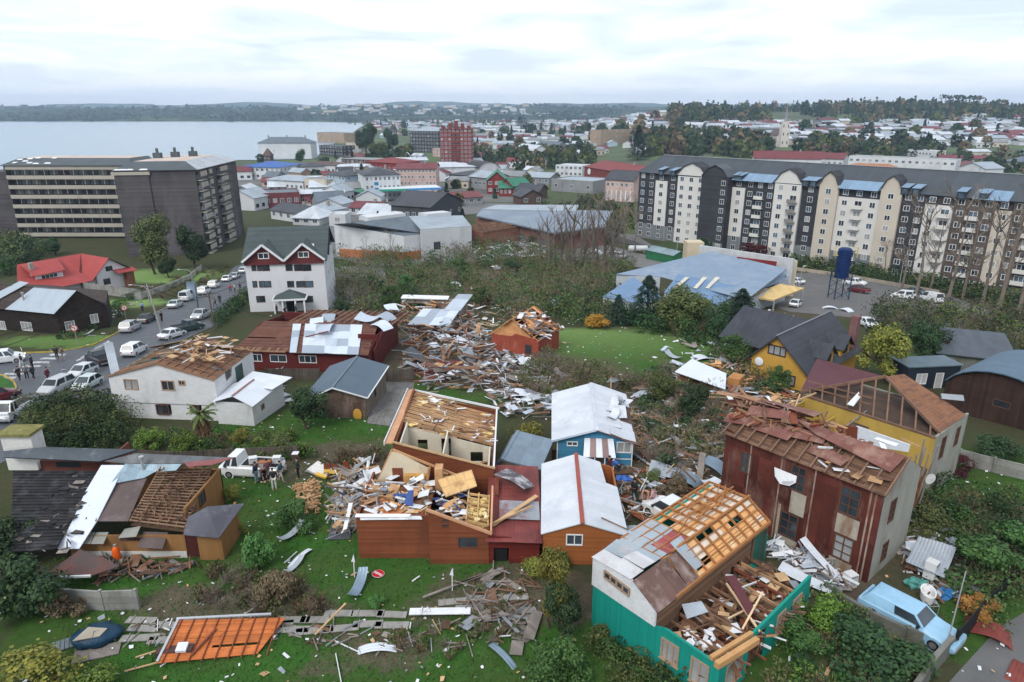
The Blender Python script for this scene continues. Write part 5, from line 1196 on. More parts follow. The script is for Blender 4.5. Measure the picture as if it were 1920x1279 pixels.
def simple_near():
 blk = surf((.028,.020,.017),.85, pat='brick', ax='z', pitch=.2, var=.4, vs=.8, bump=.6)
 t = house('dark_house', 'dark brown shingled corner house with pale sheet roof and white windows', 'house', (96,574),(142,563),9,3.6, 'gx', .1,0, blk, slate, noroof=True, w=None)
 # rebuild properly from traced corners
 for c in KIDS.pop(t.name, []): bpy.data.objects.remove(c)
 A, rz, w = frame((15,577),(105,585),3.4);
 f = FR(A, rz); bpy.data.objects.remove(t); t = inframe(f, 'dark_house', 'dark brown shingled corner house with pale sheet roof and white windows', 'house')
 d = 7.; e = f.y(105,585); pk = f.z(122,527,6.3)
 Bc = V((w, 0,0)); Cc = f.z(168,553,3.4); Cc = f.z(170,572,3.0)
 R0 = f.z(168,557,3.4); Rg = R0-Bc;
 # front wall, right gable wall, back
 P = [(0,0),(w, 0),(w+3.3,5.2),(w-3,12),(-4,12),(-6,0)]
 H = []
 for px, py, ww, hh in [(4,610,1.3,1.3),(50,612,1.9,1.3)]: p = f.y(px, py); H.append((p.x-ww/2+6, p.x+ww/2+6, p.z-hh/2, p.z+hh/2))
 gl = math.hypot(3.3,5.2)
 m = MB(); m.wall((-6,0),(w, 0),-1.2,3.35, H, .15); m.wall((w, 0),(w+3.3,5.2),-1.5, [(0,3.35),(gl*.45,5.9),(gl, 3.4)], [(.7,1.9,.5,1.8),(3.9,4.9,.9,2.2)], .15, ins=.02); m.wall((w+3.3,5.2),(w-3,12),-2,3.3,(),.15, ins=.15); m.wall((w-3,12),(-6,12),-2,3.3,(),.15); m.build('wall', blk, t)
 for h in H: window(t, (-6,0),(w, 0),(h[0]+h[1])/2, h[2], h[1]-h[0], h[3]-h[2], fr_white, gl_pale, 3)
 window(t, (w, 0),(w+3.3,5.2),1.3,.5,1.2,1.3, fr_white, gl_pale, 3); window(t, (w, 0),(w+3.3,5.2),4.4,.9,1.0,1.3, fr_white, gl_pale, 2)
 u = V((3.3,5.2,0))/gl; rp = V((w, 0,0))+u*gl*.45
 gs = surf((.36,.42,.48),.5,.2, 'corr', 'x', .2,.06,.5, bump=.2)
 m = MB(); m.slab([(0,-.5,3.3),(w+.1,-.5,3.25),(rp.x+.2, rp.y, 6.0),(2.6, rp.y+.2,6.0)], .06); ro = m.build('roof_sheet', gs, t)
 m = MB(); m.slab([(rp.x+.2, rp.y, 6.0),(w+3.6,5.0,3.3),(w-3,12,3.3),(-6,12,3.4),(-6, rp.y+.2,6.0)], .08); m.slab([(-6,-.5,3.3),(0,-.5,3.3),(2.6, rp.y+.2,5.98),(-6, rp.y+.2,5.98)], .08); m.build('roof', surf((.055,.042,.038),.8, pat='lines', ax='y', pitch=.3, var=.3), t)
 m = MB(); m.slab([(-5.5,0,3.75),(-3.2,-.4,3.6),(1.6, rp.y+.3,6.5),(-.6, rp.y+.8,6.5)], .06); m.build('loose_sheet', gs, t)
 m = MB(); m.tube([(2.2,.8,3.6),(2.2,.8,5.4)], .12,8); m.tube([(2.2,.8,5.4),(2.2,.8,5.6)], .2,8); m.build('flue', m_galv, t)
 # red roofed white house
 wh = surf((.62,.62,.64),.8, var=.06, bump=.1); rr = surf((.34,.06,.055),.6,.1, 'corr', 'x', .25,.08,.5, bump=.3)
 A, rz, w = frame((178,505),(235,494),4.2); f = FR(A, rz); t = inframe(f, 'villa', 'white villa with bright red metal roof and dormer near the parked cars', 'villa')
 rzd = 0; d = 9.
 m = MB(); m.wall((0,0),(w, 0),-.8, [(0,3.0),(w*.45,5.9),(w, 3.4)], [(1.2,2.6,.7,1.9),(w*.33, w*.55,3.3,4.3)], .15); m.wall((w, 0),(w, d),-1,3.2,(),.15, ins=.15); m.wall((w, d),(0, d),-1, [(0,3),(w*.55,5.9),(w, 3)], (),.15); m.wall((0, d),(0,0),-1,3.0,(),.15, ins=.15)
 m.wall((-13,.6),(-.01,.6),-1,2.3, [(4,7,.6,1.5)], .15); m.build('wall', wh, t)
 window(t, (0,0),(w, 0),1.9,.7,1.4,1.2, fr_brown, gl_dark, 3); window(t, (0,0),(w, 0), w*.44,3.3, w*.22,1., fr_brown, gl_dark, 3); window(t, (-13,.6),(0,.6),5.5,.6,3,.9, fr_brown, gl_dark, 4)
 p = w*.45
 m = MB(); m.slab([(-1.2,-.5,2.2),(p, -.5,6.0),(p, d+.4,6.0),(-1.2, d+.4,2.2)], .1); m.slab([(-14,-.2,2.2),(-.6,-.6,2.2),(-1.0,4,3.4),(-12,4,4.2)], .1); m.slab([(-12.5,3.9,3.3),(-1.3,3.5,3.2),(p-.2,9,6.0),(-9.5,9,6.0)], .1)
 m.slab([(p+.6,-1.8,2.9),(w+1.4,-1.8,2.7),(w+1.2,0,3.3),(p+.6,0,3.4)], .08); ro = m.build('roof', rr, t)
 m = MB(); m.slab([(p, -.5,6.0),(w+.6,-.5,3.3),(w+.6, d+.4,3.3),(p, d+.4,6.0)], .1); m.build('roof_slope', surf((.035,.055,.05),.7, var=.2), t)
 m = MB(); m.wall((-9.5,3.2),(-4.5,3.2),3.0,4.6, [(1,4,3.5,4.3)], .12); m.wall((-4.5,3.2),(-4.5,6),3,4.6,(),.1, ins=.12); m.build('dormer_wall', wh, t); window(t, (-9.5,3.2),(-4.5,3.2),2.5,3.5,3,.8, fr_white, gl_dark, 4)
 m = MB(); m.slab([(-10,2.7,4.5),(-4.2,2.7,4.6),(-2.5,8,6.1),(-9.5,8,6.1)], .1); m.build('dormer_roof', rr, t)
 m = MB(); m.box((w-.9,-1.4,-.8),(w+.6,-.1,2.7)); m.build('timber_porch', surf((.20,.09,.05),.8), t)
 m = MB(); m.box((-9.2,5,4),(-8.5,5.7,6.6)); m.build('chimney', m_conc, t)
simple_near()
def yellow_house():
 yl = surf((.50,.29,.055),.85, var=.12, stain=(.33,.20,.05), sa=.36, ss=1.2, bump=.15); rf = surf((.050,.055,.068),.65,.05, 'brick', 'x', .35,.18,.5, bump=.35); df = surf((.055,.035,.04),.7)
 A, rz, w = frame((1411,662),(1518,690),3.0); f = FR(A, rz); t = inframe(f, 'yellow_house', 'yellow plastered house with steep dark slate roof and two dormers', 'house')
 d = 13.; pk = f.y(1461,628); px_ = pk.x; pz = pk.z
 m = MB(); m.wall((0,0),(w, 0),-.8, [(0,2.8),(px_, pz-.1),(w, 2.3)], [(px_-1.0, px_+1.0, pz-2.3, pz-1.2),(w*.52, w*.8,.5,1.7)], .15); m.wall((w, 0),(w, d),-2,2.2,(),.15, ins=.15); m.wall((w, d),(0, d),-2, [(0,2.2),(w-px_, pz-.1),(w, 2.8)], (),.15); m.wall((0, d),(0,0),-2,2.7,(),.15, ins=.15); m.build('wall', yl, t)
 window(t, (0,0),(w, 0), px_, pz-2.3,2.0,1.1, df, gl_pale, 3, fw=.12); window(t, (0,0),(w, 0), w*.66,.5, w*.28,1.2, df, gl_pale, 3, fw=.12)
 m = MB(); m.slab([(-.7,-.5,2.2),(px_, -.5, pz),(px_, d, pz),(-.7, d, 2.2)], .12); m.slab([(px_, -.5, pz),(w+.6,-.5,1.9),(w+.6, d, 1.9),(px_, d, pz)], .12); m.slab([(-7,5.0,2.1),(-1.0,4.4,2.1),(px_-.3,9.5, pz-.5),(-6.5,9.5, pz-.5)], .1); ro = m.build('roof', rf, t)
 m = MB(); m.beam((px_, -.55, pz+.05),(px_, d, pz+.05),.2,.06); m.build('ridge_cap', surf((.16,.17,.19),.6), ro)
 for y in (3.2,7.6):
  m = MB(); m.wall((w+.1, y),(w+.1, y+2.4),2.0, [(0,3.4),(1.2,4.4),(2.4,3.4)], [(.6,1.8,2.5,3.4)], .1); m.wall((px_+1.3, y),(w, y),2.0,3.4,(),.1); m.wall((w, y+2.4),(px_+1.3, y+2.4),2.0,3.4,(),.1); m.build('dormer_wall', yl, t)
  window(t, (w+.1, y),(w+.1, y+2.4),1.2,2.5,1.2,.9, df, gl_dark, 2)
  m = MB(); m.slab([(w+.5, y-.3,3.2),(w+.5, y+1.2,4.6),(px_+.4, y+1.2,4.6),(px_+1., y-.3,3.2)], .08); m.slab([(w+.5, y+1.2,4.6),(w+.5, y+2.7,3.2),(px_+1., y+2.7,3.2),(px_+.4, y+1.2,4.6)], .08); m.build('dormer_roof', rf, t)
 m = MB(); m.ell((.9,-.15,2.3),(.5,.1,.5),12,6); m.build('satellite_dish', white_bit, t)
 m = MB(); m.box((w-.6,11,2),(w+.2,11.8,6.2)); m.build('chimney', surf((.20,.10,.10),.8, pat='brick', ax='z', pitch=.15), t)
 # navy shed, long grey roof, arched barn, collapsed pieces
 navy = surf((.020,.028,.040),.6, pat='lines', ax='u', pitch=.2, var=.1)
 house('shed', 'dark navy flat roofed shed with white door behind the parked pickup', 'shed', (1672,672),(1705,690),6,2.6, 'flatov', 0,.1, navy, surf((.10,.14,.17),.5), wins={'r': [(1.6,.7,1.2,1.2,2),(3.6,-.1,.9,2.0,1)]}, fr=fr_white, gl=surf((.45,.45,.47),.5))
 A, rz, w = frame((1770,708),(1935,740),3.0); f = FR(A, rz)
 t = house('arched_barn', 'dark brown barn with curved blue-grey ribbed roof at the right edge', 'barn', (1775,712),(1990,772),9,3.0, 'arc', 2.0,.4, surf((.045,.025,.02),.8, pat='lines', ax='u', pitch=.25, var=.3), surf((.10,.16,.22),.5,.2, 'corr', 'y', .25,.1, bump=.6), wins={'f': [('p', 1878,758,1.4,.7,1)]}, fr=fr_brown)
 house('garage_row', 'long low outbuilding with dark grey sheet roof behind the navy shed', 'outbuilding', (1760,662),(1905,678),7,2.0, 'shed', 1.0,.3, m_concd, surf((.085,.10,.12),.6,.1, 'corr', 'x', .3,.15))
 A, rz, w = frame((1262,700),(1360,722),1.6); f = FR(A, rz); t = inframe(f, 'collapsed_shed', 'low shed with crooked white sheet roof below the green field', 'shed')
 m = MB(); m.slab([f.z(1265,697,1.7), f.z(1360,730,1.6), f.z(1362,700,2.0), f.z(1297,673,2.2)], .06); m.build('roof', surf((.62,.66,.72),.5,.1, None, var=.06, vs=.6, bump=.3), t)
 m = MB(); m.wall((w*.95,0),(w*.95,5.),-.8,1.5,(),.12); m.wall((.5,.6),(w*.95,.6),-.8,1.4,(),.12); m.build('wall', surf((.22,.09,.05),.8, pat='lines', ax='u', pitch=.2), t)
 m = MB(); m.box((w*.95,1.5,0),(w*.95+1.2,3.2,1.9)); m.build('cupboard', surf((.42,.20,.07),.7), t)
yellow_house()
def brick_house():
 bk = surf((.30,.065,.04),.8, pat='brick', ax='z', pitch=.12, var=.2, vs=.6, stain=(.36,.16,.10), sa=.36, ss=1., bump=.2)
 A, rz, w = frame((922,618),(1010,632),3.1); f = FR(A, rz); t = inframe(f, 'brick_house', 'orange red brick house with smashed gable and torn white roofing', 'house'); d = 6.2; pk = f.y(962,575).z
 m = MB(); m.wall((0,0),(w, 0),-.6, [(0,2.5),(w*.42,2.6),(w*.5,3.0),(w, 2.6)], [(w*.72, w*.86,.7,1.9)], .18); m.wall((w, 0),(w, d),-1,2.6,(),.18, ins=.18); m.wall((w, d),(0, d),-1.5, [(0,2.6),(w*.5,4.8),(w, 2.6)], (),.18); m.wall((0, d),(0,0),-1,2.6,(),.18, ins=.18); m.build('wall', bk, t)
 window(t, (0,0),(w, 0), w*.79,.7, w*.14,1.2, fr_brown)
 C0 = [V((0,-.2,2.6)), V((w*.45,-.2,4.9)), V((w*.45, d, 4.9)), V((0, d, 2.6))]; C1 = [V((w*.45,-.2,4.9)), V((w, -.2,2.6)), V((w, d, 2.6)), V((w*.45, d, 4.9))]
 op = surf((.60,.30,.13),.8, var=.3, vs=1.2)
 m = MB(); boards(m, C0,10,.2,.04,.03,(0,0,1)); boards(m, C1,9,.35,.06,.03,(0,1)); m.build('roof_boards', [op, m_lumd], t)
 m = MB(); lattice(m, C0,7,2,.08,.12,.1); lattice(m, C1,7,4,.08,.12,.2,.1); m.wall((.1,.3),(w*.9,.3),2.4, [(0,2.6),(w*.42,4.6),(w*.8,2.8)], (),.03); m.build('rafters', op, t)
 m = MB(); junk(m, 70, lambda: (rnd.uniform(w*.45, w+.6), rnd.uniform(-.3, d)), lambda x, y: 4.6-(x-w*.45)/w*3.4,(.4,1.6),(0,0,1,2), rnd, .5,.7,.5); m.build('torn_roofing', [white_bit, m_lumd, grey_bit], t)['kind'] = 'stuff'
brick_house()
def tanks_and_sheds():
 # industrial blue roofs on the right
 bl = surf((.20,.27,.36),.5,.15, 'corr', 'x', .35,.07,.5,(.27,.32,.40),.42,.3,.3); bl2 = surf((.15,.24,.38),.5,.15, 'corr', 'y', .35,.07,.5, bump=.4); wl_ = surf((.42,.46,.50),.7, pat='lines', ax='u', pitch=.4, var=.08)
 t = None
 A, rz, w = frame((1155,512),(1215,520),5.0); gz = A.z
 t = thing('workshop', 'wide industrial workshop with several blue-grey sheet roofs and cream parapet', 'workshop', A, 0)
 f = FR(A, 0.)
 def S(pts, m, mi=0, t_=.12): m.slab([f.z(x, y, z) for x, y, z in pts], t_, mi)
 m = MB(); S([(1155,514,5.0),(1240,519,5.0),(1400,562,4.6),(1475,504,6.2),(1335,471,6.6)], m, 0); S([(1130,556,3.6),(1200,570,3.3),(1240,556,4.2),(1187,519,5.4)], m, 1); S([(1245,548,4.2),(1348,573,3.6),(1398,540,5.0),(1272,514,6.0)], m, 1)
 S([(1362,562,4.2),(1475,526,4.0),(1475,505,5.4),(1378,534,5.3)], m, 0); m.build('roof', [bl, bl2], t)
 m = MB()
 for x0, x1 in ((1262,1283),(1300,1316),(1322,1340)): S([(x0,540,4.9),(x0+7,541,4.9),(x1+10,520,5.85),(x1+2,519,5.9)], m, 0,.03)
 m.build('skylight_strip', surf((.55,.53,.45),.6), t)
 m = MB(); mp = [(1155,514,5),(1240,519,5)]
 a, b = f.z(1156,514,4.95), f.z(1238,520,4.95); m.wall((a.x, a.y),(b.x, b.y),-2,4.9,(),.2)
 a, b = f.z(1131,557,3.5), f.z(1200,571,3.2); m.wall((a.x, a.y),(b.x, b.y),-2, [(0,3.5),((b-a).length, 3.2)], [(3,5,.6,2)], .2); c = f.z(1240,557,4.1); m.wall((b.x, b.y),(c.x, c.y),-2, [(0,3.2),((c-b).xy.length, 4.0)], (),.2)
 a, b = f.z(1246,549,4.1), f.z(1348,574,3.5); m.wall((a.x, a.y),(b.x, b.y),-2, [(0,4.0),((b-a).xy.length, 3.4)], (),.2); c = f.z(1398,541,4.9); m.wall((b.x, b.y),(c.x, c.y),-2, [(0,3.4),((c-b).xy.length, 4.8)], (),.2)
 a, b = f.z(1400,563,4.1), f.z(1476,526,3.9); m.wall((a.x, a.y),(b.x, b.y),-2,3.9,(),.2); c = f.z(1474,505,5); m.wall((b.x, b.y),(c.x, c.y),-2,4.8,(),.2)
 m.build('wall', wl_, t)
 m = MB(); a, b = f.z(1312,462,7.0), f.z(1488,488,7.0); m.wall((a.x, a.y),(b.x, b.y),1,7.2,(),.5); m.build('parapet', surf((.50,.52,.54),.8), t)
 m = MB(); a, b = f.z(1382,482,6.6), f.z(1455,497,6.0); m.wall((a.x, a.y),(b.x, b.y),2,6.6,(),.3); m.build('red_panel', surf((.20,.03,.03),.8), t)
 m = MB(); a = f.z(1288,475,5.); m.box((a.x, a.y, 0),(a.x+3.4, a.y+3.4,7.2)); m.build('cream_block', surf((.55,.47,.34),.8, var=.1), t); m = MB(); a = f.z(1478,500,5.); m.box((a.x-2.5, a.y-1.5,-1),(a.x+1.0, a.y+1,6.4)); m.build('cream_block', surf((.55,.47,.34),.8, var=.1), t)
 t2 = thing('canopy', 'yellow canopy roof at the corner of the blue roofed workshop', 'canopy', f.A, 0); m = MB(); S([(1405,556,3.6),(1452,562,3.2),(1508,540,3.6),(1462,532,4.2)], m, 0,.3); m.build('roof', surf((.62,.45,.20),.7, pat='lines', ax='x', pitch=.8, var=.15), t2)
 for px, py in ((1410,558),(1452,563),(1506,541)): m = MB(); p = f.z(px, py, 3.2); m.box((p.x-.12, p.y-.0,-1.5),(p.x+.12, p.y+.24,3.)); m.build('post', m_galv, t2)
 house('storage_hut', 'green boarded hut with grey roof across the car park', 'hut', (1212,468),(1262,479),5,2.4, 'gx', .8,.2, surf((.03,.16,.07),.7, pat='lines', ax='u', pitch=.2), surf((.22,.30,.33),.5,.1, 'corr', 'x', .3))
 m = MB(); m.tube([(-2.6,0,0),(-2.4,0,0),(2.4,0,0),(2.6,0,0)], [.5,.8,.8,.5], 12); o = m.build('gas_tank', surf((.62,.64,.65),.4, var=.08), smooth=True); tag(o, 'white horizontal gas tank beside the green hut', 'tank'); o.location = G(1196,474)+V((0,0,1.2))
 m = MB(); m.box((-1.8,-.5,-1.2),(-1.5,.5,-.5)); m.box((1.5,-.5,-1.2),(1.8,.5,-.5)); m.build('cradle', m_conc, o)
 # blue tank tower
 p = G(1573,585); t = thing('tank_tower', 'slim steel tower carrying a dark blue cylindrical tank above the car park', 'tower', G(1571,560),0)
 for sx in (-1,1):
  for sy in (-1,1): m = MB(); m.beam((sx*1.3, sy*1.3,-.3),(sx*1.3, sy*1.3,5.),.16); m.build('leg', surf((.02,.05,.11),.6), t)
 m = MB()
 for k in range(3):
  z = .3+k*1.6
  for (a, b) in (((-1.3,-1.3),(1.3,-1.3)),((1.3,-1.3),(1.3,1.3)),((1.3,1.3),(-1.3,1.3)),((-1.3,1.3),(-1.3,-1.3))): m.beam((*a, z),(*b, z+1.5),.07)
 m.build('bracing', surf((.02,.05,.11),.6), t)
 m = MB(); m.tube([(0,0,4.0),(0,0,9.2),(0,0,9.5)], [1.2,1.2,.8], 20)
 for k in range(8): m.tube([(0,0,4.3+k*.62),(0,0,4.4+k*.62)], 1.27,20,0)
 m.build('tank', surf((.008,.025,.10),.45, var=.15), t)
 m = MB(); m.beam((-2,-.5,8.2),(-2,-.5,9.9),.12); m.beam((-2,-.5,8.2),(-1.4,-.5,8.2),.12); m.beam((2,-.5,7.8),(2,-.5,9.6),.12); m.beam((2,-.5,9.6),(1.4,-.5,9.6),.12); m.build('yellow_bracket', surf((.6,.42,.02),.5), t)
tanks_and_sheds()
# the two towers on the left
def towers():
 bei = surf((.38,.35,.30),.85, var=.1, vs=.3, stain=(.25,.23,.20), sa=.35, ss=.4, bump=.1); dk = surf((.085,.078,.082),.85, pat='lines', ax='z', pitch=.45, var=.3, vs=.15, stain=(.12,.11,.12), sa=.42, ss=.15, bump=.5)
 rf = surf((.085,.10,.11),.7, var=.15, vs=.2); felt = surf((.52,.45,.40),.8, var=.15, vs=.2, stain=(.50,.27,.16), sa=.42, ss=.25)
 A, rz, w = frame((5,310),(222,310),21.5); t = inframe(FR(A, rz), 'apartment_tower', 'wide beige banded apartment block with dark recessed balconies by the lake', 'apartment block'); d = 16; fl = 21.5/7.6
 w += 3
 m = MB(); m.wall((0,2.0),(w, 2.0),-3,21.4,(),.3); m.wall((w, 2),(w, d),-3,21.4,(),.3, ins=.3); m.wall((w, d),(0, d),-3,21.4,(),.3); m.wall((0, d),(0,2),-3,21.4,(),.3, ins=.3)
 m.box((0,0,-3),(.5,1.98,21.4)); m.box((w-1.2,0,-3),(w, 1.98,21.4),1); m.build('wall', [dk, bei], t)
 m = MB(); m.box((-8,1,-3),(-.05, d, 19.5)); m.build('side_wing', dk, t)
 cols = [surf((.10,.13,.13),.3, var=.3), surf((.04,.05,.05),.2), surf((.20,.21,.19),.6, var=.2), surf((.06,.04,.04),.5)]
 for k in range(8):
  z = 21.4-k*fl
  m = MB(); m.box((.5,-.35 if k else -.1, z-1.05),(w-1.2,0.0, z)); m.box((.5,0, z-1.25),(w-1.2,1.98, z-1.08)); m.build('balcony_band', bei, t)
  if k < 7:
   x = .7
   for i in range(12):
    ww = (w-2.2)/12; m = MB(); m.box((x, 1.7, z-fl+.05),(x+ww*.86,1.98, z-1.28),0); m.box((x+ww*.4,1.66, z-fl+.05),(x+ww*.46,1.69, z-1.3),1); m.build('window', [rnd.choice(cols), fr_white], t)
    x += ww
 m = MB(); m.slab([(-.5,-.5,21.5),(w+.5,-.5,21.5),(w-2,5,23.3),(2,5,23.3)], .2); m.slab([(2,5,23.3),(w-2,5,23.3),(w-2, d, 23.3),(2, d, 23.3)], .2,1); m.slab([(-.5, d, 21.5),(-.5,-.5,21.5),(2,5,23.3),(2, d, 23.3)], .2); m.slab([(w+.5,-.5,21.5),(w+.5, d, 21.5),(w-2, d, 23.3),(w-2,5,23.3)], .2); ro = m.build('roof', [rf, felt], t)
 m = MB()
 for k in range(9): x = rnd.uniform(.5,12); y = rnd.uniform(0,4.5); z = 21.75+y*.33; m.slab([(x, y, z),(x+rnd.uniform(.8,2.4), y-.2, z),(x+1.6, y+rnd.uniform(.5,1), z+.3),(x+.2, y+.8, z+.3)], .04)
 m.build('torn_felt', white_bit, t)
 # second block
 hb = 22.; A, rz0, w = frame((213,320),(365,318), hb); B = PZ(365,318, A.z+hb); C = PZ(441,300, A.z+hb)
 f = FR(A, rz0); t = inframe(f, 'dark_tower', 'dark slate clad tower with stacked cream balconies and torn pale roof', 'apartment block')
 c = f.M.inverted() @ C; c.z = 0; b = V((w, 0,0)); dd = (c-b).length; u = (c-b)/dd; n = V((u.y, -u.x, 0)); a3 = u*dd*.8
 m = MB(); m.wall((0,0),(w, 0),-3, hb-.05,(),.3); m.wall((w, 0),(c.x, c.y),-6, hb-.05,(),.3, ins=.02); m.wall((c.x, c.y),(a3.x, a3.y),-4, hb-.05,(),.3); m.wall((a3.x, a3.y),(0,0),-3, hb-.05,(),.3, ins=.1); m.build('wall', dk, t)
 m = MB(); m.box((.0,-.35,-3),(w*.42,-.02, hb-1.2)); m.build('wall_bay', dk, t)
 m = MB(); m.box((-.6,-.6, hb-1.15),(w*.44,.2, hb-.35)); m.build('parapet', bei, t)
 for k in range(8):
  z = hb-2.9-k*2.72
  for s0, s1, pr in ((.4,5.2,1.3),(9., 11.4,.7),(16.5,23., 1.4)):
   m = MB(); p0, p1 = b+u*s0, b+u*s1; P = [p0+n*.02, p1+n*.02, p1+n*pr, p0+n*pr]
   m.slab([V((q.x, q.y, z)) for q in P][::-1], -.12); m.slab([V((q.x, q.y, z+1.1)) for q in (P[3]-n*.1, P[2]-n*.1, P[2], P[3])], 1.2); m.build('balcony', bei, t)
   m = MB(); q0, q1 = p0+u*.2+n*.03, p1-u*.2+n*.03; m.beam(V((q0.x, q0.y, z+1.2)), V((q1.x, q1.y, z+1.2)),.04,2.1); m.build('window', gl_dark, t)
  for s in (13.2,25.5,29.5):
   window(t, (b.x, b.y),(c.x, c.y), s, z+.7,1.0,1.2, fr_tan if s > 28 else fr_brown, gl_dark, 2, hole=False, far=True)
 zb = hb; z2 = hb+1.9
 p = lambda q, z: V((q.x, q.y, z))
 i0, i1, i2, i3 = V((3.5,4.5,0)), V((w-3.2,4.5,0)), c+V((-5,-3,0)), a3+V((3,-2,0))
 m = MB(); O = V((-.5,-.5,0)); b_ = b+V((.7,-.5,0)); c_ = c+n*.7
 m.slab([p(O, zb), p(b_, zb), p(i1, z2), p(i0, z2)], .15); m.slab([p(b_, zb), p(c_, zb), p(i2, z2), p(i1, z2)], .15,1); m.slab([p(i0, z2), p(i1, z2), p(i2, z2), p(i3, z2)], .15,2); m.slab([p(a3, zb), p(O, zb), p(i0, z2), p(i3, z2)], .15)
 m.build('roof', [rf, surf((.40,.43,.46),.6, pat='lines', ax='y', pitch=1., var=.2), felt], t)
 for x, y in ((5.5,18),(9,22),(13,25)):
  m = MB(); m.box((x-1, y-1, z2-.1),(x+1, y+1, z2+1.4)); m.box((x-.3, y-.3, z2+1.4),(x+.3, y+.3, z2+2.6)); m.build('roof_housing', rf, t)
 m = MB()
 for k in range(8): x = rnd.uniform(0,8); m.slab([(x, -.55, hb+.1),(x+1.4,-.6, hb+.1),(x+1.2,.5, hb+.35),(x+.2,.3, hb+.35)], .05)
 m.build('torn_felt', white_bit, t)
towers()
# long apartment block on the right
def long_block():
 A, rz, w0 = frame((1205,322),(1760,365),19.5,3.3); f = FR(A, rz); t = inframe(f, 'apartment_block', 'long eight storey apartment block in dark slate, white and cream bays', 'apartment block')
 dk = surf((.045,.047,.055),.8, pat='lines', ax='z', pitch=.3, var=.25, vs=.3, bump=.3); wh = surf((.60,.59,.56),.8, var=.06, vs=.2, bump=.05); cr = surf((.50,.45,.38),.8, var=.06, vs=.2, bump=.05); gy = surf((.17,.19,.20),.85, pat='brick', ax='z', pitch=.3, var=.1); br = surf((.105,.085,.075),.8, pat='lines', ax='z', pitch=.3, var=.25, vs=.3)
 H = 19.5; F_ = 2.42; d = 15.
 bays = [(1196,1228, dk, 0,.0),(1228,1250, wh, 0,.2),(1250,1270, dk, 0,0),(1270,1322, wh, 'G', .5),(1322,1372, dk, 'G', 2.6),(1372,1396, wh, 0,.2),(1396,1452, dk, 'B', 0),(1452,1502, wh, 'GB', .6),(1502,1536, dk, 0,0),(1536,1572, cr, 'GB', .7),(1572,1652, wh, 'B', .1),(1652,1692, cr, 'GB', .7),(1692,1738, dk, 0,0),
   (1738,1792, wh, 'B', .4),(1792,1872, br, 'B', 0),(1872,1905, cr, 0,.4),(1905,1990, br, 'B', 0)]
 m = MB(); L = f.y(1990,380).x; x0 = f.y(1196,380).x; m.wall((x0,.2),(L, .2),-3, H, (),.4); m.wall((L, .2),(L, d),-3, H, (),.4, ins=.4); m.wall((L, d),(x0, d),-3, H, (),.4); m.wall((x0, d),(x0,.2),-3, H, (),.4, ins=.4); m.build('wall', dk, t)
 nwin = 0; rest = MB(); nb = 0
 panes = [gl_dark, gl_dark, gl_blue, gl_pale]; gr = 0
 order = list(enumerate(bays))[::-1]
 for bi, (p0, p1, mt, kind, pr) in order:
  a, b = f.y(p0,370).x, f.y(p1,370).x; kind = kind or ''
  y = .2-pr-.12; m = MB(); top = H+(0 if 'G' not in kind else 1.2)
  prof = [(0, top-.8),((b-a)*.2, top+1.2),((b-a)*.5, top+2.3),((b-a)*.8, top+1.2),(b-a, top-.8)] if 'G' in kind else [(0, H-F_*.9*(mt in (wh, cr))),(b-a, H-F_*.9*(mt in (wh, cr)))]
  m.wall((a+.02, y),(b-.02, y),-3 if pr else -3, prof, (),.12+pr); m.build('facade_bay', mt, t)
  if 'G' in kind:
   m = MB(); pp = [(a, top-.8)]+[(a+q, z) for q, z in prof[1:]]; pp[-1] = (b, top-.8)
   for (xa, za),(xb, zb) in zip(pp, pp[1:]): m.slab([(xa, y-.4, za+.1),(xb, y-.4, zb+.1),(xb, y+4.5, zb+.1),(xa, y+4.5, za+.1)], .15)
   m.build('gable_roof', dk if mt is not dk else surf((.09,.10,.115),.7), t)
  if bi in (0,1,2,8,10) or bi in (4,5):
   m = MB(); m.wall((a+.04, y-.03),(b-.04, y-.03),-3,4.4 if bi != 4 else 2.4,(),.02); m.build('base_cladding', gy, t)
  n = max(1, int((b-a)/2.4));
  for k in range(8):
   z = H-1.75-k*F_
   for i in range(n):
    if bi == 4 and i < n-1: continue
    x = a+(b-a)*(i+.5)/n; bal = 'B' in kind and (i % 2 == (1 if bi != 9 else 1)) and k > 0
    ww = 1.7 if bal else 1.3; hh = 1.7 if bal else 1.25
    if nwin < 100: window(t, (a, y),(b, y), x-a, z-(.4 if bal else 0), ww, hh, fr_white, rnd.choice(panes),2, fw=.1, hole=False, far=True); nwin += 1
    else:
     rest.box((x-ww/2, y-.05, z-.05-(.4 if bal else 0)),(x+ww/2, y-.02, z+hh-(.4 if bal else 0)+.05),0); g_ = rnd.choice((1,1,2,3)); zz = z-(.4 if bal else 0)
     rest.box((x-ww/2+.09, y-.07, zz+.05),(x-.04, y-.052, zz+hh-.05), g_); rest.box((x+.04, y-.07, zz+.05),(x+ww/2-.09, y-.052, zz+hh-.05), g_)
    if bal and nb < 95:
     nb += 1; q = MB(); e = -1.0; q.box((x-1.2, y-1.0, z-.55),(x+1.2, y-.02, z-.42)); q.box((x-1.2, y-1.0, z-.42),(x+1.2, y-.92, z+.35 if mt in (wh, dk) else z+.35)); q.build('balcony', wh if mt in (wh, dk, br) and bi not in (7,) else surf((.22,.21,.20),.6), t)
 o = rest.build('more_windows', [fr_white, gl_dark, gl_blue, gl_pale], t); o['kind'] = 'stuff'
 rf = surf((.070,.082,.095),.75,.05, 'lines', 'x', 1.2,.12,.3, bump=.2); bs = surf((.20,.30,.42),.4,.1, 'lines', 'x', .9,.12)
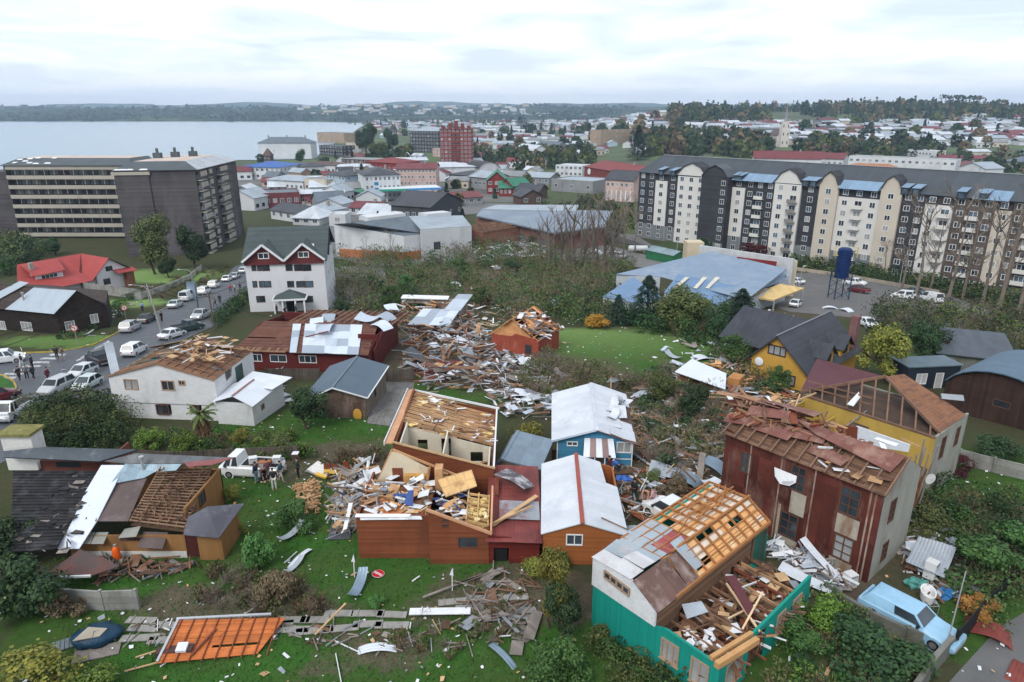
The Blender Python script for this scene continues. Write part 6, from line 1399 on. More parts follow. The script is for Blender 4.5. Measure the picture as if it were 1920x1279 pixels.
 m = MB(); m.slab([(x0-.5,-.6, H-.1),(L, -.6, H-.1),(L, d/2, H+4.6),(x0+3, d/2, H+4.6)], .2); m.slab([(x0+3, d/2, H+4.6),(L, d/2, H+4.6),(L, d+.5, H),(x0-.5, d+.5, H)], .2); ro = m.build('roof', rf, t)
 m = MB(); m.beam((x0+3, d/2, H+4.65),(L, d/2, H+4.65),.5,.12); m.build('ridge_cap', surf((.30,.32,.34),.6), ro)
 for p0, p1 in ((1372,1450),(1574,1650),(1830,1900)):
  m = MB(); a, b = f.y(p0,350).x, f.y(p1,350).x; m.slab([(a, -1.0, H-.2),(b, -1.0, H-.2),(b, 2.2, H+1.55),(a, 2.2, H+1.55)], .1); m.build('skylight_roof', bs, t)
 for p in (1240,1262,1382,1388,1512,1526,1700,1722,1808,1850):
  m = MB(); x = f.y(p, 350).x; m.box((x-.8,-.75, H-.5),(x+.8,1.5, H+1.1)); m.slab([(x-.9,-1.1, H+1.1),(x+.9,-1.1, H+1.1),(x+.9,2.4, H+1.75),(x-.9,2.4, H+1.75)], .08,1); m.box((x-.55,-.79, H-.3),(x+.55,-.755, H+.9),2); m.build('dormer', [dk, bs, gl_blue], t)
 # sloping lawns and concrete edges below the left end
 tag(drape('lawn', [(1250,452),(1330,425),(1330,470),(1215,470)], .3, surf((.045,.07,.025),.95, var=.3, bump=.8)), kind='structure')
long_block()
# the town
C_ = dict(w=(.56,.58,.60), c=(.52,.47,.39), p=(.52,.38,.34), r=(.19,.05,.042), b=(.10,.065,.055), k=(.045,.045,.05), g=(.24,.25,.26), l=(.36,.46,.54), n=(.34,.25,.17), G=(.05,.20,.13), R=(.20,.035,.03), B=(.05,.13,.38), s=(.13,.16,.19), S=(.33,.38,.43), W=(.52,.56,.61), d=(.065,.07,.08), m=(.17,.05,.055), y=(.50,.35,.12), o=(.38,.16,.07), t=(.05,.35,.32))
def TM(c, wall): return surf(C_[c], .8,0, None, var=.12, vs=.15, stain=tuple(v*.6 for v in C_[c]), sa=.36, ss=.25, bump=.1) if wall else surf(C_[c], .6,.1, 'lines', 'x', .8,.1,.2, tuple(v*.7 for v in C_[c]),.40,.25,.2)
TOWN = """lakeside_hotel|long blank white hotel with hipped slate roof at the water's edge|483,268|582,268|18|13|hip|4.5|w|s|f:0,0
terraced_block|stepped beige and dark block between white hotel and lake|594,248|645,250|22|12|flat|0|n|s|f:8,3
glass_block|dark glazed low block below the stepped beige block|598,272|642,274|14|9|flat|0|k|s|f:9,3
concrete_block|cream concrete block below the big dark conifers|672,268|700,266|14|10|flat|0|c|g|f:5,3
chapel|small pointed chapel roof left of the lake shore trees|493,292|507,292|7|4|pyr|6|b|b|f:2,1
glass_hotel|dark glazed hotel with grey hipped roof left of the red brick tower|768,245|822,246|26|20|hip|3.5|k|S|f:10,6
brick_tower|tall red brick tower block with stepped top|824,242|884,242|26|26|flatov|1|r|r|f:8,9
brick_annex|low pink annex at the foot of the red brick tower|811,278|860,281|14|7|flat|0|p|S|f:8,2
blue_roof_hall|white hall with bright blue hipped roof near the lake|449,313|524,314|28|7|hip|2.6|w|B|f:8,2
mansard_shops|white shop row with brown mansard roof|563,308|628,310|16|6|hip|1.8|w|b|f:8,1
corner_shop|white corner shop with dark curved canopy|543,308|566,313|14|6|hip|2|w|d|f:3,1
dark_timber_hall|dark brown timber hall behind the white roofed shop|640,298|698,300|18|7|flatov|0|b|g|f:7,2
red_hall|bright red hall with clipped roof in the town centre|684,303|742,306|24|6.5|hip|2.5|R|R|f:7,1
white_roof_shop|shop with wide white roof in front of the red hall|633,313|694,312|20|6|hip|1.2|w|W|f:8,1
store|long white roofed store right of the bright red hall|742,301|802,300|22|5|gx|1.4|g|W|f:7,1
pink_flats|pink apartment house with maroon roof in the town centre|742,316|817,316|16|11.5|gx|2.2|p|m|f:11,4
white_flats|four storey white block with dark hipped roof|683,329|750,327|22|11|hip|2.6|w|d|f:8,3
pale_blue_flats|pale blue apartment house with dark roof|611,326|646,330|20|9|hip|2|l|d|f:6,3
white_warehouse|white warehouse with dark ground floor and broad white roof|808,314|892,312|30|7.5|hip|1.5|w|W|f:10,1
cream_house|small cream house left of the pale blue flats|570,335|612,337|14|7|flat|0|c|g|f:5,1
dormer_house|white house with two pale dormers and grey roof|500,336|568,340|14|5.5|hip|2|w|S|f:8,1
brick_shops|low dark brick shop row with flat grey roof|480,363|561,360|16|6|flat|0|m|s|f:6,1
fascia_hall|brick hall with a broad white roof fascia|562,364|644,362|16|5|flatov|0|m|W|f:5,1
arched_hall|white fronted hall with rounded black roof|896,318|938,316|16|6|arc|4|w|k|f:3,1
terrace_row|dark roofed terrace of shops by the white warehouse|842,326|884,330|18|6|hip|2|d|d|f:6,1
grey_roof_house|grey roofed house between black terrace and red gabled house|880,330|912,333|16|6|gx|2.6|g|S|f:4,1
gabled_house|dark red gabled house with green roof|913,338|950,338|18|6.5|gy|4|R|G|f:3,2
green_roof_shop|red shop with green roof at the street corner|936,352|968,352|14|4|gx|2.5|R|G|f:4,1
red_shed|low shed with dull red roof by the street|832,372|905,368|14|3.5|gx|1.6|g|m|f:5,1
green_kiosk|kiosk with green pyramid roofs beside the filling station|682,362|735,358|10|3.5|hip|2|d|G|f:4,1
slate_yard_house|large dark roofed timber building in front of the filling station|733,383|806,388|22|6|gx|3.8|d|d|f:6,1
blank_gable_house|tall house showing a blank beige side wall|782,374|812,376|10|7.5|gx|2|n|d|f:0,0
long_roof_house|long dark roofed white house behind the hotel|507,392|560,400|11|3.5|gx|2.0|w|d|f:4,1
white_cottage|white cottage with pale roof in the lower town|594,380|640,382|9|3.5|gy|2|w|S|f:3,1
tent_hall|white tent like pyramid roof behind the hotel|548,408|598,410|12|2.5|pyr|3.5|w|W|f:3,1
pale_roof_house|house with broken pale roof behind the hotel|533,396|566,398|10|3|gx|2|g|W|f:3,1
blue_roof_cottage|cottage with blue-grey roof behind the white roofs|570,392|612,396|10|3|hip|2|w|S|f:3,1
white_container|small white flat roofed outbuilding beside the bushes|616,402|647,402|8|4|flat|0|w|W|f:1,1
market_hall|broad white roofed market hall in front of the slate roofed building|672,400|775,404|16|2.5|gx|2.6|w|W|f:6,1
maroon_roof_house|low house with maroon roof beside the market hall|655,388|710,390|11|3|gx|1.6|w|m|f:4,1
classical_house|white house with columns above the damaged trees|1042,309|1092,311|14|7|flat|0|w|W|f:6,2
red_store|large red store with dark red roof and white round emblem|1096,312|1180,325|26|8|gx|3|r|R|f:0,0
pink_mansion|pink gabled house with dark mansard roof and white pillars|1136,335|1189,338|14|9.5|gx|3.4|p|d|f:6,2
grey_store|grey warehouse behind the bare broken trees|1034,335|1112,340|20|6|flat|0|g|S|f:3,1
brown_cottage|dark brown cottage left of the grey warehouse|968,356|1010,358|11|4|gx|2.6|b|d|f:3,1
dark_cottage|black roofed cottage below the green hedge|978,368|1018,366|9|4|gy|2.6|b|d|f:2,1
red_cottage|red walled cottage with green gable roof|940,345|962,348|10|5|gy|3|R|G|f:2,1
pale_terrace|row of pale roofs right of the green gabled cottage|960,330|1030,333|16|4|gx|2|g|S|f:6,1
villa|big white gabled villa above the hedge|966,278|1000,282|14|7|gx|4|w|W|f:4,2
grey_villa|grey roofed villa above the hedge right of the white villa|1005,272|1045,274|14|6|gx|4|g|s|f:4,1
condominium|pink and brown condominium block with white window columns|1127,244|1216,242|16|17|flat|0|n|b|f:14,6
school_wing|white school wing with long red roof|1414,296|1540,298|14|7|gx|4.5|w|m|f:10,1
school_end|white gabled school end with red roof|1530,296|1582,298|14|6|gx|3.5|w|m|f:5,1
school_block|long white school block with strip windows|1592,292|1794,300|14|10|flat|0|w|g|f:16,2
red_dome_hall|broad hall with coral red low pyramid roof|1562,322|1720,326|26|5|hip|4.2|g|o|f:8,1
gabled_annex|pale gabled annex right of the white school block|1800,312|1848,316|14|7|gy|3|w|S|f:3,1
red_gable_annex|small red roofed house beside the white school block|1790,308|1812,312|12|5|gx|2.5|w|m|f:3,1
slate_hall|dark blue-grey hipped hall at the right edge|1880,302|1960,306|26|5|hip|5|g|s|f:5,1
red_row_house|red roofed row behind the pale annex|1762,296|1850,298|12|4|gx|2|g|m|f:7,1
cream_row|cream two storey row on the right hillside|1820,284|1858,284|12|6|gx|1.5|c|W|f:8,1
white_office|white office block among the far right houses|1700,280|1748,283|14|5|flat|0|w|W|f:8,1
dome_hall|white half round sports hall in the far town|1790,270|1812,270|14|1|arc|6|w|W|f:0,0
pink_villa|pink walled villa in the far centre|932,228|958,228|12|9|hip|4|p|m|f:5,2
"""
def town():
 for ln in TOWN.strip().split('\n'):
  n, lab, a, b, d, h, rt, rh, wc, rc, ws = ln.split('|'); a = tuple(map(float, a.split(','))); b = tuple(map(float, b.split(','))); h = float(h); rh = float(rh); d = float(d)
  nc, nr = map(int, ws[2:].split(','))
  L = frame(a, b, h)[2]; fh = h/max(nr, 1) if nr else 3
  wins = {'f': [('g', nc, nr, fh*.35, fh, min(1.8, L/max(nc, 1)*.55), min(1.6, fh*.5), L/(nc*4+1),2)]} if nc else {}
  if nc and (a[0]+b[0])/2 < 900 and d > 12: wins['r'] = [('g', max(2, int(d/4.5)), nr, fh*.35, fh, 1.4, min(1.4, fh*.45),1.5,2)]
  if nc and (a[0]+b[0])/2 > 1000: wins['l'] = [('g', max(2, int(d/4.5)), nr, fh*.35, fh, 1.4, min(1.4, fh*.45),1.5,2)]
  t = house(n, lab, 'building', a, b, d, h, rt, rh, .6, TM(wc, 1), TM(rc, 0), wins=wins, far=True, down=5, t=.3, chim=[(L*.15, d*.5,1,1.2),(L*.5, d*.5,1,1.4),(L*.85, d*.5,1,1.2)] if n == 'lakeside_hotel' else ([(L*.7, d*.45,.9,1)] if rnd.random() < .3 and rt in ('gx', 'hip') else ()))
  if n == 'brick_tower':
   m = MB()
   for i in range(5): x = L*(i+.5)/5; m.box((x-1.2,3+i % 2*4, h+.1),(x+1.2,9, h+2.2+(2-abs(i-2))*1.6))
   m.build('stepped_top', TM('r', 1), t)
   for k in range(8): m = MB(); m.box((L*.35,-1.1,2+k*2.9),(L*.62,-.02,2.9+k*2.9)); m.build('balcony', TM('r', 1), t)
  if n == 'red_store': m = MB(); m.tube([(6,-.25,5.6),(6,-.05,5.6)], 1.7,16); m.build('round_emblem', white_bit, t)
  if n == 'pink_mansion':
   for k in range(6): m = MB(); x = L*(k+.5)/6; m.box((x-.25,-.5,-2),(x+.25,-.02,4.8)); m.build('pillar', white_bit, t)
  if n == 'white_warehouse': m = MB(); m.box((-.1,-.12,-3),(L+.1,-.02,3.4)); m.build('dark_ground_floor', TM('m', 1), t)
 # filling station canopy, price sign
 A, rz, w = frame((712,356),(828,352),5.5); t = inframe(FR(A, rz), 'filling_station', 'filling station canopy with green and blue edge stripes', 'canopy'); m = MB(); m.box((0,0,5.5),(w, 12,5.6),2); m.box((-.05,-.2,4.7),(w*.45,0,5.65),0); m.box((w*.45,-.2,4.7),(w, 0,5.65),1); m.build('roof', [surf((.05,.33,.25),.5), surf((.08,.28,.60),.5), surf((.6,.65,.68),.6)], t)
 for i in range(4): m = MB(); x = w*(i+.5)/4; m.box((x-.3,3,-2),(x+.3,3.6,5.5)); m.build('pillar', white_bit, t)
 p = G(708,379); t = thing('price_sign', 'tall white and blue price sign beside the filling station', 'sign', p); m = MB(); m.box((-1.1,-.2,0),(1.1,.2,9)); m.build('board', surf((.55,.62,.68),.6), t); m = MB()
 for k in range(4): m.box((-.8,-.24,1.5+k*1.3),(.8,-.21,2.3+k*1.3))
 m.box((-.9,-.24,7.2),(.9,-.21,8.6)); m.build('price_panel', surf((.03,.20,.36),.5), t)
 # warehouse pair
 A, rz, w = frame((622,424),(796,447),9.0,3.2); f = FR(A, rz); B2 = f.z(796,441,7.6)
 t = inframe(f, 'warehouse', 'white warehouse with orange base band and dark blue-grey roof', 'warehouse'); W2 = TM('w', 1); O2 = surf((.42,.15,.06),.8, var=.1, vs=.2)
 P0, P1, P2, P3 = f.z(626,420,9.), f.z(757,442,6.8), f.z(796,438,6.8), f.z(765,405,10.2); P4 = f.z(660,418,10.)
 m = MB(); q0, q1, q2 = f.z(626,466,0.), f.z(757,442,6.8), f.z(796,438,6.8)
 m.wall((P0.x, P0.y),(P1.x, P1.y),-2, [(0,8.9),((P1-P0).xy.length, 6.7)], (),.3); m.wall((P1.x, P1.y),(P2.x, P2.y),-2,6.7,(),.3); m.build('wall', W2, t)
 m = MB()
 for a, b in ((P0.lerp(P1,.05), P1),(P1, P2)): dv = V((0,0,0)); nn = (b-a).cross(V((0,0,1))).normalized()*.12; m.wall((a.x+nn.x, a.y+nn.y),(b.x+nn.x, b.y+nn.y),-2,2.6,(),.1)
 m.build('orange_band', O2, t)
 m = MB(); m.slab([P0, P1, P2, P3, P4], .25); m.build('roof', TM('s', 0), t); m = MB(); a, b = f.z(683,410,10.2), f.z(752,402,10.4); m.beam(a, b, 5,1.2); m.build('roof_vent', W2, t)
 t = inframe(f, 'warehouse', 'pale roofed white warehouse right of the orange banded one', 'warehouse')
 A1, A2, A3, A4 = f.z(789,430,8.2), f.z(884,424,7.6), f.z(868,404,8.6), f.z(766,405,10.)
 m = MB(); m.wall((A1.x, A1.y),(A2.x, A2.y),-3, [(0,8.1),((A2-A1).xy.length, 7.5)], (),.3); m.wall((A2.x, A2.y),(A3.x, A3.y),-3,7.5,(),.3); m.build('wall', W2, t); m = MB(); m.slab([A1, A2, A3, A4], .25); m.build('roof', TM('S', 0), t); m = MB(); m.beam(f.z(792,404,9.6), f.z(838,400,9.4),4,1.1); m.build('roof_vent', W2, t)
 window(t, (A1.x, A1.y),(A2.x, A2.y),(A2-A1).xy.length*.3,2.5,2,2, fr_brown, gl_dark, 2, hole=False)
 t = inframe(f, 'brick_annex', 'low brick annex with broken roof beside the white warehouses', 'annex'); a, b = f.z(858,428,5.), f.z(905,436,4.6); m = MB(); m.wall((a.x, a.y),(b.x, b.y),-3,4.8, [(2,4,-1,3)], .3); m.wall((b.x, b.y),(b.x+4, b.y+12),-3,4.6,(),.3); m.build('wall', surf((.20,.09,.06),.8), t); m = MB(); lattice(m, [a, b, b+V((4,12,.5)), a+V((4,12,.5))], 9,6,.3,.3,.2); m.build('rafters', m_lumd, t)
 # the mall
 B_ = surf((.19,.235,.29),.55,.1, 'lines', 'x', 2.5,.06,.1,(.26,.31,.36),.40,.1,.2)
 t = inframe(f, 'mall', 'sprawling low shopping hall with broad pale blue roof and orange brick base', 'shopping hall')
 m = MB(); m.slab([f.z(893,404,6), f.z(1040,436,5.6), f.z(1135,424,6.2), f.z(1148,395,7), f.z(905,391,7)], .4); m.slab([f.z(905,392,7.1), f.z(1080,396,7.1), f.z(1085,384,7.8), f.z(930,384,7.6)], .4,1); m.build('roof', [B_, TM('S', 0)], t)
 m = MB(); a, b, c = f.z(893,404,5.7), f.z(1040,436,5.2), f.z(1135,424,5.8); m.wall((a.x, a.y),(b.x, b.y),-2, [(0,5.7),((b-a).xy.length, 5.2)], (),.4); m.wall((b.x, b.y),(c.x, c.y),-2,5.2,(),.4); m.build('wall', surf((.20,.10,.08),.8, var=.2, vs=.1), t)
 nL = (b-a).xy.length
 for i in range(7): window(t, (a.x, a.y),(b.x, b.y), nL*(i+.7)/7.6,.2, nL/10,2.6, fr_brown, (gl_blue, gl_dark)[i % 2], 3, fw=.15, hole=False)
 p = G(1470,276); t = thing('church', 'white church with pinnacled tower and slender spire', 'church', p); W3 = surf((.58,.54,.50),.8, var=.1, bump=.1)
 s = 1.0; m = MB(); m.box((-5,6,-4),(5,30,10)); m.slab([(-5.5,6,10),(0,6,15),(0,30,15),(-5.5,30,10)], .3,1); m.slab([(0,6,15),(5.5,6,10),(5.5,30,10),(0,30,15)], .3,1); m.build('nave', [W3, TM('b', 0)], t)
 k = p.y/700; H = 29*k
 m = MB(); m.box((-4*k, 0,-4),(4*k, 7*k, 16*k)); m.box((-3*k, 1*k, 16*k),(3*k, 6.5*k, 24*k)); m.build('tower', W3, t)
 for sx in (-1,1):
  for y in (.2,6.4): m = MB(); m.tube([(sx*3.6*k, y*k, 16*k),(sx*3.6*k, y*k, 19*k),(sx*3.6*k, y*k, 21*k)], [.5*k, .5*k, .02], 6); m.tube([(sx*2.7*k, (y*.8+.6)*k, 24*k),(sx*2.7*k, (y*.8+.6)*k, 27*k)], [.4*k, .02], 6); m.build('pinnacle', W3, t)
 m = MB(); m.tube([(0,3.6*k, 24*k),(0,3.6*k, 27*k),(0,3.6*k, 42*k)], [2.4*k, 1.5*k, .06], 8); m.build('spire', TM('g', 0), t)
 for z, ww in ((3,3),(11,2),(18.5,1.6)):
  for x in (-2.2,2.2): m = MB(); m.box(((x-.5)*k, -.1 if z < 16 else .95*k, z*k),((x+.5)*k, .0 if z < 16 else .99*k, (z+2.6)*k)); m.build('window', gl_dark, t)
town()
def far_houses():
 r = random.Random(21); protos = []
 for i, (wc, rc) in enumerate([('w', 'W'),('w', 'S'),('g', 'W'),('c', 'g'),('w', 'd'),('p', 'm'),('n', 'S'),('g', 's'),('l', 'W'),('w', 'm')]):
  lab = {'W': 'white', 'S': 'pale grey', 'g': 'grey', 'd': 'black', 'm': 'dull red', 's': 'slate'}[rc]; wl2 = {'w': 'white', 'g': 'grey', 'c': 'cream', 'p': 'pink', 'n': 'tan', 'l': 'pale blue'}[wc]
  m = MB(); w, d, h, rh = r.uniform(9,15), r.uniform(8,11), r.uniform(3,5), r.uniform(1.8,3)
  m.box((-w/2, -d/2,-4),(w/2, d/2, h),0); mr = MB(); roof_mb(mr, w, d, h, 'gx', rh, .5); m.add([(x-w/2, y-d/2, z) for x, y, z in mr.v], mr.f, 1)
  m.add([(-w/2, -d/2, h),(-w/2, d/2, h),(-w/2,0, h+rh-.1)], [(0,1,2)], 0); m.add([(w/2, -d/2, h),(w/2, d/2, h),(w/2,0, h+rh-.1)], [(2,1,0)], 0)
  for k in range(3): x = -w/2+w*(k+.5)/3; m.box((x-.8, -d/2-.06,1),(x+.8, -d/2-.02,2.3),2)
  o = m.build('far_house', [TM(wc, 1), TM(rc, 0), gl_dark]); protos.append((o, '%s walled far house with %s roof' % (wl2, lab)))
 used = set()
 Z = [((940,1230),(226,246),46, 'in the hazy far valley', 1),((690,1000),(214,262),44, 'beyond the red brick tower', 0),((1290,1440),(236,262),34, 'on the mid right slope', 0),((1480,1920),(240,280),62, 'on the right below the woods', 0),((1790,1920),(228,244),18, 'on the far right hillside', 0),((1080,1300),(262,292),12, 'near the condominium', 0),((890,1100),(248,296),22, 'above the long hedge', 0),((620,1060),(292,352),34, 'squeezed into the town centre', 0),((440,720),(335,392),18, 'in the lower town', 0),((1900,1990),(280,300),3, 'at the right edge', 0)]
 taken = []
 for (xa, xb),(ya, yb), n, where, q in Z:
  for k in range(n):
   for tr in range(30):
    px, py = r.uniform(xa, xb), r.uniform(ya, yb); p = G(px, py)
    if all((p.x-x)**2+(p.y-y)**2 > (13+p.y*.004)**2 for x, y in taken): break
   else: continue
   taken.append((p.x, p.y)); i = r.randrange(10); o, lab = protos[i]
   if i in used: o = o.copy(); COL.objects.link(o)
   used.add(i); o.location = p; o.rotation_euler = (0,0, r.choice((0,.2,-.3,1.3,.5,-.6,1.6)))
   s = r.uniform(.8,1.15)*(1.5 if p.y > 1300 else 1); o.scale = (s, s, s)
   tag(o, lab+' '+where, 'house', 'distant houses '+where)
 m = MB(); mats = [TM('w', 1), TM('W', 0), TM('S', 0), TM('g', 0), TM('m', 0), TM('c', 1), TM('d', 0)]
 for (xa, xb),(ya, yb), n in [((700,1240),(215,244),480),((1290,1990),(232,272),330),((880,1130),(244,284),60),((560,1000),(196,214),60),((1340,1480),(236,256),60),((1780,1990),(224,246),60)]:
  for k in range(n):
   p = G(r.uniform(xa, xb), r.uniform(ya, yb)); w, d, h = r.uniform(5,9)*(1+p.y/4000), r.uniform(5,7), r.uniform(3,6); m.box((p.x-w, p.y-d, p.z-4),(p.x+w, p.y+d, p.z+h), r.choice((0,0,5))); k = r.choice((1,1,2,2,3,4,6))
   m.slab([(p.x-w-.6, p.y-d-.6, p.z+h),(p.x+w+.6, p.y-d-.6, p.z+h),(p.x+w+.6, p.y, p.z+h+2.6),(p.x-w-.6, p.y, p.z+h+2.6)], .3, k); m.slab([(p.x-w-.6, p.y, p.z+h+2.6),(p.x+w+.6, p.y, p.z+h+2.6),(p.x+w+.6, p.y+d, p.z+h),(p.x-w-.6, p.y+d, p.z+h)], .3, k)
 tag(m.build('distant_town', mats), kind='stuff')
 for i, (o, lab) in enumerate(protos):
  if i not in used: bpy.data.objects.remove(o)
far_houses()
# vegetation
lf_dark = leafm((.010,.028,.012),(.035,.070,.022)); lf_mid = leafm((.018,.050,.012),(.060,.125,.030)); lf_bright = leafm((.04,.09,.012),(.13,.21,.03))
lf_yel = leafm((.06,.075,.012),(.21,.20,.035)); lf_brown = leafm((.075,.055,.030),(.17,.13,.075)); lf_olive = leafm((.035,.052,.016),(.11,.135,.04)); lf_gold = leafm((.22,.11,.01),(.42,.24,.03))
lf_fern = leafm((.025,.09,.02),(.085,.20,.05)); lf_con = leafm((.008,.022,.014),(.022,.048,.028)); lf_far = leafm((.014,.030,.020),(.045,.068,.035)); lf_red = leafm((.03,.006,.01),(.08,.015,.02)); lf_rust = leafm((.16,.075,.02),(.33,.16,.04))
bark = surf((.085,.065,.05),.95, var=.3, vs=2., bump=.8); bark_g = surf((.15,.125,.105),.95, var=.3, vs=1.5, bump=.6); twig = surf((.20,.165,.135),.95, var=.3, vs=1.)
PROTO = {}
def trunk_mb(h, r0, n=5, seed=1, lean=.15):
 r = random.Random(seed); m = MB(); p = [V((0,0,-.3)), V((r.uniform(-lean, lean), r.uniform(-lean, lean), h*.5)), V((r.uniform(-lean, lean)*2, r.uniform(-lean, lean)*2, h))]
 m.tube(p, [r0, r0*.75, r0*.35], 7)
 for i in range(n):
  z = h*r.uniform(.35,.95); a = r.uniform(0,6.28); l = h*r.uniform(.25,.5); b = p[1].lerp(p[2], max(0, z/h*2-1)); b.z = z
  m.tube([b, b+V((math.cos(a)*l*.5, math.sin(a)*l*.5, l*.35)), b+V((math.cos(a)*l, math.sin(a)*l, l*.8))], [r0*.4, r0*.25, r0*.08], 5)
 return m
def bare_mb(h, seed, depth=5, n=3, r0=.22, spread=.55, droop=0):
 m, grow, r = twig_mb(h, 0, n, seed, .014, spread)
 m.tube([(0,0,-.4),(r.uniform(-.2,.2), r.uniform(-.2,.2), h*.35),(r.uniform(-.5,.5), r.uniform(-.5,.5), h*.95)], [r0, r0*.7, r0*.2], 6)
 for i in range(9): z = h*r.uniform(.2,.92); a = r.uniform(0,6.28); grow(V((0,0, z)), V((math.cos(a)*.6, math.sin(a)*.6,.75)).normalized(), h*r.uniform(.12,.24), r0*.3, depth-2)
 return m
def proto(kind):
 if kind in PROTO: return PROTO[kind]
 t = bpy.data.objects.new('tree', None); t.empty_display_size = .2
 def mk(cm, lm, tm=None, tb=bark, nm='tree'):
  t.name = nm
  if tm: tm.build('trunk', tb, t)
  if cm: cm.build('crown' if nm in ('tree', 'conifer', 'cypress', 'palm') else 'foliage', lm, t)
 # unit size: height 1 = scaled by metres
 if kind.startswith('round'):
  lm = {'round': lf_mid, 'rounddark': lf_dark, 'roundbright': lf_bright, 'roundyel': lf_yel, 'roundolive': lf_olive}[kind]; cm = crown_mb(6500,.42,.42,.42,.023,18,3+len(kind)); cm.v = [(x, y, z+.56) for x, y, z in cm.v]; mk(cm, lm, trunk_mb(.55,.035,6,2))
 elif kind.startswith('bush'):
  lm = {'bush': lf_mid, 'bushdark': lf_dark, 'bushbright': lf_bright, 'bushyel': lf_yel, 'busholive': lf_olive, 'bushbrown': lf_brown, 'bushgold': lf_gold, 'bushfern': lf_fern, 'bushred': lf_red, 'bushrust': lf_rust}[kind]
  cm = crown_mb(3600,.60,.60,.46,.032,12,5+len(kind)*3, elong=1.5 if kind in ('bushfern', 'bushrust', 'bushbrown') else 1.); cm.v = [(x, y, z+.42) for x, y, z in cm.v]; mk(cm, lm, trunk_mb(.4,.03,7,4), nm='shrub')
 elif kind in ('conifer', 'cypress', 'farcon'):
  r = random.Random(8); cm = MB(); N = 9000 if kind == 'cypress' else 4800
  for i in range(N):
   z = r.random()**1.25; a = r.uniform(0,6.283); R0 = (.26*(1-z)**.5 if kind == 'cypress' else .27*(1-z)**.75)*(1+.28*math.sin(z*38+math.sin(a*3)*1.4)*(kind != 'cypress')+.25*math.sin(a*5+z*9))+.012
   q = R0*(.55+.5*r.random()**.5); p = V((math.cos(a)*q, math.sin(a)*q, .06+z*.94)); dv = V((math.cos(a), math.sin(a),-.25 if kind != 'cypress' else 1.3)).normalized(); s = V((-math.sin(a), math.cos(a), r.uniform(-.5,.5))).normalized(); l = (.022 if kind != 'cypress' else .026)*r.uniform(.6,1.5)
   cm.add([p-dv*l, p-s*l*.4, p+dv*l*1.3, p+s*l*.4], [(0,1,2,3)])
  mk(cm, lf_con if kind != 'cypress' else leafm((.06,.085,.012),(.26,.25,.03)), trunk_mb(.9,.025,0,3,.01), nm='conifer' if kind != 'cypress' else 'cypress')
 elif kind == 'palm':
  cm = MB(); r = random.Random(4)
  for k in range(34):
   a = r.uniform(0,6.28); el = r.uniform(-.5,1.2); L = r.uniform(.25,.4); p = V((0,0,.68)); d = V((math.cos(a)*math.cos(el), math.sin(a)*math.cos(el), math.sin(el)))
   for j in range(9):
    q = p+d*L/9; s = d.cross(V((0,0,1))).normalized()*.05*(1-j/11)
    for sg in (-1,1): cm.add([p, q, q+s*sg*1.3-V((0,0,.03)), p+s*sg-V((0,0,.02))], [(0,1,2,3)])
    p = q; d = (d+V((0,0,-.13))).normalized()
  tm = MB(); tm.tube([(0,0,-.1),(0,0,.35),(.01,0,.68)], [.09,.1,.07], 9)
  for k in range(150): a = r.uniform(0,6.28); z = r.uniform(.15,.66); p = V((math.cos(a)*.09, math.sin(a)*.09, z)); tm.beam(p, p+V((math.cos(a)*.07, math.sin(a)*.07,-.12)),.012)
  mk(cm, lf_olive, tm, surf((.16,.10,.055),.95, var=.3), nm='palm')
 elif kind.startswith('bare'):
  sd_ = int(kind[4:] or 1); q = bare_mb(12, sd_, 5,3,.2,.6); q.v = [(x/12, y/12, z/12) for x, y, z in q.v]; q.build('trunk', twig, t); t.name = 'bare_tree'
 elif kind.startswith('stump'):
  r = random.Random(int(kind[5:])); m = MB(); m.tube([(0,0,-.3),(r.uniform(-.4,.4),.2,4),(r.uniform(-1.4,1.4),.3,9)], [.26,.2,.08], 7)
  for k in range(9): z = r.uniform(2.5,8.5); a = r.uniform(0,6.28); l = r.uniform(1.2,4.5); m.tube([(0,.1, z),(math.cos(a)*l*.5, math.sin(a)*l*.5, z+l*.7),(math.cos(a)*l*.8, math.sin(a)*l*.8, z+l*1.3)], [.09,.06,.015], 5)
  for k in range(46): z = r.uniform(1., 8.6); a = r.uniform(0,6.28); p = V((0,.1, z)); q = p+V((math.cos(a), math.sin(a),.8))*r.uniform(.6,2.2); m.tube([p, q, q+V((r.uniform(-.8,.8), r.uniform(-.8,.8),1))], [.025,.018,.006], 3)
  m.v = [(x/12, y/12, z/12) for x, y, z in m.v]; m.build('trunk', bark_g, t); t.name = 'broken_tree'
 PROTO[kind] = [t, list(c for c in bpy.data.objects if c.parent == t)]
 return PROTO[kind]
def plant(kind, px, py, h, label, cat='tree', wscale=1., group=None, rot=None, tilt=0, loc=None):
 t, ch = proto(kind); o = t.copy(); o.name = t.name; COL.objects.link(o)
 for c in ch:
  d = c.copy(); COL.objects.link(d); d.parent = o
 p = loc or G(px, py); o.location = p; o.rotation_euler = (tilt, tilt*.5, rnd.uniform(0,6.28) if rot is None else rot); o.scale = (h*wscale, h*wscale, h)
 tag(o, label, cat, group); return o
